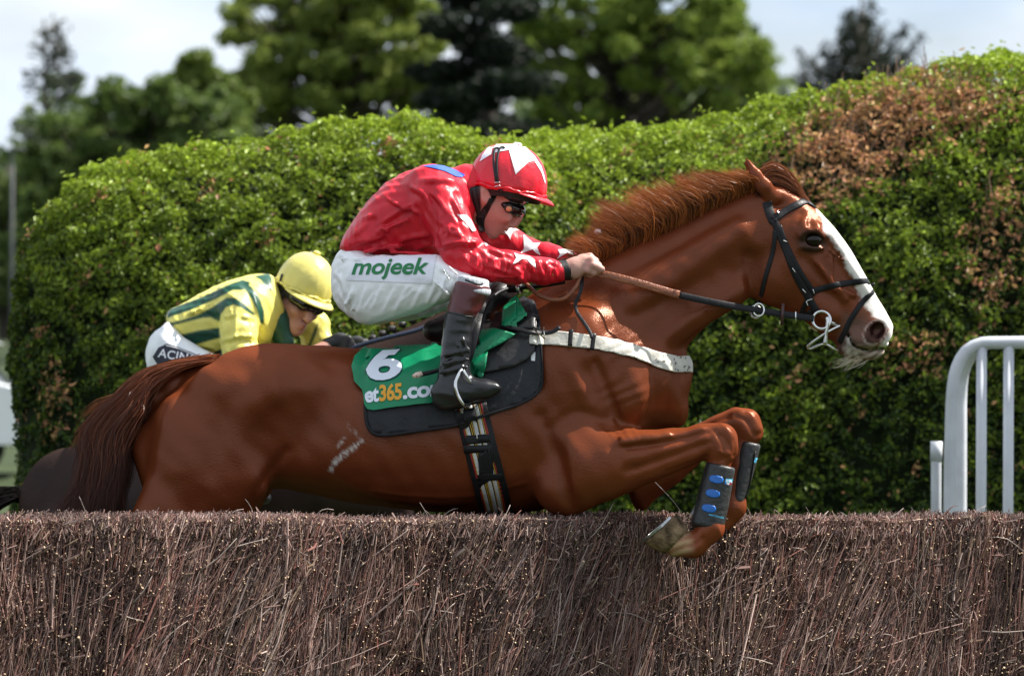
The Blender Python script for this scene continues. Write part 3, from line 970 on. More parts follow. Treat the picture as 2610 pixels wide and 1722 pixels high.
# straggly conifer on the left: thin trunk, drooping sprays
def conifer(label, y, base_px, top, tiers, seed, cols, n_per, lsize, spread=.16, name="conifer_tree", trunk_r=.16):
    rng = np.random.default_rng(seed)
    bx = P(base_px, 0, y).x; bz = float(ground_z(y))
    root = thing(name, label, "tree", (bx, y, bz), group="trees beyond the hedges")
    tp = np.array(P(top[0], top[1], y))
    mb = MB()
    V, F = tube([(bx, y, bz), ((bx + tp[0]) / 2, y, (bz + tp[2]) / 2), tuple(tp)], [trunk_r, trunk_r * .7, .02], n=8, res=10); mb.add(V, F)
    PP, NN = [], []
    for (x0, y0, x1, y1, sag, dens) in tiers:
        for dy in (rng.uniform(-1.5, 1.5), ):
            a = np.array(P(x0, y0, y)); b = np.array(P(x1, y1, y)) + np.array([0, dy, 0])
            m = (a + b) / 2 + np.array([0, 0, -sag])
            q = resample([a, m, b], 10)
            V, F = tube(q, [.05, .015], n=5); mb.add(V, F)
            t = rng.random(int(n_per * dens)) ** .75
            c = np.stack([np.interp(t * 9, np.arange(10), q[:, i]) for i in range(3)], 1)
            wd = spread * (1.15 - t)[:, None] + .05
            off = rng.normal(size=(len(t), 3)) * wd * np.array([[1, 2.0, .75]])
            off[:, 2] -= np.abs(rng.normal(size=len(t))) * .10
            PP.append(c + off); NN.append(off + np.array([0, 0, .2]))
    mb.build("trunk", M_bark, root)
    p = np.vstack(PP); nr = np.vstack(NN); nr /= np.linalg.norm(nr, axis=1)[:, None] + 1e-9
    f = rng.random((len(p), 1))
    col = (np.array(cols[0]) * (1 - f) + np.array(cols[1]) * f)
    V, T = leaves(p, nr, rng.uniform(.6, 1.3, len(p)) * lsize, aspect=.35, jitter=.8, rng=rng)
    tag(mesh_obj("crown", V, T, M_tleaf, root, smooth=False, cols=np.repeat(col, 5, axis=0)), kind="stuff")
tiers = []
for i in range(15):
    yy = 10 + i * 21; w = 16 + i * 11.5
    for s in (-1, 1):
        ww = w * (1 + .28 * math.sin(i * 2.3 + s)) * (1.0 if s < 0 else .92)
        tiers.append((2195, yy + 20, 2195 + s * ww * 1.08, yy - 6 - 14 * math.sin(i * 1.7 + s * 2), .35, .5 + i * .07))
tiers += [(2195, 190, 2043, 116, .2, 1.0), (2190, 260, 2045, 160, .3, 1.0), (2195, 220, 2345, 90, .2, 1.1), (2190, 330, 1990, 235, .3, .8), (2195, 170, 2300, 70, .15, .8)]
conifer("dark pointed conifer with upswept branches against the sky at the upper right", 95, 2195, (2195, -12), tiers, 31, ((0.010, 0.016, 0.011), (0.030, 0.042, 0.022)), 150, .15, spread=.075)
tiers = [(140, 100, 90, 120, .1, .5), (140, 110, 175, 140, .1, .4), (138, 170, 50, 175, .1, .8), (140, 165, 190, 190, .1, .8), (138, 210, 70, 205, .1, .7), (140, 215, 205, 200, .1, .9), (140, 260, 95, 270, .1, .8), (140, 250, 200, 235, .1, .9),
         (140, 310, 40, 315, .2, .9), (140, 330, 60, 345, .2, .7), (140, 60, 120, 85, .05, .7), (140, 70, 155, 95, .05, .7), (140, 300, 210, 290, .1, .9), (140, 150, 160, 130, .02, .8), (140, 130, 118, 150, .02, .7)]
conifer("straggly thin conifer rising at the far left against pale cloud", 125, 140, (112, 48), tiers, 32, ((0.02, 0.026, 0.02), (0.05, 0.06, 0.045)), 60, .2, spread=.17, trunk_r=.12)

# lamp post and parked car seen past the hedge's left end
M_steel = mat("galvanised_steel", (0.09, 0.095, 0.10), rough=0.7, var=.15)
lp = thing("lamp_post", "thin grey lamp post at the far left edge", "lamp post", (P(30, 0, 70).x, 70, float(ground_z(70))))
V, F = tube([(P(30, 0, 70).x, 70, float(ground_z(70))), tuple(P(30, 640, 70)), tuple(P(32, 385, 70))], [.04, .024, .02], n=10)
mesh_obj("pole", V, F, M_steel, lp)
V, F = box(P(44, 380, 70), (.22, .12, .05), bev=.02); mesh_obj("lamp_head", V, F, M_steel, lp)
M_carw = mat("white_car_paint", (0.80, 0.81, 0.82), rough=0.25, coat=0.6, var=.03)
M_glass = mat("car_glass", (0.10, 0.115, 0.13), rough=0.05, spec=0.8)
M_rub = mat("car_tyre", (0.02, 0.02, 0.02), rough=0.8, bump=.1)
M_red = mat("tail_lamp", (0.35, 0.02, 0.015), rough=0.2, spec=0.6)
YC = 45.0
kc = (DIST + YC) / (DIST * SCALE)
cz = float(ground_z(YC)); cx = P(95, 0, YC).x
car = thing("parked_car", "white hatchback parked beyond the hedge, only its rear end in view", "car", (cx - 2.0, YC, cz))
def extrude(profile, y0, y1, inset=0.0):
    n = len(profile); V = []
    for (y, s) in ((y0, inset), (y0 + .12, 0), (y1 - .12, 0), (y1, inset)):
        c = np.mean(profile, axis=0)
        for p in profile:
            q = np.array(p) + (c - np.array(p)) * s
            V.append((cx + q[0], y, cz + q[1]))
    F = []
    for j in range(3):
        for i in range(n): F.append((j * n + i, j * n + (i + 1) % n, (j + 1) * n + (i + 1) % n, (j + 1) * n + i))
    F.append(tuple(range(n - 1, -1, -1))); F.append(tuple(range(3 * n, 4 * n)))
    return V, F
V, F = extrude([(-4.1, .3), (-4.15, .62), (-4.0, .78), (-3.0, .92), (-.35, .95), (0.0, .86), (0.04, .55), (-.02, .3)], YC - .87, YC + .87, .03)
mesh_obj("body", V, F, M_carw, car, smooth=False)
V, F = extrude([(-3.0, .92), (-2.3, 1.40), (-1.9, 1.46), (-.75, 1.44), (-.28, .94)], YC - .76, YC + .76, .06)
mesh_obj("windows", V, F, M_glass, car, smooth=False)
V, F = extrude([(-2.4, 1.38), (-2.0, 1.475), (-.6, 1.47), (-.38, 1.36), (-.65, 1.385)], YC - .70, YC + .70, .02)
mesh_obj("roof", V, F, M_carw, car, smooth=False)
for wx in (-3.35, -.72):
    for s in (-1, 1):
        V, F = tube([(cx + wx, YC + s * .66, cz + .32), (cx + wx, YC + s * .89, cz + .32)], .32, n=24)
        wv = mesh_obj("wheel", V, F, M_rub, car)
        V, F = tube([(cx + wx, YC + s * .88, cz + .32), (cx + wx, YC + s * .905, cz + .32)], .2, n=20)
        mesh_obj("rim", V, F, M_steel, wv)
for s in (-1, 1):
    V, F = box((cx - .03, YC + s * .7, cz + .78), (.16, .3, .16), bev=.03); mesh_obj("tail_light", V, F, M_red, car)

# ================================================================== CHESTNUT RACEHORSE
import time as _t
_t0 = _t.time()
HX0, HX1 = P(170, 0, 0).x, P(2330, 0, 0).x
HF = Field((HX0, -0.42, P(0, 1560, 0).z), (HX1, 0.42, P(0, 385, 0).z), 0.0068)
H = HF
# trunk
H.loft((330, 1090), (1770, 985),
       [(335, 1110), (352, 1085), (379, 1055), (428, 1004), (480, 960), (530, 930), (590, 906), (644, 889), (700, 879), (757, 880), (822, 879), (900, 888), (1000, 896), (1100, 885), (1200, 850), (1300, 795), (1400, 745), (1460, 735), (1540, 770), (1620, 815), (1690, 850), (1740, 890), (1760, 930)],
       [(335, 1130), (346, 1199), (380, 1300), (450, 1400), (540, 1390), (600, 1300), (640, 1260), (700, 1243), (740, 1246), (800, 1261), (861, 1273), (922, 1284), (1014, 1296), (1106, 1304), (1240, 1312), (1330, 1310), (1420, 1290), (1500, 1230), (1580, 1150), (1650, 1108), (1730, 1088), (1748, 1030), (1757, 960)],
       [(0, .055), (.03, .12), (.09, .205), (.18, .262), (.29, .272), (.40, .262), (.52, .285), (.63, .29), (.74, .265), (.82, .25), (.90, .215), (.96, .16), (1, .09)],
       k=.04, n=2.25, endk=.05)
# croup and thigh muscles, both sides
for s in (-1, 1):
    y = lambda v: v * s * -1 if s > 0 else v
    def Q(px, py, yy): return tuple(P(px, py, 0).xz[:1]) + (s * yy,) + (P(px, py, 0).z,)
    H.ell(Q(640, 1010, .16), (.19, .11, .12), k=.05, rot=-6)
    H.ell(Q(470, 1130, .14), (.085, .10, .15), k=.05, rot=12)
    H.ell(Q(560, 1170, .16), (.16, .105, .20), k=.05, rot=12)
    H.ell(Q(640, 1190, .205), (.05, .05, .10), k=.04, rot=20)        # stifle
    H.ell(Q(700, 930, .13), (.16, .10, .06), k=.05)
    H.ell(Q(690, 985, .215), (.04, .045, .05), k=.05)               # point of hip
    H.ell(Q(760, 1120, .285), (.10, .05, .14), k=.08, op='s', rot=-35)  # hollow of the flank
    H.ell(Q(1090, 1130, .19), (.32, .105, .19), k=.06)              # ribs
    # shoulder blade, point of shoulder, upper arm
    H.ell(Q(1430, 960, .165), (.10, .095, .24), k=.05, rot=-28)
    H.ell(Q(1600, 1010, .135), (.085, .095, .125), k=.035, rot=-10)
    H.ell(Q(1655, 960, .10), (.075, .09, .10), k=.04)
    H.ell(Q(1480, 1150, .165), (.15, .105, .135), k=.04, rot=-20)
    H.ell(Q(1440, 1235, .195), (.10, .075, .10), k=.035, rot=20)
    H.cone(Q(1515, 955, .275), Q(1570, 1085, .262), .022, .02, k=.05, op='s')  # groove before the shoulder muscle
    H.cone(Q(1330, 900, .31), Q(1420, 1130, .33), .022, .03, k=.07, op='s')    # behind the shoulder
    H.cone(Q(1455, 1290, .30), Q(1385, 1120, .33), .02, .02, k=.05, op='s')
    H.ell(Q(1720, 1010, .07), (.04, .07, .10), k=.03, rot=8)                   # breast
# dock of the tail
H.chain([P(520, 955, 0), P(440, 978, 0), P(392, 1012, 0), P(362, 1056, 0)], [.035, .03, .025, .02], k=.03)
# neck
H.loft((1440, 930), (1985, 545),
       [(1380, 745), (1450, 700), (1500, 675), (1538, 652), (1598, 622), (1677, 588), (1795, 530), (1880, 490), (1930, 468), (1985, 450)],
       [(1600, 1060), (1690, 950), (1745, 890), (1768, 862), (1795, 835), (1835, 807), (1867, 789), (1905, 762), (1930, 720), (1960, 690)],
       [(0, .20), (.15, .19), (.35, .145), (.55, .118), (.75, .10), (.9, .092), (1, .085)], k=.05, n=2.0, endk=.04, tilt=-.22)
for s in (-1, 1):
    H.cone(Q(1640, 760, 0) if False else (P(1610, 760, 0).x, s * .105, P(1610, 760, 0).z), (P(1880, 590, 0).x, s * .075, P(1880, 590, 0).z), .05, .035, k=.04)   # neck muscle
    H.cone((P(1700, 850, 0).x, s * .105, P(1700, 850, 0).z), (P(1885, 740, 0).x, s * .07, P(1885, 740, 0).z), .042, .035, k=.04)   # throat muscle
    H.cone((P(1660, 845, 0).x, s * .185, P(1660, 845, 0).z), (P(1880, 690, 0).x, s * .125, P(1880, 690, 0).z), .018, .012, k=.04, op='s')  # jugular groove
# head
H.loft((1965, 560), (2262, 858),
       [(1930, 462), (1975, 468), (2010, 485), (2049, 508), (2088, 536), (2110, 560), (2132, 586), (2152, 612), (2171, 641), (2192, 676), (2211, 712), (2238, 762), (2262, 802), (2279, 832), (2283, 850)],
       [(1912, 640), (1908, 700), (1925, 755), (1960, 778), (1993, 790), (2030, 806), (2060, 824), (2096, 852), (2130, 876), (2160, 892), (2200, 900), (2240, 892)],
       [(0, .072), (.12, .085), (.24, .094), (.36, .086), (.5, .072), (.66, .060), (.8, .054), (.92, .057), (1, .05)], k=.025, n=2.35, endk=.025, tilt=.06)
for s in (-1, 1):
    def Q(px, py, yy): p = P(px, py, 0); return (p.x, s * yy, p.z)
    H.ell(Q(1968, 705, .045), (.085, .042, .085), k=.025)                     # cheek
    H.ell(Q(2058, 590, .078), (.052, .026, .036), k=.02, rot=-30)             # brow
    H.ell(Q(2070, 613, .113), (.026, .022, .019), k=.012, op='s', rot=-12)    # eye socket
    H.chain([Q(2038, 604, .098), Q(2056, 590, .106), Q(2076, 590, .106), Q(2096, 606, .094)], [.006, .009, .009, .005], k=.008)        # upper lid fold
    H.cone(Q(2044, 634, .094), Q(2092, 636, .090), .007, .006, k=.012)
    H.ell(Q(2062, 560, .098), (.012, .016, .03), k=.02, op='s', rot=6)        # hollow above the eye
    H.cone(Q(2075, 672, .086), Q(2150, 762, .062), .010, .008, k=.014)        # facial crest
    H.cone(Q(2050, 660, .098), Q(2120, 770, .078), .012, .008, k=.03, op='s')
    H.cone(Q(2112, 600, .062), Q(2205, 745, .045), .015, .012, k=.02)         # nasal bone edge
    H.cone(Q(2128, 655, .088), Q(2190, 760, .068), .012, .008, k=.03, op='s')
    H.cone(Q(2120, 650, .076), Q(2112, 730, .074), .0035, .003, k=.006)       # veins
    H.cone(Q(2112, 640, .078), Q(2150, 668, .070), .003, .0025, k=.006)
    H.cone(Q(2140, 742, .064), Q(2178, 755, .058), .0045, .004, k=.008)
    H.ell(Q(2100, 790, .055), (.05, .02, .035), k=.02, rot=-40)
    H.ell(Q(2238, 846, .050), (.042, .022, .045), k=.016, rot=10)             # nostril rim
    H.ell(Q(2232, 843, .076), (.024, .034, .034), k=.008, op='s', rot=-38); H.ell(Q(2222, 858, .070), (.014, .026, .020), k=.008, op='s', rot=-38)    # nostril
    H.ell(Q(2190, 868, .045), (.045, .022, .03), k=.02)
    H.cone(Q(1913, 660, .092), Q(1922, 765, .082), .010, .010, k=.05, op='s') # behind the jaw
    # ear
    H.chain([Q(1962, 505, .06), Q(1945, 478, .07), Q(1925, 448, .072), Q(1905, 415, .068), Q(1895, 404, .066)], [.025, .026, .019, .0075, .0015], k=.007, ys=1.6)
    H.chain([Q(1930, 496, .100), Q(1914, 462, .102), Q(1899, 422, .092)], [.020, .018, .005], k=.005, op='s')
H.ell(P(1985, 502, 0), (.062, .058, .040), k=.03, rot=-25)            # poll
H.ell(P(2170, 893, 0), (.05, .043, .028), k=.015, rot=-14)                    # lower lip and chin
H.ell(P(2222, 903, 0), (.040, .042, .018), k=.010, rot=12)
H.ell(P(2243, 878, 0), (.028, .045, .020), k=.012, rot=20)
for px_, py_ in resample([(2160, 850), (2176, 878), (2200, 889), (2230, 889), (2256, 886)], 16):
    H.cone(P(px_, py_, -.075), P(px_, py_, .075), .0042, k=.006, op='s')   # mouth line
# forelegs
def foreleg(y0, yk, yf, up, dn, knee, fet, past, tip, A, B, wid):
    H.loft(A, B, up, dn, wid, y=y0, y1=yk, k=.03, n=2.2, endk=.03)
    H.ell(P(*knee, yk), (.048, .042, .054), k=.016)
    H.chain([P(knee[0] - 4, knee[1] + 18, yk), P((knee[0] + fet[0]) / 2, (knee[1] + fet[1]) / 2, (yk + yf) / 2), P(*fet, yf)], [.042, .031, .036], k=.02)
    H.ell(P(*fet, yf), (.040, .036, .042), k=.015)
    H.chain([P(*fet, yf), P(*past, yf), P(*tip, yf)], [.036, .033, .046], k=.02)
YN, YF = -.255, .13
foreleg(-.185, -.235, YN,
        [(1480, 1085), (1582, 1089), (1632, 1096), (1705, 1091), (1749, 1089), (1782, 1080), (1808, 1076), (1832, 1079), (1852, 1094)],
        [(1430, 1305), (1500, 1290), (1544, 1279), (1588, 1262), (1647, 1235), (1705, 1212), (1773, 1182), (1799, 1170), (1830, 1180)],
        (1842, 1122), (1812, 1345), (1770, 1392), (1726, 1382), (1450, 1195), (1845, 1122), [(0, .115), (.25, .105), (.55, .075), (.8, .052), (1, .05)])
H.ell(P(1848, 1150, -.24), (.040, .038, .032), k=.015)
H.cone(P(1560, 1142, -.30), P(1800, 1098, -.295), .004, .003, k=.02, op='s')
H.cone(P(1600, 1200, -.295), P(1790, 1135, -.292), .006, .004, k=.025, op='s')
H.cone(P(1590, 1120, -.285), P(1700, 1108, -.27), .012, .010, k=.02)
foreleg(.19, .16, YF,
        [(1560, 1120), (1700, 1110), (1793, 1072), (1837, 1051), (1873, 1035), (1890, 1033), (1915, 1043)],
        [(1560, 1285), (1617, 1309), (1641, 1303), (1676, 1268), (1723, 1235), (1758, 1203), (1800, 1165), (1850, 1120)],
        (1902, 1082), (1868, 1292), (1838, 1332), (1794, 1326), (1580, 1190), (1905, 1080), [(0, .10), (.3, .09), (.6, .065), (.85, .05), (1, .05)])
H.ell(P(1912, 1102, .16), (.042, .042, .034), k=.02)
# hind legs trailing behind the fence
for (y, dx, dz) in ((-.15, 0, 0), (.17, 10, 10)):
    H.chain([P(510 + dx, 1230 + dz, y), P(450 + dx, 1330 + dz, y), P(330 + dx, 1440 + dz, y)], [.17, .13, .065], k=.05, ys=1.5)
    H.chain([P(330 + dx, 1440 + dz, y), P(315 + dx, 1462 + dz, y), P(285 + dx, 1555 + dz, y)], [.062, .052, .04], k=.03)
HV, HQ = H.mesh(smooth=4)
def vnormals(V, Q):
    fn = np.cross(V[Q[:, 2]] - V[Q[:, 0]], V[Q[:, 3]] - V[Q[:, 1]])
    n = np.stack([sum(np.bincount(Q[:, j], weights=fn[:, i], minlength=len(V)) for j in range(4)) for i in range(3)], 1)
    return n / (np.linalg.norm(n, axis=1)[:, None] + 1e-12)
HN = vnormals(HV, HQ)
hx, hy = to_px(HV)
DISP = np.zeros(len(HV))
def pdist(line):
    d = np.full(len(hx), 1e9)
    q = resample(line, 24) if len(line) > 2 else np.array(line, float)
    for i in range(len(q) - 1):
        ab = q[i + 1] - q[i]
        t = np.clip(((hx - q[i][0]) * ab[0] + (hy - q[i][1]) * ab[1]) / (ab @ ab + 1e-9), 0, 1)
        d = np.minimum(d, np.hypot(hx - q[i][0] - t * ab[0], hy - q[i][1] - t * ab[1]))
    return d
def sculpt(line, amp, w, near=False, far=False):
    """raise or cut a vein, tendon or muscle edge along a traced line, on both flanks"""
    global DISP
    m = np.exp(-(pdist(line) / w) ** 2) * np.clip(np.abs(HN[:, 1]) * 1.6 - .1, 0, 1)
    if near: m = m * (HV[:, 1] < -.1)
    if far: m = m * (HV[:, 1] > .04) * (HV[:, 1] < .17)
    DISP = DISP + amp * m
for ln_, am_, w_ in (([(2105, 640), (2120, 680), (2116, 732)], .0035, 5), ([(2112, 648), (2150, 668)], .003, 5), ([(2098, 738), (2150, 738), (2176, 754)], .0035, 5), ([(2060, 690), (2085, 720), (2130, 742)], .003, 9),
                     ([(2048, 640), (2075, 648), (2100, 640)], -.003, 5), ([(2030, 570), (2042, 545)], -.006, 9), ([(2050, 575), (2056, 548)], .004, 8), ([(1990, 600), (2010, 690), (2050, 770)], .003, 16),
                     ([(1560, 835), (1700, 765), (1850, 685), (1900, 650)], -.006, 20), ([(1600, 790), (1720, 720), (1860, 620)], .005, 22), ([(1560, 700), (1700, 640), (1850, 560), (1920, 530)], -.004, 14),
                     ([(1800, 800), (1850, 740), (1895, 680)], -.005, 14), ([(1690, 880), (1740, 830), (1800, 790)], .005, 16),
                     ([(1520, 925), (1545, 985), (1570, 1050), (1582, 1085)], -.013, 11), ([(1590, 900), (1620, 960), (1625, 1040)], .008, 26), ([(1660, 920), (1668, 1000), (1650, 1070)], -.010, 13), ([(1700, 930), (1712, 1010), (1700, 1075)], .007, 14), ([(1735, 960), (1738, 1020), (1728, 1070)], -.004, 7),
                     ([(1380, 1060), (1410, 1150), (1440, 1240), (1462, 1300)], -.012, 15), ([(1420, 1080), (1470, 1160), (1480, 1240)], .007, 30), ([(1400, 1090), (1470, 1050), (1540, 1072)], -.006, 14), ([(1480, 1000), (1500, 1060)], .005, 20),
                     ([(1350, 900), (1390, 1000), (1385, 1060)], -.006, 26), ([(1430, 900), (1470, 970), (1500, 1030)], .006, 22),
                     ([(1340, 1230), (1200, 1262), (1050, 1262), (950, 1250)], .004, 6),
                     ([(860, 960), (800, 1060), (745, 1180)], -.008, 34), ([(640, 1290), (664, 1238), (730, 1150)], -.010, 15), ([(700, 1040), (690, 1130), (650, 1230)], .007, 34),
                     ([(470, 960), (418, 1030), (392, 1110), (380, 1200)], -.007, 10), ([(640, 940), (575, 1060), (530, 1200), (500, 1290)], -.006, 26), ([(560, 980), (500, 1080), (460, 1200)], .005, 30), ([(710, 900), (690, 960), (700, 1010)], .006, 26), ([(760, 900), (850, 930), (930, 960)], -.004, 18)):
    sculpt(ln_, am_, w_)
for i_ in range(7):
    x_ = 900 + i_ * 62
    sculpt([(x_ + 30, 1020), (x_ + 4, 1110), (x_ + 10, 1210)], -.0032, 16)
for ln_, am_, w_ in (([(1585, 1128), (1690, 1114), (1790, 1092)], .006, 7), ([(1600, 1142), (1720, 1124), (1806, 1100)], -.008, 7), ([(1620, 1195), (1740, 1152), (1806, 1128)], -.006, 9), ([(1600, 1170), (1720, 1140)], .004, 12), ([(1640, 1225), (1740, 1185), (1800, 1158)], .003, 8),
                     ([(1848, 1096), (1864, 1128), (1862, 1165)], .005, 7), ([(1833, 1108), (1845, 1140), (1840, 1172)], -.006, 6), ([(1812, 1088), (1826, 1110)], -.004, 7), ([(1870, 1120), (1874, 1160)], -.003, 5), ([(1560, 1075), (1600, 1092), (1632, 1098)], .005, 7), ([(1545, 1090), (1590, 1110)], -.005, 6)):
    sculpt(ln_, am_, w_, near=True)
for ln_, am_, w_ in (([(1835, 1080), (1862, 1104), (1880, 1140)], .006, 5), ([(1822, 1094), (1846, 1116), (1864, 1150)], -.007, 6), ([(1800, 1168), (1815, 1140), (1812, 1110)], -.005, 6), ([(1850, 1166), (1868, 1160)], -.005, 5), ([(1835, 1150), (1850, 1158)], .004, 5), ([(1700, 1200), (1760, 1178), (1800, 1160)], -.004, 5),
                     ([(1830, 1345), (1836, 1372), (1815, 1386)], .004, 6), ([(1790, 1372), (1770, 1386), (1740, 1395)], -.005, 6), ([(1745, 1345), (1758, 1365), (1750, 1390)], -.004, 6)):
    sculpt(ln_, am_, w_, near=True)
for ln_, am_, w_ in (([(1885, 1042), (1912, 1055), (1938, 1092)], .005, 6), ([(1876, 1058), (1902, 1072), (1922, 1105)], -.008, 6), ([(1925, 1112), (1942, 1104)], -.005, 5), ([(1800, 1085), (1860, 1060)], -.006, 6), ([(1800, 1110), (1860, 1090)], -.005, 7)):
    sculpt(ln_, am_, w_, far=True)
# loose skin creasing before the shoulder and at the elbow, unevenness everywhere
def zone(cx, cy, rx, ry): return np.clip(1.4 - np.hypot((hx - cx) / rx, (hy - cy) / ry), 0, 1)
DISP += zone(1590, 960, 60, 120) * .0022 * np.sin(hx * .10 + hy * .16 + 2 * np.sin(hy * .05)) + zone(1590, 1100, 40, 26) * .0013 * np.sin(hx * .30 - hy * .16)
DISP += .0012 * np.sin(HV[:, 0] * 31 + 2 * np.sin(HV[:, 2] * 23)) * np.sin(HV[:, 2] * 37 + HV[:, 0] * 9) + .0008 * np.sin(HV[:, 0] * 71 + HV[:, 2] * 55)
HV = HV + HN * (.8 * DISP)[:, None]
del H.F
print("horse", len(HV), round(_t.time() - _t0, 1))

# coat colours by place on the body: chestnut, white blaze, dark muzzle skin, pale pastern
hx, hy = to_px(HV)
col = np.tile(np.array([0.128, 0.030, 0.0105]), (len(HV), 1))
def blend(mask, c):
    global col
    col = col * (1 - mask[:, None]) + np.array(c) * mask[:, None]
def soft(poly, w):
    """1 inside a traced outline, fading over w pixels"""
    ins = in_poly(hx, hy, poly)
    d = np.full(len(hx), 1e9)
    for i in range(len(poly)):
        a, b = np.array(poly[i], float), np.array(poly[(i + 1) % len(poly)], float)
        ab = b - a
        t = np.clip(((hx - a[0]) * ab[0] + (hy - a[1]) * ab[1]) / (ab @ ab), 0, 1)
        d = np.minimum(d, np.hypot(hx - a[0] - t * ab[0], hy - a[1] - t * ab[1]))
    return np.where(ins, np.clip(.5 + d / w, 0, 1), np.clip(.5 - d / w, 0, 1))
wob = 4 * np.sin(hx * .09) + 3 * np.sin(hy * .13 + 1) + 5 * np.sin(hx * .7 + hy * .9) * np.sin(hy * .45 - hx * .3)
# muzzle skin
muz = [(2150, 800), (2195, 806), (2215, 818), (2206, 850), (2235, 878), (2290, 880), (2290, 960), (2120, 960), (2126, 880), (2146, 838)]
blend(soft(muz, 26) * .8, (0.085, 0.06, 0.05))
blend(soft([(2205, 770), (2240, 820), (2228, 812), (2200, 815), (2190, 800)], 18) * .5, (0.11, 0.05, 0.03))
# blaze: wide on the nose, spread over the muzzle front
blaze = [(2080, 538), (2094, 556), (2104, 590), (2128, 620), (2146, 650), (2160, 690), (2180, 712), (2190, 745), (2204, 778), (2222, 805), (2250, 815), (2268, 838), (2258, 868), (2244, 884), (2300, 890), (2300, 500), (2100, 500)]
hx2 = hx.copy(); hx = hx + wob * .6
blend(soft(blaze, 9), (0.78, 0.75, 0.71))
hx = hx2
_u, _v = (hx - 2230) * .79 - (hy - 847) * -.61, (hx - 2230) * -.61 + (hy - 847) * .79
rim = np.hypot(((hx - 2230) * .8 + (hy - 847) * .6) / 26, ((hx - 2230) * -.6 + (hy - 847) * .8) / 34)
blend(np.clip(1 - np.abs(rim - 1.0) / .12, 0, 1) * .55 * (np.abs(HV[:, 1]) > .03), (0.62, 0.52, 0.48))
blend(np.clip((.95 - rim) / .12, 0, 1) * (np.abs(HV[:, 1]) > .02), (0.018, 0.007, 0.007))
blend(soft([(2150, 885), (2190, 880), (2262, 880), (2262, 905), (2230, 925), (2185, 935), (2150, 915)], 12) * (.5 + .35 * np.sin(hx * .21 + hy * .35 + 2 * np.sin(hx * .07))), (0.46, 0.40, 0.32))
blend(soft([(2150, 862), (2170, 858), (2180, 890), (2195, 920), (2165, 915), (2148, 890)], 8) * .7 * (.6 + .4 * np.sin(hx * .3)), (0.55, 0.53, 0.50))
# round the eye
re = np.hypot((hx - 2069) / 1.25, hy - 615)
blend(np.clip((38 - re) / 16, 0, 1) * (np.abs(HV[:, 1]) > .05) * (hx > 2000) * (hx < 2140), (0.025, 0.016, 0.014))
# ears: dark inside edge
blend(soft([(1893, 402), (1900, 420), (1915, 455), (1945, 500), (1930, 505), (1900, 450)], 6) * .85, (0.05, 0.022, 0.014))
# pale, dirty pastern
blend(soft([(1640, 1330), (1735, 1320), (1762, 1375), (1765, 1404), (1715, 1430), (1630, 1430)], 22) * (HV[:, 1] < -.1) * np.clip(.62 + .3 * np.sin((hx * .5 + hy * .86) * .33 + 2.5 * np.sin(hx * .045)), .15, 1), (0.36, 0.25, 0.15))
# points a shade darker / warmer
leg = np.clip((hx - 1500) / 200, 0, 1) * (hy > 1030) * (hx > 1500)
col *= (1 + .18 * leg[:, None])
# dried sweat streak on the flank
sw = soft([(836, 1200), (850, 1170), (885, 1140), (925, 1118), (928, 1125), (895, 1152), (862, 1178), (845, 1205)], 5) * (HV[:, 1] < 0)
sw = np.maximum(sw, soft([(858, 1135), (868, 1120), (880, 1112), (874, 1128), (862, 1142)], 5) * .8 * (HV[:, 1] < 0))
sw = np.maximum(sw, soft([(885, 1078), (905, 1095), (925, 1118), (915, 1118), (896, 1100), (882, 1084)], 5) * .55 * (HV[:, 1] < 0))
sw *= np.clip(((np.sin(np.floor(hx / 6) * 12.9898 + np.floor(hy / 5) * 78.233) * 43758.5453) % 1.0) * 1.5 - .15, 0, 1)
blend(sw * .8, (0.60, 0.58, 0.54))

M_coat = mat("chestnut_coat", (0.24, 0.085, 0.035), rough=0.5, spec=0.0, hg=((0.044, 0.024, 0.018), .24), attr='col', var=0.22, vscale=5, bump=0.30, bscale=330, stretch=(.25, 1, 1), sheen=.0, bdist=.004)
horse = thing("racehorse", "chestnut racehorse with a white blaze leaping over the brush fence", "horse", (0, 0, 0))
body = mesh_obj("body", HV, HQ, M_coat, horse, cols=col)
HB = bvh_of(HV, HQ)

# eyes
M_eye = mat("horse_eye", (0.006, 0.003, 0.002), rough=0.08, spec=0.35)
def sphere(c, r, n=20, sc=(1, 1, 1)):
    V, F = [], []
    for i in range(n + 1):
        t = math.pi * i / n
        for j in range(2 * n):
            a = math.pi * j / n
            V.append((c[0] + r * sc[0] * math.sin(t) * math.cos(a), c[1] + r * sc[1] * math.sin(t) * math.sin(a), c[2] + r * sc[2] * math.cos(t)))
    for i in range(n):
        for j in range(2 * n):
            F.append((i * 2 * n + j, i * 2 * n + (j + 1) % (2 * n), (i + 1) * 2 * n + (j + 1) % (2 * n), (i + 1) * 2 * n + j))
    return V, F
for s in (-1, 1):
    p = P(2070, 614, 0)
    V, F = sphere((p.x, s * .0855, p.z), .0265, sc=(1.05, .95, .85))
    mesh_obj("eye", V, F, M_eye, horse)

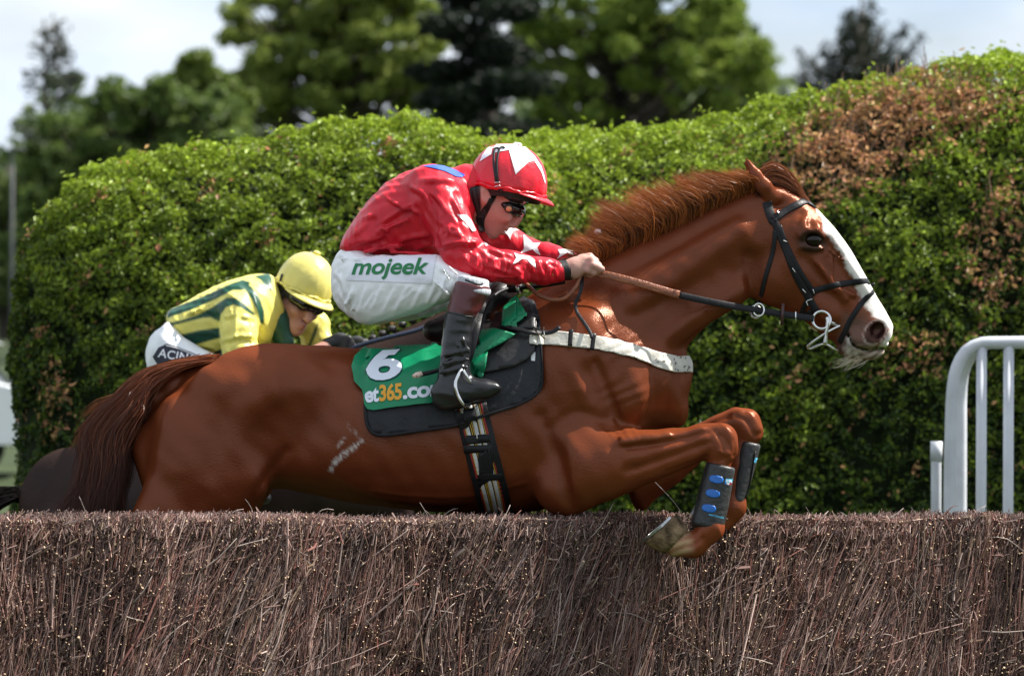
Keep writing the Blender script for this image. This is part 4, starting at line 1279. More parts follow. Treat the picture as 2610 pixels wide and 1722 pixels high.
# hair: thin tapered blades along curves
M_mane = mat("chestnut_mane_hair", (0.26, 0.075, 0.025), rough=0.42, spec=0.3, attr='col', trans=.25)
def hair(curves, w0, cols, name, m, parent, jitter=0.4, rng=RNG, tipc=None):
    """curves: N x K x 3 array; each becomes a tapered blade facing a random side"""
    N, K0, _ = curves.shape
    if K0 > 3:                                     # Catmull-Rom to a smooth strand
        K = 13
        pad_ = np.concatenate([2 * curves[:, :1] - curves[:, 1:2], curves, 2 * curves[:, -1:] - curves[:, -2:-1]], 1)
        tt_ = np.linspace(0, K0 - 1 - 1e-6, K); ii = tt_.astype(int); f_ = (tt_ - ii)[None, :, None]
        a_, b_, c_, d_ = (pad_[:, ii + j] for j in range(4))
        curves = .5 * (2 * b_ + (c_ - a_) * f_ + (2 * a_ - 5 * b_ + 4 * c_ - d_) * f_ ** 2 + (3 * b_ - a_ - 3 * c_ + d_) * f_ ** 3)
    N, K, _ = curves.shape
    tg = np.gradient(curves, axis=1); tg /= np.linalg.norm(tg, axis=2)[..., None] + 1e-9
    r = np.array([0, 1.0, 0]) + rng.normal(0, jitter, (N, 1, 3))
    sd = np.cross(tg, r); sd /= np.linalg.norm(sd, axis=2)[..., None] + 1e-9
    t = np.linspace(0, 1, K)
    w = (w0[:, None] * (1 - t[None, :] ** 1.6 * .93))[..., None]
    V = np.stack([curves - sd * w / 2, curves + sd * w / 2], 2).reshape(-1, 3)
    k = np.arange(N)[:, None, None] * 2 * K
    j = (np.arange(K - 1) * 2)[None, :, None]
    Q = (k + j + np.array([[[0, 1, 3, 2]]])).reshape(-1, 4)
    C = np.repeat(cols, 2 * K, axis=0)
    if tipc is not None:                           # colour runs from root to tip
        f_ = np.tile(np.repeat(np.linspace(0, 1, K), 2), N)[:, None] ** .8
        C = C * (1 - f_) + np.repeat(tipc, 2 * K, axis=0) * f_
    return mesh_obj(name, V, Q, m, parent, smooth=True, cols=C)
def hair_cols(n, lo=(0.10, 0.026, 0.010), hi=(0.38, 0.125, 0.04), rng=RNG):
    f = rng.random((n, 1)) ** 1.3
    return np.array(lo) * (1 - f) + np.array(hi) * f
# mane: roots along the crest, blown up and back
crest = [(1470, 690), (1538, 664), (1598, 632), (1677, 598), (1795, 540), (1880, 500), (1932, 478)]
tips = [(1455, 630), (1508, 575), (1552, 525), (1640, 482), (1740, 452), (1840, 438), (1890, 428)]
N = 9500
t = RNG.random(N)
cr = resample(crest, 80); tp_ = resample(tips, 80)
at80 = lambda arr, q: np.stack([np.interp(np.clip(q, 0, 1) * 79, np.arange(80), arr[:, i]) for i in (0, 1)], 1)
root = at80(cr, t)
clump = np.round(t * 70 + RNG.normal(0, .45, N)) / 70
hsh = lambda q: (np.sin(q * 191.7) * 43758.5) % 1.0
cs, cs2 = hsh(clump), hsh(clump * 1.7 + .3)
lenf = (.50 + .46 * cs ** .8 + RNG.normal(0, .13, N))
sway = (cs2 - .5) * .05
tip = at80(tp_, t + RNG.normal(0, .022, N) + sway) * .5 + at80(tp_, clump + sway) * .5
end = root + (tip - root) * lenf[:, None]
yr = RNG.normal(0, .016, N)
k0 = 1 / SCALE
def w3(q, y): return np.stack([(q[:, 0] - 1305) * k0, y, EYE + (HOR - q[:, 1]) * k0], 1)
ye = yr * 1.8 - .03 * cs2 + RNG.normal(0, .012, N)
R0, R3 = w3(root, yr), w3(end, ye)
side = (R3 - R0)
bulge = np.array([[.022, -.022, .004]]) * (.3 + RNG.random((N, 1)) * .9)
droop = np.stack([-.030 * RNG.random(N) - .022 * cs, -.01 * RNG.random(N), -.018 * RNG.random(N) * cs2], 1)
CU = np.stack([R0 - np.array([0, 0, .014]), R0 + side * .33 + bulge, R0 + side * .7 + bulge * .9 + droop * .25, R3 + droop], 1)
hair(CU, RNG.uniform(.0010, .0024, N), hair_cols(N, (0.16, 0.040, 0.012), (0.60, 0.21, 0.06)) * (.6 + .55 * cs2)[:, None], "mane", M_mane, horse)
N = 420
t = RNG.random(N); root = at80(cr, t); tip = at80(tp_, t + RNG.normal(-.02, .03, N))
end = root + (tip - root) * RNG.uniform(.85, 1.25, (N, 1))
R0, R3 = w3(root, RNG.normal(0, .015, N)), w3(end, RNG.normal(-.02, .03, N))
CU = np.stack([R0, R0 + (R3 - R0) * .35 + np.array([.02, -.01, .0]), R0 + (R3 - R0) * .7 + np.array([.014, -.01, .004]), R3 + RNG.normal(0, .006, (N, 3))], 1)
hair(CU, RNG.uniform(.0007, .0013, N), hair_cols(N, (0.3, 0.09, 0.03), (0.65, 0.26, 0.09)), "mane_wisps", M_mane, horse)
# shorter hairs lying over the near side of the crest
N = 4500
t = RNG.random(N)
root = at80(cr, t) + np.array([[2, -8]])
R0 = w3(root, RNG.uniform(-.03, -.002, N))
dirv = np.stack([-.050 + RNG.normal(0, .018, N), -.030 + RNG.normal(0, .010, N), .006 + RNG.normal(0, .016, N)], 1) * RNG.uniform(.5, 1.15, (N, 1))
CU = np.stack([R0, R0 + dirv * .4 + np.array([-.004, -.012, .012]), R0 + dirv * .75 + np.array([-.006, -.012, .008]), R0 + dirv], 1)
hair(CU, RNG.uniform(.0012, .0026, N), hair_cols(N, (0.05, 0.014, 0.006), (0.20, 0.06, 0.02)), "mane_fringe", M_mane, horse)
# forelock swept back over the poll
N = 3200
lay = RNG.random(N) ** .6                      # 0 = against the skull, 1 = outer contour
inn = np.array([(1950, 474), (1975, 470), (2012, 486), (2040, 503), (2058, 516)], float)
out = np.array([(1938, 436), (1962, 417), (1994, 427), (2030, 468), (2066, 517)], float)
yy = RNG.normal(-.004, .020, N)
CU = np.stack([w3(inn[j] * (1 - lay[:, None]) + out[j] * lay[:, None] + RNG.normal(0, 2.5, (N, 2)) + (np.array([[-1, 0]]) * (RNG.random((N, 1)) * 26) if j == 4 else 0), yy * (1 - .1 * j)) for j in range(5)], 1)
hair(CU, RNG.uniform(.0015, .0032, N), hair_cols(N, (0.11, 0.028, 0.010), (0.36, 0.12, 0.04)), "forelock", M_mane, horse)
# tail: from the dock, arching back and hanging behind the thigh
N = 13000
s_ = RNG.random(N)
rt = resample([(560, 912), (500, 918), (440, 942), (395, 985), (358, 1036)], 50)
rp = np.stack([np.interp(s_ * 49, np.arange(50), rt[:, i]) for i in (0, 1)], 1) + RNG.normal(0, 4, (N, 2))
q = np.clip(.5 * (1 - s_) + .5 * RNG.random(N) + RNG.normal(0, .06, N), 0, 1)       # outer hairs start high on the dock
cl_ = hsh(np.round(q * 40) / 40)
m1 = rp * .25 + .75 * np.stack([375 - 105 * q, 1000 + 62 * (1 - q) - 6 * q], 1) + RNG.normal(0, 5, (N, 2))
wv = (cl_ - .5)
m2 = np.stack([338 - 122 * q + 26 * wv, 1112 - 10 * q], 1) + RNG.normal(0, 7, (N, 2))
m3 = np.stack([324 - 116 * q - 22 * wv, 1205 + 0 * q], 1) + RNG.normal(0, 8, (N, 2))
e = np.stack([300 - 150 * q + 60 * (cl_ - .5), 1290 + 90 * RNG.random(N)], 1) + RNG.normal(0, 10, (N, 2))
yy = RNG.normal(0, .04, N)
CU = np.stack([w3(rp, yy * .5), w3(rp * .5 + m1 * .5 + np.array([[-9, -14]]), yy * .75), w3(m1, yy), w3(m2, yy * 1.2), w3(m3, yy * 1.3), w3(e, yy * 1.4)], 1)
tl = hair_cols(N, (0.10, 0.026, 0.010), (0.36, 0.10, 0.032)) * (.7 + .6 * cl_)[:, None]
hair(CU, RNG.uniform(.0013, .0030, N), tl, "tail", M_mane, horse, tipc=hair_cols(N, (0.016, 0.007, 0.006), (0.085, 0.024, 0.013)))
# stray tail hairs
N = 120
q = RNG.random(N)
a = np.stack([300 - 40 * q, 1000 + 60 * q], 1); b = a + np.stack([-60 - 40 * RNG.random(N), 50 + 60 * q], 1)
CU = np.stack([w3(a, 0 * q), w3((a + b) / 2 + np.array([[-5, -8]]), 0 * q), w3(b, 0 * q)], 1)
hair(CU, np.full(N, .002), hair_cols(N), "tail_wisps", M_mane, horse)
# whiskers under the chin
N = 46
a = np.stack([RNG.uniform(2150, 2215, N), RNG.uniform(905, 925, N)], 1)
b = a + np.stack([-RNG.uniform(15, 70, N), RNG.uniform(2, 28, N)], 1)
yy = RNG.normal(-.02, .02, N)
CU = np.stack([w3(a, yy), w3((a + b) / 2 + np.array([[-4, 5]]), yy), w3(b, yy)], 1)
M_whisk = mat("pale_whisker", (0.5, 0.42, 0.33), rough=.5, attr='col')
hair(CU, np.full(N, .0014), np.tile(np.array([.5, .42, .33]), (N, 1)), "whiskers", M_whisk, horse)

V, F = sphere(tuple(P(1524, 591, -.05)), .0115, n=10, sc=(1.1, .6, .8)); mesh_obj("mane_tie", V, F, mat("pale_mane_tie", (0.72, 0.60, 0.58), rough=.3), horse)
V, F = sphere(tuple(P(1531, 604, -.05)), .006, n=8, sc=(1.2, .6, .7)); mesh_obj("mane_tie", V, F, bpy.data.materials["pale_mane_tie"], horse)
# hooves with their shoes
M_hoof = mat("hoof_horn", (0.20, 0.135, 0.08), rough=.85, spec=.15, var=.85, vscale=26, bump=.8, bscale=70, detail=8)
M_iron = mat("worn_horseshoe", (0.42, 0.42, 0.43), rough=.35, metal=.9, var=.3, vscale=50)
M_sole = mat("hoof_sole", (0.05, 0.045, 0.04), rough=.9, var=.5, vscale=60, bump=.5)
def hoof(c_px, s_px, y, rt, rs, name="hoof"):
    c, sc = np.array(P(*c_px, y)), np.array(P(*s_px, y))
    ax = sc - c; L = np.linalg.norm(ax); ax /= L
    fw = np.array([-ax[2], 0, ax[0]]); fw = fw if fw[2] < 0 else -fw    # toe side
    sd = np.array([0, 1.0, 0])
    V, F = [], []
    n = 28
    prof = [(0, rt * .6), (.0, rt), (.25, rt * 1.08), (.9, rs), (1.0, rs * 1.0)]
    for (t, r) in prof:
        for j in range(n):
            a = 2 * math.pi * j / n
            toe = max(0, math.cos(a))
            V.append(c + ax * (L * t * (1 + .12 * toe * t)) + fw * (math.cos(a) * r * (1.0 + .16 * toe * t)) + sd * math.sin(a) * r * .92)
    for i in range(len(prof) - 1):
        for j in range(n): F.append((i * n + j, i * n + (j + 1) % n, (i + 1) * n + (j + 1) % n, (i + 1) * n + j))
    h = mesh_obj(name, V, F, M_hoof, horse)
    ring = np.array(V[-n:])
    cc = ring.mean(0)
    mesh_obj("sole", np.vstack([ring - ax * .006, [cc - ax * .016]]), [(j, (j + 1) % n, n) for j in range(n)], M_sole, h)
    pth = [cc + (ring[j] - cc) * .9 + ax * .002 for j in list(range(n // 2 + 4, n)) + list(range(0, n // 2 - 3))]
    V2, F2 = [], []
    for p in pth:
        o = (p - cc); o /= np.linalg.norm(o)
        for (a, b) in ((-.011, 0), (.007, 0), (.007, .008), (-.011, .008)): V2.append(p + o * a + ax * b)
    for i in range(len(pth) - 1):
        for k in range(4): F2.append((i * 4 + k, i * 4 + (k + 1) % 4, (i + 1) * 4 + (k + 1) % 4, (i + 1) * 4 + k))
    mesh_obj("horseshoe", V2, F2, M_iron, h, smooth=False)
hoof((1724, 1380), (1688, 1344), YN, .054, .065)
hoof((1790, 1324), (1768, 1312), YF, .052, .060)

# ================================================================== JOCKEY IN RED
def field_px(x0, y0, x1, y1, ya, yb, h):
    a, b = P(x0, y1, 0), P(x1, y0, 0)
    k0_, k1_ = (DIST + ya) / DIST, (DIST + yb) / DIST
    xs = [P(x, 0, y).x for x in (x0, x1) for y in (ya, yb)]
    zs = [P(0, z, y).z for z in (y0, y1) for y in (ya, yb)]
    return Field((min(xs), ya, min(zs)), (max(xs), yb, max(zs)), h)
def wrinkle(amp, f, ax, ph):
    """folds running across direction ax"""
    a = np.array(ax, float)
    def fn(X, Y, Z):
        w = a[0] * X + a[1] * Y + a[2] * Z
        c = np.sin(X * 17 + ph) * np.cos(Z * 23 - ph) + np.sin(Y * 19 + Z * 11)
        return amp * (np.abs(np.sin(w * f + 1.6 * c + ph)) - .5)
    return fn

M_silk_red = mat("red_silk", (0.62, 0.012, 0.028), rough=0.40, spec=0.36, var=.12, vscale=10, bump=.38, bscale=22, bdist=.012, stretch=(1.6, 1, .6), attr='col')
M_white_breech = mat("white_breeches", (0.88, 0.89, 0.91), rough=.5, spec=.35, var=.05, vscale=10, bump=.3, bscale=26, bdist=.010, attr='col')
M_boot = mat("black_boot_leather", (0.012, 0.012, 0.014), rough=.28, spec=.55, attr='col', bump=.25, bscale=40, bdist=.006)
M_skin = mat("skin", (0.52, 0.30, 0.24), rough=.5, spec=.35, attr='col', var=.08, vscale=30, bump=.08, bscale=120)
M_white = mat("white_cloth", (0.80, 0.80, 0.83), rough=.45, var=.03, bump=.2, bscale=40, bdist=.006)
M_blue = mat("blue_cloth", (0.02, 0.09, 0.50), rough=.4, var=.1, bump=.2, bscale=40)
M_black = mat("black_webbing", (0.010, 0.010, 0.011), rough=.5, spec=.4, bump=.15, bscale=120)
M_blackgloss = mat("black_goggle_frame", (0.008, 0.008, 0.009), rough=.12, spec=.7)
M_steelb = mat("bright_steel", (0.66, 0.66, 0.66), rough=.18, metal=1.0, var=.1, vscale=40)
M_orange = mat("amber_lens_plate", (0.62, 0.27, 0.12), rough=.15, spec=.7)
M_green_ink = mat("green_print", (0.0, 0.17, 0.045), rough=.5)

rider = thing("person", "jockey in red silks with white stars crouched over the chestnut horse", "person", (P(1010, 800, 0).x, 0, P(1010, 800, 0).z))
# ---- body: one continuous figure under the clothes
B = field_px(840, 380, 1560, 1060, -.44, .44, .0055)
B.ell(P(1282, 468, 0), (.086, .070, .082), k=.02)                         # skull
B.loft((1302, 500), (1254, 606), [(1350, 505), (1338, 522), (1322, 540), (1308, 556), (1298, 571), (1290, 580), (1284, 588), (1277, 596), (1268, 603), (1257, 607)],
       [(1250, 480), (1238, 500), (1231, 530), (1226, 556), (1231, 580), (1243, 601)], [(0, .066), (.3, .061), (.55, .053), (.8, .037), (1, .026)], k=.02, n=2.1, endk=.012)   # face and jaw
B.ell(P(1258, 600, 0), (.016, .021, .011), k=.008)                        # chin
B.chain([P(1331, 538, 0), P(1322, 555, 0), P(1310, 573, 0)], [.009, .0115, .0125], k=.008)  # nose
B.ell(P(1302, 576, -.011), (.010, .008, .007), k=.005); B.ell(P(1302, 576, .011), (.010, .008, .007), k=.005)
B.ell(P(1289, 583, 0), (.010, .021, .007), k=.005, rot=-35)               # upper lip
B.ell(P(1281, 593, 0), (.010, .018, .007), k=.005, rot=-35)               # lower lip
B.cone(P(1286, 589, -.024), P(1286, 589, .024), .0028, k=.002, op='s')
for s in (-1, 1):
    B.ell(P(1292, 554, s * .042), (.018, .011, .016), k=.015)             # cheekbone
    B.ell(P(1235, 498, s * .076), (.020, .014, .031), k=.005, rot=20)     # ear
    B.ell(P(1238, 498, s * .092), (.011, .010, .021), k=.004, op='s', rot=20)
B.cone(P(1250, 535, 0), P(1185, 500, 0), .056, .06, k=.03)                # neck
B.chain([P(1185, 505, 0), P(1080, 545, 0), P(960, 592, 0), P(910, 705, 0)], [.06, .085, .06, .065], k=.05, ys=.8)
for s, hand in ((-1, True), (1, True)):
    if s < 0: arm = [(1110, 500, -.15), (1165, 620, -.235), (1190, 660, -.25), (1305, 682, -.222), (1440, 689, -.165)]
    else: arm = [(1160, 520, .15), (1230, 595, .215), (1290, 632, .215), (1345, 652, .19), (1470, 668, .10)]
    B.chain([P(*a) for a in arm], [.05, .036, .036, .032, .025], k=.02)
    thigh = [(915, 710, s * .09), (1060, 725, s * .19), (1205, 735, s * .28)]
    B.chain([P(*a) for a in thigh], [.06, .05, .035], k=.03)
    B.chain([P(1205, 735, s * .28), P(1165, 870, s * .345), P(1148, 990, s * .352), P(1255, 992, s * .352)], [.035, .027, .020, .014], k=.02)
# near hand closed on the rein
def handp(dy):
    B.chain([P(1440, 689, -.165 + dy), P(1462, 684, -.165 + dy), P(1488, 672, -.16 + dy)], [.026, .032, .030], k=.012, ys=1.15)
    fing = [[(1480, 656, -.140), (1503, 653, -.158), (1519, 664, -.160), (1514, 677, -.142), (1500, 680, -.135)],
            [(1482, 664, -.160), (1508, 663, -.180), (1526, 675, -.178), (1519, 688, -.155), (1502, 690, -.145)],
            [(1482, 675, -.168), (1510, 675, -.188), (1534, 686, -.182), (1522, 695, -.160), (1505, 696, -.150)],
            [(1478, 687, -.165), (1500, 688, -.184), (1514, 695, -.178), (1506, 701, -.158), (1496, 700, -.150)]]
    for f in fing:
        B.chain([P(a, b, c + dy) for a, b, c in f], [.0115, .0105, .0095, .0085, .0075], k=.005)
        B.ell(P(f[1][0], f[1][1], f[1][2] + dy), (.0115, .0115, .0115), k=.004)
    B.chain([P(1470, 668, -.135 + dy), P(1496, 668, -.115 + dy), P(1518, 680, -.122 + dy), P(1534, 689, -.140 + dy)], [.015, .012, .0105, .008], k=.006)
handp(0.0); handp(.25)
BV, BQ = B.mesh(smooth=2)
bx, by = to_px(BV)
skin = np.tile(np.array([0.48, 0.265, 0.215]), (len(BV), 1))
lip = np.clip(1.2 - np.hypot((bx - 1284) / 13, (by - 589) / 9), 0, 1)
skin = skin * (1 - .5 * lip[:, None]) + np.array([.38, .12, .11]) * .5 * lip[:, None]
chk = np.clip(1 - np.hypot((bx - 1275) / 40, (by - 560) / 30), 0, 1) * .25
skin = skin * (1 - chk[:, None]) + np.array([.52, .19, .16]) * chk[:, None]
stub = np.clip(1 - np.hypot((bx - 1245) / 40, (by - 585) / 25), 0, 1) * .2
skin = skin * (1 - stub[:, None]) + np.array([.30, .20, .18]) * stub[:, None]
kn = np.clip(1 - np.hypot((bx - 1510) / 25, (by - 668) / 22), 0, 1) * .3
skin = skin * (1 - kn[:, None]) + np.array([.56, .25, .21]) * kn[:, None]
hair_m = np.clip((1226 - bx + (by - 470) * .05) / 4, 0, 1) * np.clip((540 - by) / 6, 0, 1) * (bx > 1180)
skin = skin * (1 - hair_m[:, None]) + np.array([.012, .010, .010]) * hair_m[:, None]
mesh_obj("body", BV, BQ, M_skin, rider, cols=skin)
BB = bvh_of(BV, BQ)

# ---- silk jacket
J = field_px(835, 395, 1480, 745, -.36, .34, .0048)
J.loft((868, 640), (1200, 500),
       [(850, 636), (864, 624), (881, 594), (911, 548), (945, 504), (985, 464), (1036, 436), (1070, 424), (1103, 419), (1140, 425), (1178, 442), (1205, 470)],
       [(880, 655), (935, 662), (1002, 660), (1080, 664), (1140, 655), (1185, 610), (1212, 560)],
       [(0, .15), (.12, .165), (.35, .168), (.6, .19), (.85, .20), (1, .11)], k=.03, n=2.3, endk=.03)
J.chain([P(1095, 480, -.13), P(1115, 505, -.175), P(1142, 555, -.21), P(1166, 612, -.24), P(1180, 655, -.255), P(1240, 673, -.245), P(1305, 682, -.225), P(1389, 691, -.185), P(1424, 692, -.17)],
        [.075, .072, .063, .063, .056, .051, .048, .038, .033], k=.03)
J.chain([P(1150, 500, .13), P(1200, 550, .20), P(1250, 600, .225), P(1292, 628, .22), P(1345, 650, .195), P(1400, 659, .165), P(1462, 666, .115)],
        [.08, .068, .062, .058, .050, .042, .034], k=.03)
J.cone(P(1195, 480, 0), P(1212, 500, 0), .078, .070, k=.02)                 # collar
J.ell(P(1228, 508, 0), (.055, .058, .07), k=.012, op='s', rot=-30)
J.ell(P(1225, 560, 0), (.06, .055, .05), k=.02, op='s')
# sewn and gathered folds
for (a, b, r) in (((1010, 520, -.19), (1075, 545, -.21), .008), ((960, 590, -.165), (1040, 560, -.20), .007), ((900, 620, -.15), (985, 585, -.17), .007), ((930, 640, -.165), (1030, 625, -.18), .008),
                  ((1080, 470, -.20), (1120, 520, -.235), .008), ((1105, 560, -.25), (1130, 630, -.285), .007), ((1215, 690, -.29), (1330, 712, -.265), .007), ((1230, 655, -.29), (1300, 668, -.27), .006),
                  ((1330, 668, -.258), (1350, 712, -.245), .006), ((1372, 668, -.232), (1384, 712, -.22), .006), ((1400, 664, -.21), (1408, 712, -.20), .005), ((1180, 600, -.29), (1215, 625, -.28), .008), ((1160, 640, -.31), (1250, 700, -.29), .007),
                  ((1130, 470, -.20), (1175, 540, -.235), .007), ((1270, 650, -.275), (1330, 690, -.268), .006), ((1000, 640, -.17), (1100, 650, -.19), .008)):
    J.cone(P(*a), P(*b), r, r * .6, k=.010)
for (a, b, r) in (((1095, 480, -.25), (1110, 620, -.27), .012), ((1140, 640, -.335), (1225, 640, -.315), .010), ((890, 640, -.20), (1000, 600, -.22), .010), ((960, 650, -.19), (1060, 615, -.225), .010),
                  ((1340, 672, -.275), (1358, 716, -.262), .007), ((1240, 700, -.315), (1300, 690, -.292), .007)):
    J.cone(P(*a), P(*b), r, r * .6, k=.022, op='s')
J.noise(wrinkle(.0035, 34, (.8, .5, .6), .7))
J.noise(wrinkle(.0016, 95, (.9, -.3, .7), 2.1))
JV, JQ = J.mesh(smooth=2)
def crease(V, Q, lines, ymax=9):
    """sharp cloth folds: a ridge with a hollow beside it, along traced lines on the near side"""
    N = vnormals(V, Q); x, y = to_px(V)
    d = np.zeros(len(V))
    msk = np.clip(-N[:, 1] * 2 + .25, 0, 1) * (V[:, 1] < ymax)
    for (ln, amp, w) in lines:
        q = resample(ln, 16) if len(ln) > 2 else np.array(ln, float)
        best = np.full(len(x), 1e9); sg = np.zeros(len(x)); tt = np.zeros(len(x))
        for i in range(len(q) - 1):
            ab = q[i + 1] - q[i]; L = np.hypot(*ab) + 1e-9
            t = np.clip(((x - q[i][0]) * ab[0] + (y - q[i][1]) * ab[1]) / (L * L), 0, 1)
            ex, ey = x - q[i][0] - t * ab[0], y - q[i][1] - t * ab[1]
            dd = np.hypot(ex, ey); m = dd < best
            best[m] = dd[m]; sg[m] = (ex * -ab[1] + ey * ab[0])[m] / L; tt[m] = (i + t[m]) / (len(q) - 1)
        taper = np.clip(np.minimum(tt, 1 - tt) * 5, .15, 1)
        d += amp * taper * (np.exp(-(best / w) ** 2) - .75 * np.exp(-((sg - 1.7 * w) / (1.2 * w)) ** 2) * (best < 5 * w)) * msk
    return V + N * d[:, None]
rc = random.Random(8)
folds = [([(982, 502), (1022, 528)], .006, 5), ([(968, 572), (1025, 535), (1060, 520)], .007, 6), ([(972, 579), (992, 592)], .007, 5), ([(1009, 636), (1029, 609), (1103, 596)], .009, 8), ([(908, 619), (962, 606), (988, 589)], .008, 7), ([(935, 643), (975, 626), (1036, 629)], .007, 6),
         ([(1063, 461), (1137, 458), (1170, 475)], .007, 7), ([(1086, 481), (1123, 515), (1137, 549)], .006, 6), ([(1123, 629), (1163, 619), (1204, 619), (1226, 612)], .011, 7), ([(1211, 643), (1208, 662), (1214, 683)], .008, 6), ([(1238, 633), (1271, 643), (1305, 653)], .006, 5), ([(1234, 670), (1270, 686), (1312, 700)], .008, 6),
         ([(1315, 697), (1342, 724)], .008, 6), ([(1372, 670), (1386, 710)], .007, 5), ([(1352, 666), (1362, 700)], .006, 5), ([(1395, 668), (1402, 712)], .005, 4), ([(1412, 668), (1418, 710)], .005, 4), ([(1120, 560), (1150, 590), (1160, 612)], .006, 6), ([(1150, 500), (1170, 540), (1182, 575)], .006, 5), ([(1165, 480), (1185, 520)], .005, 5),
         ([(1040, 470), (1085, 500), (1105, 560)], .007, 8), ([(920, 560), (960, 545)], .005, 6), ([(900, 600), (930, 575), (950, 540)], .005, 6), ([(1050, 640), (1090, 625), (1120, 632)], .007, 6), ([(1180, 650), (1196, 672), (1230, 690)], .007, 6), ([(1255, 655), (1262, 690)], .006, 5), ([(1285, 660), (1290, 700)], .006, 5), ([(940, 520), (985, 495), (1035, 490)], .004, 7)]
for _ in range(26):
    t_ = rc.random(); bx_, by_ = 1130 + 290 * t_, (560 + 110 * t_ / .35) if t_ < .35 else 672 + 12 * t_
    an_ = rc.uniform(.6, 2.4); L_ = rc.uniform(10, 26)
    folds.append(([(bx_, by_ + rc.uniform(-25, 25)), (bx_ + L_ * math.cos(an_), by_ + rc.uniform(-25, 25) + L_ * .4 * math.sin(an_))], rc.uniform(.003, .006), rc.uniform(4, 5)))
JV = crease(JV, JQ, folds)
jx, jy = to_px(JV)
jc = np.tile(np.array([0.60, 0.010, 0.026]), (len(JV), 1))
mesh_obj("jacket", JV, JQ, M_silk_red, rider, cols=jc)
JB = bvh_of(JV, JQ)
def star(cx, cy, R, r, rot, sx=1.0, sy=1.0, shear=0.0):
    q = []
    for i in range(10):
        a = rot + i * math.pi / 5
        rr = R if i % 2 == 0 else r
        q.append((cx + rr * math.cos(a) * sx + shear * rr * math.sin(a), cy + rr * math.sin(a) * sy))
    return q
def sew(poly, bvh, off, m, parent, name, step=4, yhint=-.2, thick=.0):
    V, F = patch(poly, bvh, off, step=step, yhint=yhint, thick=thick)
    return mesh_obj(name, V, F, m, parent)
jack = [o for o in rider.children if o.name.startswith("jacket")][0]
# white stars on the near and far sleeve (traced in place)
sew([(1165, 546), (1190, 550), (1200, 562), (1212, 588), (1204, 590), (1192, 575)], JB, .0025, M_white, jack, "star")
sew([(1232, 614), (1238, 616), (1248, 626), (1238, 628), (1234, 622)], JB, .0025, M_white, jack, "star", step=3)
sew([(1310, 645), (1322, 650), (1348, 654), (1363, 664), (1366, 684), (1352, 672), (1342, 662), (1330, 660), (1308, 673), (1316, 658)], JB, .0025, M_white, jack, "star")
sew([(1276, 585), (1290, 577), (1303, 580), (1322, 588), (1305, 590), (1301, 612), (1294, 600)], JB, .0025, M_white, jack, "star", yhint=.15)
sew([(1334, 599), (1350, 612), (1358, 620), (1378, 620), (1370, 632), (1378, 650), (1368, 646), (1357, 636), (1326, 647), (1336, 634)], JB, .0025, M_white, jack, "star", yhint=.15)
sew([(1422, 637), (1440, 636), (1466, 643), (1462, 650), (1446, 645), (1420, 660), (1428, 648)], JB, .0025, M_white, jack, "star", yhint=.12)
# blue yoke showing at the nape
sew([(1078, 425), (1104, 421), (1130, 424), (1160, 434), (1186, 447), (1178, 453), (1160, 451), (1134, 438), (1105, 430)], JB, .003, M_blue, jack, "collar_yoke")
# gold elastic band and black cuff at the wrist
M_gold = mat("gold_elastic", (0.62, 0.36, 0.13), rough=.4)
V, F = tube([P(1398, 691, -.181), P(1404, 691, -.179)], .0385, n=24); mesh_obj("sleeve_band", V, F, M_gold, jack)
rr = np.random.default_rng(3)
cv = [P(1421 + i * 2.4, 690.5 - i * .2, -.172 + i * .0008) for i in range(15)]
V, F = tube(cv, [.031 + .0022 * (i % 2) for i in range(15)], n=24); mesh_obj("cuff", V, F, M_black, rider)
cv = [P(1452 + i * 3, 667, .13 - i * .002) for i in range(8)]
V, F = tube(cv, .032, n=20); mesh_obj("cuff", V, F, M_black, rider)

# ---- breeches
Bf = field_px(825, 615, 1260, 845, -.36, .36, .0055)
Bf.loft((868, 715), (1215, 728),
        [(852, 636), (880, 634), (935, 648), (1002, 650), (1060, 648), (1120, 650), (1170, 688), (1205, 702), (1230, 712)],
        [(846, 745), (860, 772), (884, 803), (918, 825), (941, 829), (1000, 815), (1069, 797), (1140, 768), (1190, 752), (1230, 745)],
        [(0, .10), (.2, .105), (.5, .098), (.8, .075), (1, .055)], y=-.09, y1=-.285, k=.03, n=2.2, endk=.03)
Bf.loft((868, 720), (1215, 740),
        [(852, 640), (935, 652), (1060, 660), (1170, 700), (1230, 715)],
        [(846, 745), (884, 803), (941, 829), (1000, 822), (1069, 814), (1140, 790), (1230, 770)],
        [(0, .10), (.2, .105), (.5, .098), (.8, .075), (1, .055)], y=.09, y1=.285, k=.03, n=2.2, endk=.03)
Bf.ell(P(905, 715, 0), (.075, .15, .10), k=.05)
Bf.ell(P(905, 672, 0), (.045, .13, .05), k=.04)
for i in range(9):
    x0 = 900 + i * 22
    Bf.cone(P(x0, 745 + 4 * (i % 3), -.21 - i * .006), P(x0 - 34 + 6 * (i % 2), 795 - 2 * i, -.185 - i * .006), .005, .003, k=.009)
for (a, b) in (((1130, 690, -.335), (1165, 740, -.335)), ((1145, 680, -.34), (1180, 712, -.335)), ((860, 700, -.17), (890, 740, -.18)), ((1110, 720, -.325), (1150, 755, -.33)), ((870, 660, -.17), (930, 668, -.2))):
    Bf.cone(P(*a), P(*b), .006, .004, k=.010)
Bf.noise(wrinkle(.0034, 38, (.8, .2, .6), .3)); Bf.noise(wrinkle(.0014, 90, (.6, .2, -.7), 1.3))
FV, FQ = Bf.mesh(smooth=2)
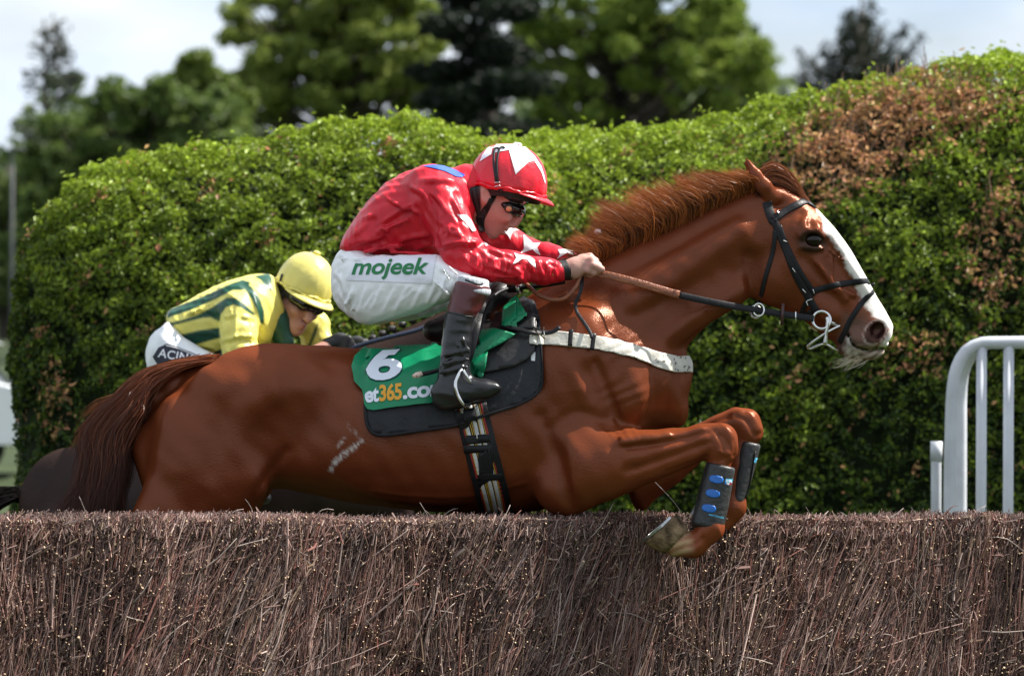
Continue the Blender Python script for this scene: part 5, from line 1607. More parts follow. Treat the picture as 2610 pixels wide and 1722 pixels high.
FV = crease(FV, FQ, [([(901, 727), (884, 778)], .004, 5), ([(935, 727), (911, 804)], .005, 5), ([(975, 727), (948, 788)], .005, 5), ([(1009, 730), (975, 798)], .005, 5), ([(1042, 727), (1002, 801)], .005, 5), ([(1079, 727), (1049, 788)], .005, 5), ([(1110, 720), (1088, 778)], .005, 5),
                     ([(1143, 690), (1123, 744)], .007, 5), ([(1160, 695), (1145, 735)], .006, 5), ([(1120, 680), (1150, 700), (1168, 712)], .006, 5), ([(1130, 740), (1100, 778)], .005, 5), ([(850, 690), (872, 720), (880, 760)], .004, 6), ([(858, 650), (900, 655), (930, 668)], .005, 5), ([(870, 640), (905, 648)], .004, 4), ([(862, 745), (890, 790)], .004, 5), ([(1060, 735), (1020, 770)], .004, 4), ([(960, 740), (925, 790)], .004, 4)])
fc = np.tile(np.array([0.88, 0.89, 0.91]), (len(FV), 1))
breech = mesh_obj("breeches", FV, FQ, M_white_breech, rider, cols=fc)
FB = bvh_of(FV, FQ)
M_patch = mat("white_printed_panel", (0.78, 0.78, 0.86), rough=.55, bump=.15, bscale=60)
panel = sew([(914, 659), (1113, 650), (1100, 723), (882, 714)], FB, .0025, M_patch, breech, "printed_panel", step=8)
TV, TF = text_mesh("mojeek", size=1.0, bold=.022, shear=.28, space=.98)
w_ = TV[:, 0].max() - TV[:, 0].min(); x0 = TV[:, 0].min()
V, F = lettering(TV, TF, lambda u, v: (897 + (u - x0) / w_ * 196, 699 - (u - x0) / w_ * 1 - v * 55), FB, .0045)
mesh_obj("lettering", V, F, M_green_ink, panel)
# ---- boots
M_mahog = (0.085, 0.011, 0.013)
def boot(s):
    G = field_px(1085, 705, 1295, 1065, -.44 if s < 0 else .24, -.24 if s < 0 else .44, .0045)
    G.loft((1203, 722), (1150, 1010),
           [(1250, 742), (1243, 757), (1230, 780), (1216, 807), (1209, 823), (1203, 892), (1199, 933), (1203, 968), (1190, 1010)],
           [(1160, 718), (1150, 750), (1138, 793), (1132, 812), (1124, 892), (1116, 955), (1103, 1010)],
           [(0, .062), (.3, .058), (.6, .048), (.85, .04), (1, .04)], y=s * .318, y1=s * .352, k=.02, n=2.2, endk=.012)
    G.loft((1100, 1012), (1283, 990),
           [(1102, 985), (1130, 970), (1160, 965), (1204, 962), (1242, 965), (1266, 972), (1281, 986)],
           [(1097, 1030), (1110, 1042), (1132, 1047), (1160, 1041), (1198, 1027), (1242, 1018), (1269, 1005), (1281, 993)],
           [(0, .03), (.2, .035), (.45, .033), (.75, .044), (1, .026)], y=s * .352, k=.018, n=2.4, endk=.02)
    for (a, b) in (((1135, 905), (1195, 890)), ((1130, 925), (1195, 915)), ((1122, 950), (1190, 935)), ((1180, 865), (1195, 900)), ((1170, 880), (1186, 915)), ((1128, 940), (1160, 915))):
        G.cone(P(a[0], a[1], s * .388), P(b[0], b[1], s * .388), .006, .004, k=.009)
        G.cone(P(a[0], a[1] + 11, s * .405), P(b[0], b[1] + 11, s * .405), .008, .006, k=.012, op='s')
    G.noise(wrinkle(.0012, 80, (.2, .1, 1), .3))
    V, Q = G.mesh(smooth=2)
    x, y = to_px(V)
    line = 793 + (x - 1138) * (14 / 77)
    m = np.clip((line - y) / 3, 0, 1)[:, None]
    c = np.array([.011, .011, .014]) * (1 - m) + np.array(M_mahog) * m
    sole = np.clip((y - (1036 - (x - 1100) * .17)) / 6, 0, 1)[:, None] * .6
    c = c * (1 - sole) + np.array([.03, .028, .026]) * sole
    return V, Q, c
for s in (-1, 1):
    V, Q, c = boot(s)
    bo = mesh_obj("boot", V, Q, M_boot, rider, cols=c)
    if s < 0: OB = bvh_of(V, Q)
    V, F = strap_px([(1133, 792), (1160, 800), (1190, 806), (1217, 808)], bvh_of(V, Q), .004, .002, off=.001, n=14, yhint=s * .38) if s < 0 else (None, None)
    if s < 0: mesh_obj("top_seam", V, F, M_black, bo)
# knitted knee band above the boot
M_knit = mat("grey_knit_band", (0.44, 0.46, 0.50), rough=.8, var=.1, vscale=20, bump=.6, bscale=90, stretch=(1, 1, .15))
for s in (-1, 1):
    Kf = field_px(1140, 690, 1265, 775, -.40 if s < 0 else .22, -.22 if s < 0 else .40, .004)
    Kf.loft((1211, 707), (1203, 748), [(1246, 728), (1252, 742), (1247, 762)], [(1172, 696), (1166, 714), (1160, 735)], [(0, .056), (1, .064)], y=s * .312, y1=s * .32, k=.015, n=2.2, endk=.012)
    V, Q = Kf.mesh(smooth=2)
    kb = mesh_obj("knee_band", V, Q, M_knit, rider)
    if s < 0:
        KB = bvh_of(V, Q)
        V, F = strap_px([(1186, 713), (1204, 720), (1226, 727), (1230, 722)], KB, .006, .0015, off=.001, n=10); mesh_obj("stripe", V, F, M_black, kb)

# ---- helmet with silk cover
HC = P(1291, 482, 0)
ha = math.radians(-10)
e1, e2 = Vector((math.cos(ha), 0, math.sin(ha))), Vector((-math.sin(ha), 0, math.cos(ha)))
def dome(a, b, c, zlo, nseg=72, nlat=30, ruff=0.0, n=2.25, seed=0, cen=HC, E1=e1, E2=e2, SD=Vector((0, 1, 0))):
    V, F = [], []
    ph = np.random.default_rng(seed).uniform(0, 6, 8)
    for i in range(nlat + 1):
        t = i / nlat
        lat = math.pi / 2 * (1 - t)
        zz = abs(math.sin(lat)) ** (2 / n); rr = abs(math.cos(lat)) ** (2 / n)
        for j in range(nseg):
            az = 2 * math.pi * j / nseg
            w = ruff * (t ** 3) * (math.sin(az * 17 + ph[0]) + .6 * math.sin(az * 29 + ph[1])) + ruff * .35 * math.sin(az * 7 + t * 9 + ph[2]) * t
            drop = 0
            V.append(tuple(cen + E1 * (math.cos(az) * (a * rr + w)) + SD * (math.sin(az) * (b * rr + w)) + E2 * (c * zz - (1 - 0) * 0)))
    # lower skirt
    for k, dz in ((1, zlo * .5), (2, zlo)):
        for j in range(nseg):
            az = 2 * math.pi * j / nseg
            back = max(0, -math.cos(az))
            w = ruff * (math.sin(az * 17 + ph[0]) + .6 * math.sin(az * 29 + ph[1])) * .6
            sh = 1 - .03 * k
            V.append(tuple(cen + E1 * (math.cos(az) * (a * sh + w)) + SD * (math.sin(az) * (b * sh + w)) - E2 * (dz * (1 + .2 * back))))
    R = nlat + 3
    for i in range(R - 1):
        for j in range(nseg):
            F.append((i * nseg + j, (i + 1) * nseg + j, (i + 1) * nseg + (j + 1) % nseg, i * nseg + (j + 1) % nseg))
    return V, F
M_cap_red = mat("red_cap_silk", (0.62, 0.012, 0.028), rough=.28, spec=.5, var=.08, vscale=14, bump=.45, bscale=30, bdist=.008)
V, F = dome(.127, .108, .145, .012, ruff=.0016, seed=1)
helm = mesh_obj("helmet", V, F, M_cap_red, rider)
HBv = bvh_of(V, F)
def peak(a, b, ext, drop, cen, E1, E2, SD, span=78, n=40, thick=.004):
    V, F = [], []
    for i in range(n + 1):
        az = math.radians(-span + 2 * span * i / n)
        wgt = max(0, math.cos(az * 90 / span)) ** .7
        o = cen + E1 * (math.cos(az) * a) + SD * (math.sin(az) * b) - E2 * .006
        for (t, dz) in ((-.12, 0), (.3, .15), (.7, .45), (1.0, .9), (1.0, .9 + thick / drop if drop else 1), (.6, .45 + thick / drop), (-.12, thick / drop)):
            V.append(tuple(o + (E1 * math.cos(az) + SD * math.sin(az) * .8) * (ext * wgt * t) - E2 * (drop * wgt * dz + .001 * dz)))
    m = 7
    for i in range(n):
        for k in range(m): F.append((i * m + k, i * m + (k + 1) % m, (i + 1) * m + (k + 1) % m, (i + 1) * m + k))
    return V, F
V, F = peak(.125, .106, .034, .020, HC, e1, e2, Vector((0, 1, 0)))
mesh_obj("peak", V, F, M_cap_red, helm)
pts = []
for j in range(80):
    az = 2 * math.pi * j / 80
    pts.append(tuple(HC + e1 * math.cos(az) * .1275 + Vector((0, 1, 0)) * math.sin(az) * .1085 - e2 * (.004 + .003 * math.sin(az * 9))))
V, F = tube(pts, [.0045 + .002 * math.sin(i * 2.1) for i in range(80)], n=8, closed=True); mesh_obj("gathered_rim", V, F, M_cap_red, helm)
top = HC + e2 * .147 + e1 * .01
V, F = tube([top - e2 * .006, top, top + e2 * .005], [.014, .015, .009], n=16); mesh_obj("button", V, F, M_white, helm)
c6 = lambda q: [(1140 + x * .185, 350 + y * .185) for x, y in q]
sew(c6([(640, 105), (750, 72), (830, 70), (1000, 100), (1080, 145), (1200, 265), (1290, 400), (1335, 540), (1350, 640), (1335, 620), (1290, 480), (1190, 320), (1110, 350), (940, 512), (850, 180), (700, 205), (655, 215)]), HBv, .002, M_white, helm, "star", step=4, yhint=-.05)
sew(c6([(450, 338), (485, 250), (560, 150), (628, 110), (612, 236)]), HBv, .002, M_white, helm, "star", step=4, yhint=-.05)
# black padding under the cover, chin strap, goggles
V, F = dome(.119, .097, .12, .026, ruff=0, cen=HC - e2 * .004)
mesh_obj("padding", V, F, M_black, helm)
def ribs(path, w, name, m, parent, bv, off=.003, n=18, yh=-.08, thick=.0025):
    V, F = strap_px(path, bv, w, thick, off=off, n=n, yhint=yh); return mesh_obj(name, V, F, m, parent)
gog = None
Gf = field_px(1235, 480, 1375, 570, -.11, .11, .003)
Gf.ell(P(1306, 507, 0), (.054, .079, .016), k=.01, rot=-12)
Gf.ell(P(1303, 530, 0), (.050, .068, .028), k=.01, rot=-22)
Gf.ell(P(1292, 527, 0), (.045, .071, .020), k=.01, rot=-22)
V, Q = Gf.mesh(smooth=2)
gog = mesh_obj("goggles", V, Q, M_blackgloss, rider)
GB = bvh_of(V, Q)
for s in (-1, 1):
    V, F = [], []
    c = hit(GB, 1297, 532, .0)[0]; c = Vector((c.x, c.y if s < 0 else -c.y, c.z))
    vv, ff = sphere((c.x, c.y, c.z), .0105, n=12, sc=(1, .5, .9)); mesh_obj("lens_plate", vv, ff, M_orange, gog)
    th = np.linspace(0, 2 * math.pi, 24, endpoint=False)
    V, F = tube([(c.x + .0135 * math.cos(t), c.y + s * .0035, c.z + .0135 * math.sin(t)) for t in th], .0016, n=6, closed=True); mesh_obj("lens_rim", V, F, M_blackgloss, gog)
V, F = strap_px([(1284, 548), (1296, 553), (1310, 554), (1318, 550)], GB, .004, .001, off=.0005, n=10); mesh_obj("lens_rim", V, F, M_steelb, gog)
for (q, w) in (([(1271, 497), (1266, 470), (1262, 440), (1259, 405), (1262, 378), (1268, 364)], .0075), ([(1274, 497), (1269, 468), (1267, 440), (1268, 405), (1275, 378), (1286, 363)], .0075)):
    ribs(q, w, "strap", M_black, gog, HBv, off=.004)
V, F = strap_px([(1276, 520), (1272, 508), (1270, 492)], HBv, .013, .003, off=.004, n=8, yhint=-.1); mesh_obj("strap", V, F, M_black, gog)
for dy_ in (466, 474):
    V, F = strap_px([(1261, dy_), (1274, dy_ - 1)], HBv, .003, .003, off=.007, n=6); mesh_obj("buckle", V, F, M_steelb, gog)
cs_ = [(1258, 495), (1245, 520), (1232, 545), (1226, 562), (1232, 584)]
ch = ribs(cs_, .022, "chin_strap", M_black, rider, BB, off=.002, n=20, yh=-.06)
ribs([(1222, 548), (1224, 566), (1230, 586)], .022, "chin_pad", M_black, rider, BB, off=.004, n=12, yh=-.06)
ribs([(1207, 480), (1211, 505), (1218, 535), (1225, 562)], .014, "chin_strap", M_black, rider, BB, off=.003, n=12, yh=-.07)

# ================================================================== TACK ON THE CHESTNUT
def mirrored(V, F):
    """the next mesh_obj also makes the same piece for the far side"""
    global TWIN
    TWIN = (np.asarray(V) * np.array([1, -1, 1]), [tuple(f[::-1]) for f in F])
    return V, F
M_leather = mat("black_bridle_leather", (0.010, 0.010, 0.012), rough=.45, spec=.22, var=.2, vscale=40, bump=.15, bscale=90)
M_tan = mat("tan_rein_rubber", (0.24, 0.075, 0.03), rough=.4, spec=.5, var=.25, vscale=30, bump=.4, bscale=120)
M_padm = mat("black_saddle_pad", (0.013, 0.014, 0.018), rough=.6, spec=.35, var=.2, vscale=20, bump=.25, bscale=70)
M_flap = mat("black_saddle_leather", (0.011, 0.011, 0.012), rough=.45, spec=.45, var=.25, vscale=14, bump=.25, bscale=40)
M_green = mat("green_number_cloth", (0.0, 0.20, 0.085), rough=.42, spec=.4, var=.08, vscale=14, bump=.25, bscale=30, bdist=.01)
M_numw = mat("white_numeral", (0.72, 0.76, 0.86), rough=.5)
M_numd = mat("dark_numeral_edge", (0.0, 0.06, 0.05), rough=.5)
M_yel = mat("yellow_print", (0.72, 0.33, 0.015), rough=.5)

def joinbvh(*ms):
    V, F, n = [], [], 0
    for v, f in ms:
        V += [tuple(q) for q in np.asarray(v)]; F += [tuple(int(i) + n for i in q) for q in f]; n = len(V)
    return BVHTree.FromPolygons(V, F)
# saddle pad
pad_poly = [(929, 1040), (933, 1080), (940, 1098), (953, 1109), (984, 1112), (1070, 1100), (1158, 1087), (1244, 1058), (1320, 1034), (1365, 1010), (1382, 990), (1386, 960), (1381, 884), (1376, 810), (1366, 775), (1340, 765), (1280, 800), (1200, 858), (1110, 890), (1010, 900), (945, 905), (930, 960)]
PV, PF = patch(pad_poly, HB, .016, step=14, thick=.014)
pad = thing("saddle_pad", "black quilted pad under the saddle on the chestnut horse", "saddle pad", tuple(P(1150, 900, 0)))
V, F = mirrored(PV, PF); mesh_obj("pad", V, F, M_padm, pad)
PB = joinbvh((HV, HQ), (PV, PF))
V, F = strap_px([(931, 1040), (934, 1080), (941, 1097), (955, 1107), (984, 1109), (1070, 1097), (1158, 1084), (1244, 1055), (1320, 1031), (1364, 1007), (1379, 988), (1382, 960), (1378, 884), (1373, 815)], PB, .010, .004, off=.001, n=70)
mesh_obj("binding", V, F, M_leather, pad)
V, F = patch([(1354, 897), (1365, 898), (1364, 920), (1354, 919)], PB, .003, step=5); mesh_obj("maker_label", V, F, M_white, pad)
# saddle: flaps, tree, girth, stirrups
sad = thing("saddle", "small black racing saddle under the jockey in red, with striped girth", "saddle", tuple(P(1200, 840, 0)))
flap = [(1120, 860), (1150, 800), (1230, 775), (1300, 768), (1345, 770), (1362, 782), (1370, 830), (1364, 897), (1345, 918), (1310, 936), (1242, 952), (1190, 955), (1150, 930)]
FLV, FLF = patch(flap, PB, .014, step=14, thick=.008)
V, F = mirrored(FLV, FLF); mesh_obj("flap", V, F, M_flap, sad)
SB = joinbvh((HV, HQ), (PV, PF), (FLV, FLF))
V, F = patch([(1300, 812), (1330, 797), (1355, 796), (1367, 812), (1367, 838), (1340, 840), (1310, 842), (1296, 832)], SB, .010, step=9, thick=.008, smooth_poly=True); V, F = mirrored(V, F); mesh_obj("knee_roll", V, F, M_flap, sad)
Sf = field_px(1080, 720, 1340, 900, -.2, .2, .007)
Sf.chain([P(1105, 842, 0), P(1160, 838, 0), P(1220, 800, 0), P(1275, 748, 0), P(1295, 735, 0)], [.035, .05, .05, .04, .03], k=.03, ys=.5)
V, Q = Sf.mesh(smooth=2); mesh_obj("seat", V, Q, M_flap, sad)
# girth: webbing wrapped round the barrel
def gpath(f):
    return [(1198 + f * 90, 1035 - f * 26), (1222 + f * 88, 1130 - f * 20), (1246 + f * 84, 1225 - f * 10), (1266 + f * 80, 1302)]
def girth(f, w, th, off, m, name, parent, n=30):
    V, F = strap_px(gpath(f), PB, w, th, off=off, n=n)
    V, F = mirrored(V, F)
    return mesh_obj(name, V, F, m, parent)
M_gred = mat("red_webbing", (0.28, 0.012, 0.012), rough=.6); M_gyel = mat("yellow_webbing", (0.45, 0.28, 0.03), rough=.6); M_gwht = mat("white_webbing", (0.52, 0.52, 0.52), rough=.6, var=.2, vscale=80)
gr = girth(0, .104, .004, .004, M_leather, "girth", sad)
for (f, w, m) in ((-.33, .005, M_gred), (-.285, .003, M_gyel), (-.225, .011, M_gwht), (-.13, .003, M_gyel), (-.08, .003, M_gyel), (.0, .012, M_gwht), (.10, .003, M_gyel), (.155, .011, M_gwht), (.235, .003, M_gyel), (.285, .006, M_gred)):
    girth(f, w, .0015, .0085, m, "stripe", gr)
for (x, y, a, b) in ((1196, 1062, 15, 26), (1215, 1118, 30, 14), (1222, 1142, 42, 12), (1247, 1212, 32, 10), (1236, 1185, 18, 50)):
    V, F = patch([(x - a, y - b * .6), (x + a, y - b * .9), (x + a + 2, y + b * .6), (x - a + 3, y + b)], PB, .012, step=8, thick=.006); mesh_obj("buckle_guard", V, F, M_leather, gr)
V, F = strap_px([(1214, 1107), (1215, 1118)], PB, .004, .004, off=.017, n=6); mesh_obj("buckle", V, F, M_steelb, gr)
# webbing under the belly joins both sides
a, b = hit(PB, 1252, 1300, .008)[0], hit(PB, 1284, 1300, .008)[0]
cz_ = P(1268, 1318, 0).z
arc = [Vector((a.x + .02, a.y * math.cos(t), a.z - .035 * math.sin(t))) for t in np.linspace(0, math.pi, 13)]
V, F = ribbon(arc, [Vector((0, math.cos(t) * -1, -math.sin(t))) for t in np.linspace(0, math.pi, 13)], .10, .004); mesh_obj("under_strap", V, F, M_leather, gr)
for s in (-1, 1):
    y0 = s * .352
    pts = [P(1187, 925, y0), P(1172, 948, y0 + s * .045), P(1161, 978, y0 + s * .056), P(1166, 1004, y0 + s * .056), P(1180, 1030, y0 + s * .05), P(1190, 1033, y0), P(1182, 1030, y0 - s * .05), P(1170, 1004, y0 - s * .056), P(1165, 978, y0 - s * .056), P(1176, 948, y0 - s * .045)]
    V, F = tube(pts, .0062, n=10, res=60, closed=True); st = mesh_obj("stirrup_iron", V, F, M_steelb, sad)
    V, F = box(P(1187, 1031, y0), (.03, .10, .008), bev=.003); mesh_obj("tread", V, F, M_leather, st)
    V, F = ribbon([P(1187, 930, y0), P(1200, 900, y0 + s * -.0), P(1212, 850, s * .345), P(1222, 800, s * .31)], [(0, s, 0)] * 4, .022, .004); mesh_obj("stirrup_leather", V, F, M_leather, sad)
    if s < 0:
        V, F = box(P(1190, 958, y0 - .05), (.008, .012, .045), rot=Matrix.Rotation(math.radians(-32), 3, 'Y'), bev=.002); mesh_obj("iron_eye", V, F, M_steelb, st)

# number cloth
cloth_poly = [(896, 940), (904, 915), (929, 892), (968, 879), (1014, 874), (1026, 867), (1085, 865), (1106, 880), (1123, 890), (1180, 880), (1215, 900), (1208, 960), (1185, 1000), (1150, 1022), (1097, 1029), (1014, 1038), (953, 1047), (938, 1044), (931, 1031), (924, 998), (903, 978)]
CV, CF = patch(cloth_poly, SB, .012, step=9)
qx_, qy_ = to_px(CV)
N_ = np.array([0, -1.0, .25]); N_ /= np.linalg.norm(N_)
bulge = .005 * np.sin(qx_ * .035 + qy_ * .015) * np.clip((1060 - qy_) / 80, 0, 1) + .010 * np.exp(-((qx_ - 910) / 28) ** 2 - ((qy_ - 950) / 45) ** 2) + .007 * np.exp(-((qx_ - 1075) / 16) ** 2 - ((qy_ - 930) / 60) ** 2)
CV = CV + bulge[:, None] * N_
cl = thing("number_cloth", "green racing number cloth under the saddle with a large white numeral", "number cloth", tuple(P(1010, 960, -.3)))
V, F = mirrored(CV, CF); clm = mesh_obj("cloth", V, F, M_green, cl)
CB = joinbvh((CV, CF))
TV, TF = text_mesh("6", size=1.0, bold=.055, shear=.12)
x0, x1, y0, y1 = TV[:, 0].min(), TV[:, 0].max(), TV[:, 1].min(), TV[:, 1].max()
V, F = lettering(TV, TF, lambda u, v: (980 + ((u - x0) / (x1 - x0) - .5) * 96, 972 - ((v - y0) / (y1 - y0)) * 94 + ((u - x0) / (x1 - x0) - .5) * -8), CB, .0022); mesh_obj("numeral_edge", V, F, M_numd, clm)
TV, TF = text_mesh("6", size=1.0, bold=.03, shear=.12)
x0, x1, y0, y1 = TV[:, 0].min(), TV[:, 0].max(), TV[:, 1].min(), TV[:, 1].max()
V, F = lettering(TV, TF, lambda u, v: (980 + ((u - x0) / (x1 - x0) - .5) * 90, 970 - ((v - y0) / (y1 - y0)) * 89 + ((u - x0) / (x1 - x0) - .5) * -8), CB, .0040); mesh_obj("numeral", V, F, M_numw, clm)
def word(txt, xa, xb, m, nm):
    TV, TF = text_mesh(txt, size=1.0, bold=.035, space=.95)
    x0, x1 = TV[:, 0].min(), TV[:, 0].max()
    def mp(u, v):
        x = xa + (u - x0) / (x1 - x0) * (xb - xa)
        return x, 1025 - (x - 932) * .098 - v * 55
    V, F = lettering(TV, TF, mp, CB, .003); mesh_obj(nm, V, F, m, clm)
word("et", 931, 966, M_numw, "lettering"); word("365", 967, 1025, M_yel, "lettering"); word(".com", 1027, 1140, M_numw, "lettering")
# loose folds of the cloth in front of the leg
def flapcloth(poly, off, amp, ph, yh=-.3):
    V, F = patch(poly, SB, off, step=7, thick=.002, yhint=yh)
    x, y = to_px(V)
    V = V + (amp * np.sin(x * .06 + y * .09 + ph))[:, None] * np.array([0, -1, .1])
    return mesh_obj("fold", V, F, M_green, clm)
flapcloth([(1226, 856), (1265, 852), (1318, 862), (1285, 884), (1240, 908), (1210, 940), (1203, 935), (1200, 912), (1228, 892)], .030, .008, .5)
flapcloth([(1290, 762), (1300, 745), (1324, 742), (1323, 800), (1320, 847), (1284, 843), (1288, 800)], .026, .006, 1.5)
flapcloth([(1206, 934), (1222, 918), (1246, 906), (1240, 940), (1232, 967), (1219, 966)], .022, .006, 2.5)

# breastplate
bp = thing("breastplate", "dirty white breast strap round the chestnut horse's chest", "breast strap", tuple(P(1550, 880, -.2)))
M_bp = mat("dirty_white_webbing", (0.62, 0.60, 0.54), rough=.6, attr='col', var=.15, vscale=25, bump=.15, bscale=90)
bpoly = [(1352, 846), (1432, 847), (1519, 857), (1570, 868), (1617, 881), (1677, 899), (1728, 911), (1759, 908), (1759, 949), (1716, 949), (1677, 938), (1617, 914), (1570, 901), (1519, 890), (1400, 880), (1350, 878)]
V, F = patch(bpoly, SB, .010, step=2.6, thick=.005)
x, y = to_px(V)
rs = np.random.default_rng(9)
c = np.tile(np.array([0.62, 0.59, 0.52]), (len(V), 1))
for _ in range(60):
    cx_, cy_ = 1760 - abs(rs.normal(0, 75)), rs.uniform(865, 950)
    r_ = rs.uniform(1.6, 2.6)
    c[np.hypot((x - cx_), (y - cy_) * .8) < r_] = (0.03, 0.03, 0.02)
edge = np.zeros(len(V))
c *= (1 - .25 * np.clip((x - 1600) / 160, 0, 1))[:, None]
V2, F2 = mirrored(V, F)
mesh_obj("chest_strap", V2, F2, M_bp, bp, cols=c)
for q in ([(1457, 846), (1452, 886)], [(1510, 853), (1503, 894)]):
    V, F = strap_px(q, SB, .014, .004, off=.018, n=8); mesh_obj("keeper", V, F, M_leather, bp)
V, F = strap_px([(1280, 842), (1320, 850), (1362, 856), (1400, 858), (1420, 852), (1432, 842)], SB, .014, .005, off=.022, n=24); mesh_obj("billet", V, F, M_leather, bp)
for x_ in (1363, 1391):
    V, F = strap_px([(x_, 848), (x_ + 2, 866)], SB, .004, .005, off=.027, n=5); mesh_obj("buckle", V, F, M_steelb, bp)

# bridle
br = thing("bridle", "black leather bridle with steel bit on the chestnut horse's head", "bridle", tuple(P(2050, 650, 0)))
c7 = lambda q: [(1900 + x * .37, 380 + y * .37) for x, y in q]
def bstrap(path, w, name, both=True, th=.005, off=.001, n=30, m=None, parent=None, wrap=False):
    if wrap:                                   # one band over the ridge to the far side
        q = resample([tuple(p) for p in path], n)
        L, N = zip(*[hit(HB, x, y, off, yhint=-.03) for x, y in q])
        L, N = np.array(L), np.array(N)
        mir = np.array([1, -1, 1])
        L, N = np.vstack([L, (L * mir)[::-1]]), np.vstack([N, (N * mir)[::-1]])
        for _ in range(4):
            L[1:-1] = (L[:-2] + 2 * L[1:-1] + L[2:]) / 4; N[1:-1] = (N[:-2] + 2 * N[1:-1] + N[2:]) / 4
        V, F = ribbon(L, N, w, th)
        return mesh_obj(name, V, F, m or M_leather, parent or br)
    V, F = strap_px(path, HB, w, th, off=off, n=n, yhint=-.1)
    if both: V, F = mirrored(V, F)
    return mesh_obj(name, V, F, m or M_leather, parent or br)
bstrap([(1955, 514), (1958, 530), (1964, 548), (1974, 568)], .030, "headpiece", n=14, th=.003)
bstrap([(1971, 560), (1980, 578), (1990, 605), (2000, 628), (2022, 687), (2040, 722), (2054, 746), (2070, 774), (2085, 797)], .023, "cheekpiece")
bstrap([(1985, 575), (1998, 612), (2013, 645), (2030, 678), (2046, 705), (2075, 746)], .018, "noseband_cheek")
bstrap(c7([(470, 975), (600, 940), (750, 915), (830, 908), (868, 912)]), .019, "noseband", wrap=True)
bstrap([(2080, 741), (2060, 760), (2046, 790), (2040, 815)], .015, "noseband_back")
bstrap(c7([(650, 1330), (690, 1250), (720, 1180), (800, 1060), (860, 995), (893, 975)]), .016, "flash_strap", wrap=True)
bstrap(c7([(190, 492), (240, 452), (330, 397), (420, 357), (470, 358), (498, 374)]), .024, "browband", wrap=True)
bstrap(c7([(205, 560), (190, 700), (140, 880), (100, 1050)]), .014, "throatlash")
V, F = box(P(2221, 728, 0) + Vector((-.001, 0, .0)), (.010, .024, .028), rot=Matrix.Rotation(math.radians(60), 3, 'Y'), bev=.005); mesh_obj("flash_keeper", V, F, M_leather, br)
for (a, b) in (((1995, 613), (2006, 617)), ((2018, 683), (2026, 694)), ((2044, 735), (2054, 745)), ((2055, 766), (2072, 762)), ((2055, 766), (2062, 778)), ((1979, 540), (1984, 548)), ((2071, 736), (2075, 748))):
    V, F = strap_px([a, b], HB, .004, .004, off=.007, n=5); V, F = mirrored(V, F); mesh_obj("buckle", V, F, M_steelb, br)
th = np.linspace(0, 2 * math.pi, 32, endpoint=False)
for s in (-1, 1):
    c0 = P(2091, 817, 0); yb = s * .078
    V, F = tube([(c0.x + .028 * math.cos(t), yb - s * .004 * math.sin(t), c0.z + .028 * math.sin(t)) for t in th], .0052, n=8, closed=True); ring = mesh_obj("bit_ring", V, F, M_steelb, br)
    V, F = tube([P(2108, 808, yb), P(2110, 822, yb * 1.03), P(2106, 850, yb * 1.03), P(2104, 876, yb * .98)], [.0075, .006, .0055, .008], n=10, res=16); mesh_obj("bit_cheek", V, F, M_steelb, br)
    V, F = tube([P(2108, 818, yb), P(2125, 824, yb * .8), P(2140, 830, yb * .5)], [.007, .006], n=8, res=8); mesh_obj("mouthpiece", V, F, M_steelb, br)
# lip strap loop hanging under the jaw
lp_ = [P(2142, 829, -.05), P(2110, 845, -.075), P(2080, 865, -.07), P(2060, 882, -.055), P(2066, 888, -.045), P(2100, 876, -.06), P(2125, 888, -.05), P(2138, 892, -.03)]
V, F = tube(lp_, .0045, n=8, res=50); mesh_obj("ring_bit", V, F, M_steelb, br)

# reins: tan rubber grip, then black leather to the bit; slack loop below the hands
rn = thing("reins", "reins with tan grip and black leather from the red jockey's hands to the bit", "reins", tuple(P(1530, 692, -.16)))
def rein(s):
    y = lambda v: v * s
    grip = [P(1478, 700, y(-.150)), P(1505, 697, y(-.150)), P(1535, 699, y(-.160)), P(1600, 714, y(-.175)), P(1670, 734, y(-.175)), P(1730, 752, y(-.170))]
    q = resample([tuple(p) for p in grip], 24)
    V, F = ribbon(q, [(0, -s, .15)] * 24, .024, .006); mesh_obj("rein_grip", V, F, M_tan, rn)
    q = resample([tuple(p) for p in (P(1726, 751, y(-.169)), P(1830, 773, y(-.150)), P(1926, 790, y(-.115)), P(2000, 801, y(-.094)), P(2074, 812, y(-.084)))], 30)
    V, F = ribbon(q, [(0, -s, .15)] * 30, .021, .0045); mesh_obj("rein_leather", V, F, M_leather, rn)
    V, F = ribbon([P(1716, 748, y(-.174)), P(1731, 752, y(-.173))], [(0, -s, .15)] * 2, .026, .009); mesh_obj("rein_stitching", V, F, M_tan, rn)
    V, F = ribbon([P(1996, 774, y(-.098)), P(1994, 800, y(-.104)), P(1993, 828, y(-.098))], [(0, -s, 0)] * 3, .010, .006)
    mesh_obj("rein_stop", V, F, mat("brown_rein_stop", (0.05, 0.018, 0.016), rough=.5) if s > 0 else bpy.data.materials["brown_rein_stop"], rn)
    V, F = tube([(P(1930, 792, 0).x + .017 * math.cos(t), y(-.118) + .003 * math.sin(t), P(1930, 792, 0).z + .02 * math.sin(t)) for t in th], .003, n=8, closed=True); mesh_obj("martingale_ring", V, F, M_steelb, rn)
    V, F = strap_px([(2030, 800), (2030, 822)], HB, .004, .004, off=.02, n=4) if False else box(P(2028, 806, y(-.092)), (.004, .006, .03), bev=.001); mesh_obj("buckle", V, F, M_steelb, rn)
rein(1); rein(-1)
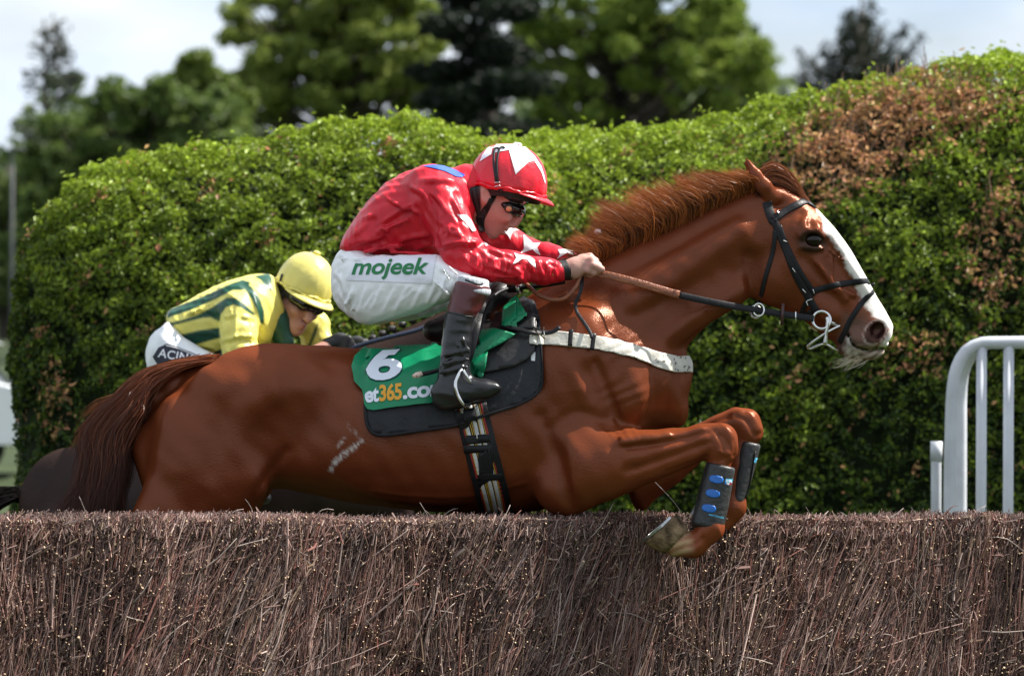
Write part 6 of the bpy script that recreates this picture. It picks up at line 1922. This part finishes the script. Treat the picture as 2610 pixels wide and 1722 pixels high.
V, F = tube([P(1340, 722, -.13), P(1352, 733, -.15), P(1372, 751, -.175), P(1406, 764, -.19), P(1439, 760, -.19), P(1466, 734, -.18), P(1479, 706, -.165), P(1486, 694, -.155)], .0065, n=10, res=50); mesh_obj("rein_loop", V, F, M_tan, rn)
q = [P(1484, 700, -.150), P(1482, 730, -.185), P(1476, 752, -.20), P(1467, 772, -.205), P(1470, 795, -.215), P(1487, 820, -.24), P(1503, 845, -.26), P(1509, 862, -.272)]
q = resample([tuple(p) for p in q], 30)
V, F = ribbon(q, [(.2, -1, .1)] * 30, .011, .003); mesh_obj("rein_end", V, F, M_leather, rn)
V, F = tube([P(1296, 734, -.10), P(1330, 733, -.12)], [.016, .014], n=14); V2, F2 = tube([P(1318, 734, -.115), P(1327, 733, -.119)], .0185, n=16)
wh = thing("riding_whip", "black riding whip with pale tip held along the red jockey's leg", "whip", tuple(P(1300, 735, -.1)))
mesh_obj("handle", V, F, M_leather, wh); mesh_obj("collar", V2, F2, M_steelb, wh)
V, F = tube([P(1440, 718, -.135), P(1380, 728, -.135), P(1330, 733, -.12), P(1296, 735, -.11), P(1250, 765, -.20), P(1215, 860, -.30), P(1170, 920, -.322), P(1121, 942, -.326), P(1078, 953, -.335), P(1060, 957, -.34)], [.007, .007, .006, .005, .006, .008], n=10, res=60); mesh_obj("shaft", V, F, M_leather, wh)
V, F = tube([P(1076, 952, -.335), P(1062, 956, -.338), P(1052, 959, -.34)], [.009, .010, .005], n=10); mesh_obj("tip", V, F, mat("pale_whip_tip", (0.66, 0.50, 0.42), rough=.4), wh)

# tendon boots on the forelegs
M_tb = mat("black_tendon_boot", (0.020, 0.020, 0.021), rough=.45, spec=.5, var=.35, vscale=25, bump=.35, bscale=60)
M_tbb = mat("blue_vent", (0.01, 0.13, 0.50), rough=.35)
M_ltb = mat("light_blue_print", (0.08, 0.42, 0.66), rough=.4)
def tboot(label, y0, y1, A, Bp, left, right, w, flapp=None):
    r = thing("tendon_boot", label, "tendon boot", tuple(P(*A, y0)), group="boots on the chestnut's forelegs")
    T = field_px(min(q[0] for q in left) - 25, A[1] - 30, max(q[0] for q in right) + 25, Bp[1] + 50, min(y0, y1) - .08, max(y0, y1) + .08, .0038)
    T.loft(A, Bp, right, left, w, y=y0, y1=y1, k=.01, n=2.4, endk=.010)
    if flapp: T.chain([P(*q, y1) for q in flapp], [.034, .030, .02], k=.015, ys=1.1)
    for t in (.22, .47, .72):
        a = (left[0][0] + (left[-1][0] - left[0][0]) * t, left[0][1] + (left[-1][1] - left[0][1]) * t)
        b = (right[0][0] + (right[-1][0] - right[0][0]) * t, right[0][1] + (right[-1][1] - right[0][1]) * t)
        T.cone(P(a[0] + 18, a[1] + 10, min(y0, y1) - .055), P(b[0], b[1] + 10, min(y0, y1) - .05), .004, .004, k=.012, op='s')
    V, Q = T.mesh(smooth=2)
    sh = mesh_obj("shell", V, Q, M_tb, r)
    return r, sh, bvh_of(V, Q)
tb, sh, TB = tboot("black tendon boot with three blue vents on the near foreleg", -.24, -.252, (1837, 1184), (1803, 1344),
      [(1799, 1180), (1786, 1230), (1773, 1279), (1758, 1342)], [(1875, 1190), (1866, 1240), (1857, 1290), (1847, 1336)], [(0, .048), (1, .046)], [(1800, 1335), (1798, 1350), (1796, 1356)])
def capsule(cx_, cy_, L, r, an):
    q = []
    for i in range(16):
        a = 2 * math.pi * i / 16
        q.append((cx_ + math.copysign(L, math.cos(a)) * math.cos(an) * (1 if abs(math.cos(a)) > .05 else 0) + r * math.cos(a + an), cy_ + math.copysign(L, math.cos(a)) * math.sin(an) + r * math.sin(a + an)))
    return q
for (x_, y_) in ((1826, 1221), (1817, 1257), (1807, 1295)):
    V, F = patch(capsule(x_, y_, 9, 9, .16), TB, .0025, step=4, thick=.003, yhint=-.28); mesh_obj("vent", V, F, M_tbb, sh)
for (poly, m) in (([(1849, 1219), (1866, 1220), (1864, 1229), (1847, 1228)], M_ltb), ([(1847, 1228), (1852, 1228), (1851, 1234), (1846, 1233)], M_tbb), ([(1852, 1228), (1858, 1229), (1857, 1235), (1851, 1234)], M_white), ([(1858, 1229), (1864, 1229), (1862, 1235), (1857, 1235)], M_gred)):
    V, F = patch(poly, TB, .0025, step=4, yhint=-.28); mesh_obj("badge", V, F, m, sh)
TV, TF = text_mesh("PR", size=1.0, bold=.02); x0, x1 = TV[:, 0].min(), TV[:, 0].max()
V, F = lettering(TV, TF, lambda u, v: (1850 + (u - x0) / (x1 - x0) * 14, 1228 + (u - x0) * 1 - v * 10), TB, .004, yhint=-.28); mesh_obj("lettering", V, F, M_white, sh)
TV, TF = text_mesh("AIRCOOLED", size=1.0, bold=.02); x0, x1 = TV[:, 0].min(), TV[:, 0].max()
V, F = lettering(TV, TF, lambda u, v: (1806 + (u - x0) / (x1 - x0) * 37, 1313 + (u - x0) / (x1 - x0) * 8 - v * 7), TB, .003, yhint=-.28); mesh_obj("lettering", V, F, M_ltb, sh)
tb2, sh2, TB2 = tboot("plain black tendon boot on the far foreleg", .155, .135, (1910, 1126), (1879, 1280),
      [(1882, 1122), (1874, 1170), (1868, 1220), (1860, 1284)], [(1938, 1138), (1928, 1180), (1915, 1225), (1897, 1278)], [(0, .046), (1, .042)])
V, F = strap_px([(1924, 1150), (1917, 1195), (1908, 1240), (1898, 1270)], TB2, .004, .003, off=.001, n=12, yhint=.1); mesh_obj("strap", V, F, M_leather, sh2)
V, F = patch([(1925, 1166), (1932, 1166), (1930, 1180), (1924, 1178)], TB2, .0025, step=4, yhint=.1); mesh_obj("vent", V, F, M_ltb, sh2)

# a twig knocked out of the brush, flying beside the near hoof
V, F = tube([P(1670, 1228, -.30), P(1712, 1272, -.31), P(1738, 1308, -.30), P(1752, 1345, -.29)], [.0008, .0006], n=5, res=14)
tag(mesh_obj("twig", V, F, M_loose), "thin loose twig flying up beside the near foreleg's boot", "twig")

# ================================================================== DARK HORSE AND JOCKEY IN YELLOW, FURTHER BACK
YB = 3.5
D = field_px(-140, 700, 1480, 2280, YB - .42, YB + .42, .014)
D.loft((40, 1350), (930, 1080),
       [(30, 1330), (70, 1270), (110, 1235), (170, 1180), (240, 1132), (300, 1110), (360, 1100), (450, 1080), (600, 1035), (720, 975), (800, 925), (870, 900), (930, 900)],
       [(30, 1390), (100, 1500), (200, 1560), (320, 1560), (450, 1500), (600, 1470), (750, 1420), (850, 1350), (930, 1240)],
       [(0, .06), (.06, .15), (.2, .25), (.45, .265), (.75, .25), (.9, .2), (1, .12)], y=YB, k=.05, endk=.05)
for s in (-1, 1):
    D.ell(P(200, 1300, YB + s * .14), (.22, .11, .24), k=.06, rot=20)
    D.chain([P(200, 1400, YB + s * .13), P(230, 1620, YB + s * .13), P(90, 1800, YB + s * .13), P(70, 1840, YB + s * .13), P(130, 2060, YB + s * .13), P(160, 2150, YB + s * .13), P(190, 2215, YB + s * .13)], [.19, .12, .065, .055, .038, .04, .05], k=.05)
    D.chain([P(860, 1250, YB + s * .15), P(1010, 1290, YB + s * .17), P(1040, 1380, YB + s * .17), P(960, 1420, YB + s * .17), P(920, 1400, YB + s * .17)], [.11, .055, .04, .038, .045], k=.04)
D.loft((830, 1080), (1250, 840),
       [(780, 925), (860, 900), (920, 884), (980, 862), (1040, 832), (1110, 800), (1200, 765), (1260, 760)],
       [(920, 1260), (1020, 1100), (1100, 1000), (1200, 930), (1290, 890)], [(0, .17), (.4, .12), (1, .075)], y=YB, k=.05, endk=.04)
D.chain([P(1250, 815, YB), P(1330, 900, YB), P(1410, 1010, YB)], [.085, .075, .055], k=.04, ys=1.3)
for s in (-1, 1): D.chain([P(1235, 775, YB + s * .05), P(1228, 735, YB + s * .06)], [.025, .006], k=.02)
V, Q = D.mesh(smooth=2)
x, y = to_px(V)
c = np.tile(np.array([0.030, 0.018, 0.014]), (len(V), 1))
M_dark = mat("dark_brown_coat", (0.02, 0.013, 0.011), rough=.5, spec=0, hg=((0.012, 0.011, 0.012), .4), attr='col', var=.3, vscale=4, bump=.2, bscale=120)
dh = thing("racehorse", "dark brown racehorse taking off behind the chestnut, mostly hidden", "horse", (P(400, 0, YB).x, YB, 0))
mesh_obj("body", V, Q, M_dark, dh, cols=c)
DBV = bvh_of(V, Q)
kb_ = (DIST + YB) / (DIST * SCALE)
def w3b(q, y): return np.stack([(q[:, 0] - 1305) * kb_, YB + y, EYE + (HOR - q[:, 1]) * kb_], 1)
N = 2600
q = RNG.random(N); r_ = RNG.random(N)
a = np.stack([70 + 45 * q, 1285 - 35 * q], 1); m1 = np.stack([0 + 30 * q, 1240 + 40 * r_], 1); m2 = np.stack([-90 + 20 * q, 1268 + 90 * r_], 1); e = np.stack([-170 + 30 * q, 1340 + 150 * r_], 1)
yy = RNG.normal(0, .04, N)
CU = np.stack([w3b(a, yy * .4), w3b(m1, yy), w3b(m2, yy), w3b(e, yy)], 1)
hair(CU, RNG.uniform(.004, .008, N), hair_cols(N, (.006, .005, .005), (.03, .022, .018)), "tail", M_mane, dh)
# plaited mane: a row of tight knots
M_plait = mat("black_plait", (0.014, 0.012, 0.012), rough=.6, bump=.6, bscale=120)
for i, (px, py) in enumerate([(872, 890), (898, 882), (925, 872), (950, 861), (975, 850), (1000, 838), (1025, 826), (1050, 815), (1076, 804), (1102, 793), (1130, 782), (1160, 771)]):
    mb = MB()
    c_ = P(px, py, YB)
    vv, ff = sphere(tuple(c_), .017, n=8, sc=(1, .9, .8)); mb.add(vv, ff)
    mb.build("plait", M_plait, dh)
drn = thing("reins", "navy rubber reins along the dark horse's neck", "reins", tuple(P(905, 880, YB - .1)))
M_navy = mat("navy_rein_rubber", (0.015, 0.022, 0.05), rough=.4, bump=.3, bscale=120)
V, F = tube([P(860, 905, YB - .15), P(910, 882, YB - .16), P(980, 862, YB - .165), (P(1060, 842, YB - .16)), P(1150, 812, YB - .14), P(1260, 850, YB - .12), P(1380, 980, YB - .08)], .0085, n=10, res=40); mesh_obj("rein", V, F, M_navy, drn)

M_silk_y = mat("yellow_green_silk", (0.75, 0.65, 0.12), rough=.42, spec=.4, attr='col', var=.08, vscale=10, bump=.3, bscale=22, bdist=.012)
M_capy = mat("yellow_cap_silk", (0.74, 0.65, 0.17), rough=.36, spec=.5, var=.08, vscale=12, bump=.4, bscale=26, bdist=.008)
YEL, GRN = np.array([0.78, 0.69, 0.16]), np.array([0.004, 0.060, 0.034])
jk = thing("person", "jockey in yellow silks with green stripes, crouched low behind the chestnut's rump", "person", (P(520, 0, YB).x, YB, P(0, 950, YB).z))
# head frame: turned towards the camera and pitched down
yaw, pit, rol = math.radians(-56), math.radians(-18), math.radians(14)
fw = Vector((math.cos(yaw) * math.cos(pit), math.sin(yaw) * math.cos(pit), math.sin(pit)))
sd_ = Vector((-math.sin(yaw), math.cos(yaw), 0))
upv = fw.cross(sd_) * 1.0
if upv.z < 0: upv = -upv
sd_, upv = sd_ * math.cos(rol) - upv * math.sin(rol), upv * math.cos(rol) + sd_ * math.sin(rol)
HC2 = P(771, 738, YB - .02)
def LQ(f, s, u): return tuple(HC2 + fw * f + sd_ * s + upv * (u - .020))
K = field_px(330, 690, 960, 1290, YB - .42, YB + .42, .0065)
K.ell(HC2 + upv * .03, (.085, .08, .085), k=.02)
K.cone(LQ(.02, 0, -.05), LQ(.035, 0, -.105), .066, .045, k=.03)
K.ell(LQ(.058, 0, -.128), (.024, .024, .020), k=.015)
K.chain([LQ(.085, 0, -.02), LQ(.100, 0, -.052), LQ(.108, 0, -.068)], [.012, .014, .014], k=.012)
for s in (-1, 1):
    K.ell(LQ(.06, s * .038, -.055), (.024, .02, .02), k=.015)
    K.ell(LQ(.098, s * .012, -.070), (.010, .009, .008), k=.006)
    K.ell(LQ(0, s * .078, -.03), (.018, .012, .028), k=.006)
K.ell(LQ(.086, 0, -.094), (.016, .018, .009), k=.008); K.ell(LQ(.080, 0, -.107), (.016, .018, .009), k=.008)
K.cone(LQ(.098, -.02, -.1005), LQ(.098, .02, -.1005), .0035, k=.004, op='s')
K.cone(LQ(-.01, 0, -.06), P(660, 790, YB), .055, .06, k=.03)
K.chain([P(660, 790, YB), P(560, 815, YB), P(460, 870, YB), P(420, 920, YB)], [.06, .085, .08, .07], k=.04, ys=.8)
for s in (-1, 1):
    if s < 0: arm = [(600, 785, YB - .15), (606, 885, YB - .23), (680, 930, YB - .22), (770, 915, YB - .17), (845, 880, YB - .13)]
    else: arm = [(690, 770, YB + .15), (790, 815, YB + .22), (810, 860, YB + .22), (850, 890, YB + .17), (890, 885, YB + .1)]
    K.chain([P(*a) for a in arm], [.045, .036, .033, .03, .028], k=.02)
    K.chain([P(420, 920, YB + s * .09), P(560, 955, YB + s * .2), P(650, 985, YB + s * .27), P(600, 1150, YB + s * .32), P(590, 1250, YB + s * .32), P(660, 1262, YB + s * .32)], [.06, .05, .04, .035, .025, .02], k=.02)
V, Q = K.mesh(smooth=2)
sk = np.tile(np.array([0.44, 0.22, 0.17]), (len(V), 1))
d = np.linalg.norm((V - np.array(LQ(.095, 0, -.1005))) * np.array([1, 1, 1.6]), axis=1)
m = np.clip(1 - d / .026, 0, 1)[:, None] * .7
sk = sk * (1 - m) + np.array([.30, .08, .075]) * m
mesh_obj("body", V, Q, M_skin, jk, cols=sk)
KBv = bvh_of(V, Q)
# jacket with stripes
J2 = field_px(400, 680, 860, 1000, YB - .40, YB + .40, .0055)
J2.loft((432, 835), (715, 745),
        [(418, 802), (430, 791), (462, 775), (519, 743), (576, 716), (633, 701), (687, 696), (715, 705), (730, 725)],
        [(430, 850), (458, 868), (485, 888), (564, 920), (640, 915), (690, 880), (725, 820)],
        [(0, .12), (.15, .155), (.5, .18), (.8, .2), (1, .11)], y=YB, k=.03, n=2.3, endk=.03)
J2.chain([P(598, 770, YB - .13), P(605, 800, YB - .18), P(606, 850, YB - .21), P(612, 905, YB - .23), P(690, 932, YB - .22), P(770, 918, YB - .17)], [.075, .068, .066, .06, .05, .036], k=.03)
J2.chain([P(690, 760, YB + .13), P(755, 800, YB + .20), P(800, 830, YB + .22), P(806, 872, YB + .22), P(860, 890, YB + .16)], [.075, .062, .055, .05, .036], k=.03)
for (a, b, r) in (((590, 790, -.255), (590, 890, -.29), .007), ((570, 868, -.255), (640, 855, -.27), .007), ((580, 880, -.27), (650, 866, -.27), .006), ((480, 800, -.15), (540, 775, -.18), .006), ((640, 790, -.22), (655, 850, -.23), .007), ((800, 810, .17), (815, 860, .165), .006)):
    J2.cone(P(a[0], a[1], YB + a[2]), P(b[0], b[1], YB + b[2]), r, r * .6, k=.010)
J2.noise(wrinkle(.003, 45, (.7, .5, .6), 1.7)); J2.noise(wrinkle(.0018, 90, (.9, -.3, .6), .4))
V, Q = J2.mesh(smooth=2)
V = crease(V, Q, [([(603, 780), (600, 830), (596, 880)], .009, 6), ([(564, 870), (610, 857), (651, 861)], .008, 6), ([(575, 890), (592, 904)], .007, 5), ([(612, 805), (648, 812)], .005, 5), ([(470, 800), (520, 790), (560, 800)], .005, 6), ([(480, 850), (530, 848), (565, 858)], .006, 6), ([(640, 740), (655, 790), (655, 840)], .007, 6), ([(560, 735), (600, 760)], .005, 6), ([(500, 880), (540, 885), (562, 900)], .006, 5), ([(570, 810), (600, 800)], .005, 5)])
hx, hy = to_px(V)
near = V[:, 1] < YB + .1
col = np.tile(YEL, (len(V), 1))
c3 = lambda q: [(360 + a * .2272, 600 + b * .2272) for a, b in q]
for poly in ([(295, 870), (340, 825), (700, 690), (1000, 550), (1130, 505), (1215, 525), (1185, 590), (1130, 605), (1030, 605), (800, 720), (550, 830), (350, 895), (300, 915)],
             [(1140, 508), (1240, 590), (1320, 700), (1370, 850), (1370, 990), (1340, 970), (1305, 830), (1235, 700), (1170, 600)],
             [(305, 985), (430, 965), (620, 905), (800, 812), (960, 705), (1050, 705), (1150, 770), (1270, 885), (1240, 880), (1130, 805), (1040, 768), (950, 795), (885, 880), (872, 955), (830, 935), (780, 908), (690, 914), (500, 962), (320, 1010)],
             [(420, 1130), (640, 1072), (868, 1042), (880, 1140), (700, 1188), (530, 1235), (440, 1185)],
             [(800, 1325), (895, 1285), (915, 1380), (850, 1380)],
             [(1285, 460), (1430, 430), (1460, 480), (1460, 620), (1400, 570), (1340, 490)]):
    mk = np.clip(soft(c3(poly), 11.0) * 2.6 - .35, 0, 1) * near
    col = col * (1 - mk[:, None]) + GRN * mk[:, None]
far = soft([(770, 900), (790, 870), (800, 840), (812, 820), (806, 850), (790, 885), (780, 905)], 4) * (V[:, 1] > YB)
col = col * (1 - far[:, None]) + GRN * far[:, None]
spk = np.random.default_rng(2).random(len(V)) < .004
col[spk & (hx > 560)] *= .35
mesh_obj("jacket", V, Q, M_silk_y, jk, cols=col)
# dark green neck scarf
SF = field_px(670, 730, 790, 920, YB - .2, YB + .12, .006)
SF.chain([P(692, 765, YB - .02), P(702, 815, YB - .05), P(724, 868, YB - .05)], [.052, .050, .038], k=.03)
V, Q = SF.mesh(smooth=2); mesh_obj("scarf", V, Q, mat("dark_green_scarf", (0.006, 0.06, 0.035), rough=.5, bump=.3, bscale=40), jk)
# breeches with dark panel
B2 = field_px(345, 800, 720, 1080, YB - .38, YB + .38, .0065)
for s in (-1, 1):
    B2.loft((385, 905), (660, 985), [(375, 905), (400, 845), (428, 815), (470, 860), (530, 895), (620, 925), (680, 950)], [(375, 930), (400, 1000), (470, 1040), (560, 1040), (680, 1020)],
            [(0, .09), (.3, .1), (.7, .085), (1, .055)], y=YB + s * .09, y1=YB + s * .27, k=.03, endk=.03)
B2.ell(P(425, 905, YB), (.07, .14, .10), k=.05)
B2.noise(wrinkle(.002, 60, (.7, .3, .7), 1.1))
V, Q = B2.mesh(smooth=2)
b2 = mesh_obj("breeches", V, Q, M_white_breech, jk, cols=np.tile(np.array([.82, .84, .86]), (len(V), 1)))
B2B = bvh_of(V, Q)
M_navyp = mat("navy_printed_panel", (0.008, 0.009, 0.025), rough=.5)
pn = sew([(391, 909), (405, 886), (426, 876), (450, 884), (485, 898), (522, 914), (530, 945), (470, 955), (410, 940)], B2B, .004, M_navyp, b2, "printed_panel", step=7, yhint=YB - .2)
TV, TF = text_mesh("ACING", size=1.0, bold=.015, space=1.05); x0 = TV[:, 0].min()
V, F = lettering(TV, TF, lambda u, v: (404 + (u - x0) * 30 + v * 5, 909 + (u - x0) * 6 - v * 30), B2B, .006, yhint=YB - .2); mesh_obj("lettering", V, F, M_white, pn)
V, F = strap_px([(424, 881), (452, 889), (486, 903), (520, 917)], B2B, .003, .001, off=.006, n=14, yhint=YB - .2); mesh_obj("piping", V, F, M_white, pn)
# boots
for s in (-1, 1):
    Bo = field_px(550, 960, 720, 1300, YB + min(s * .24, s * .42), YB + max(s * .24, s * .42), .009)
    Bo.chain([P(650, 985, YB + s * .31), P(605, 1150, YB + s * .33), P(592, 1250, YB + s * .33)], [.06, .048, .042], k=.02)
    Bo.chain([P(585, 1262, YB + s * .33), P(640, 1268, YB + s * .33), P(675, 1268, YB + s * .33)], [.036, .035, .025], k=.02)
    V, Q = Bo.mesh(smooth=2); mesh_obj("boot", V, Q, M_boot, jk, cols=np.tile(np.array([.011, .011, .013]), (len(V), 1)))
# helmet
V, F = dome(.120, .103, .142, .010, ruff=.0014, seed=4, cen=HC2, E1=fw, E2=upv, SD=sd_)
hm2 = mesh_obj("helmet", V, F, M_capy, jk); HB2 = bvh_of(V, F)
V, F = peak(.120, .102, .040, .020, HC2, fw, upv, sd_); mesh_obj("peak", V, F, M_capy, hm2)
pts = [tuple(HC2 + fw * math.cos(a) * .1225 + sd_ * math.sin(a) * .1045 - upv * (.002 + .003 * math.sin(a * 9))) for a in np.linspace(0, 2 * math.pi, 80, endpoint=False)]
V, F = tube(pts, [.0045 + .0018 * math.sin(i * 2.1) for i in range(80)], n=8, closed=True); mesh_obj("gathered_rim", V, F, M_capy, hm2)
tp2 = HC2 + upv * .149
V, F = tube([tp2 - upv * .004, tp2 + upv * .002, tp2 + upv * .006], [.014, .014, .009], n=16); mesh_obj("button", V, F, M_capy, hm2)
V, F = dome(.113, .096, .12, .036, ruff=0, cen=HC2 - upv * .006, E1=fw, E2=upv, SD=sd_); mesh_obj("padding", V, F, M_black, hm2)
# wrap-round black goggles, chin strap
G2 = field_px(690, 735, 850, 830, YB - .2, YB + .12, .004)
G2.chain([LQ(.062, -.066, -.012), LQ(.088, -.032, -.018), LQ(.096, 0, -.018), LQ(.088, .032, -.018), LQ(.062, .066, -.012)], [.022, .026, .022, .026, .022], k=.008)
V, Q = G2.mesh(smooth=2); mesh_obj("goggles", V, Q, M_blackgloss, jk)
def side_strap(pts, w, nm):
    n = resample([LQ(*p) for p in pts], 16)
    nr = [Vector(LQ(p[0], p[1] * 1.0, p[2])) - HC2 for p in pts]
    V, F = ribbon(n, [tuple(-sd_)] * 16 if pts[0][1] < 0 else [tuple(sd_)] * 16, w, .005); mesh_obj(nm, V, F, M_black, jk)
side_strap([(-.02, -.088, -.01), (-.012, -.084, -.05), (.005, -.070, -.09), (.03, -.05, -.125)], .034, "chin_strap")
side_strap([(.02, -.088, -.012), (.012, -.080, -.05), (.01, -.070, -.09)], .018, "chin_strap")
V, F = strap_px([(702, 690), (697, 715), (700, 738)], HB2, .010, .003, off=.003, n=10, yhint=YB - .1); mesh_obj("goggle_strap", V, F, M_black, jk)
# gloved hands on the neck
for (px, py, dy) in ((862, 872, -.13), (905, 880, .1)):
    GL = field_px(px - 45, py - 35, px + 65, py + 40, YB + dy - .08, YB + dy + .08, .005)
    GL.chain([P(px - 25, py + 8, YB + dy), P(px + 5, py - 2, YB + dy)], [.030, .034], k=.012)
    for j in range(4):
        GL.chain([P(px, py - 12 + 9 * j, YB + dy - .015), P(px + 26 - 2 * j, py - 10 + 9 * j, YB + dy - .03), P(px + 34 - 2 * j, py + 2 + 8 * j, YB + dy - .02), P(px + 22, py + 8 + 7 * j, YB + dy)], [.013, .012, .011, .010], k=.006)
    GL.chain([P(px - 8, py - 8, YB + dy + .02), P(px + 20, py - 6, YB + dy + .03), P(px + 36, py + 4, YB + dy + .02)], [.014, .012, .010], k=.006)
    V, Q = GL.mesh(smooth=2); mesh_obj("glove", V, Q, M_black, jk)
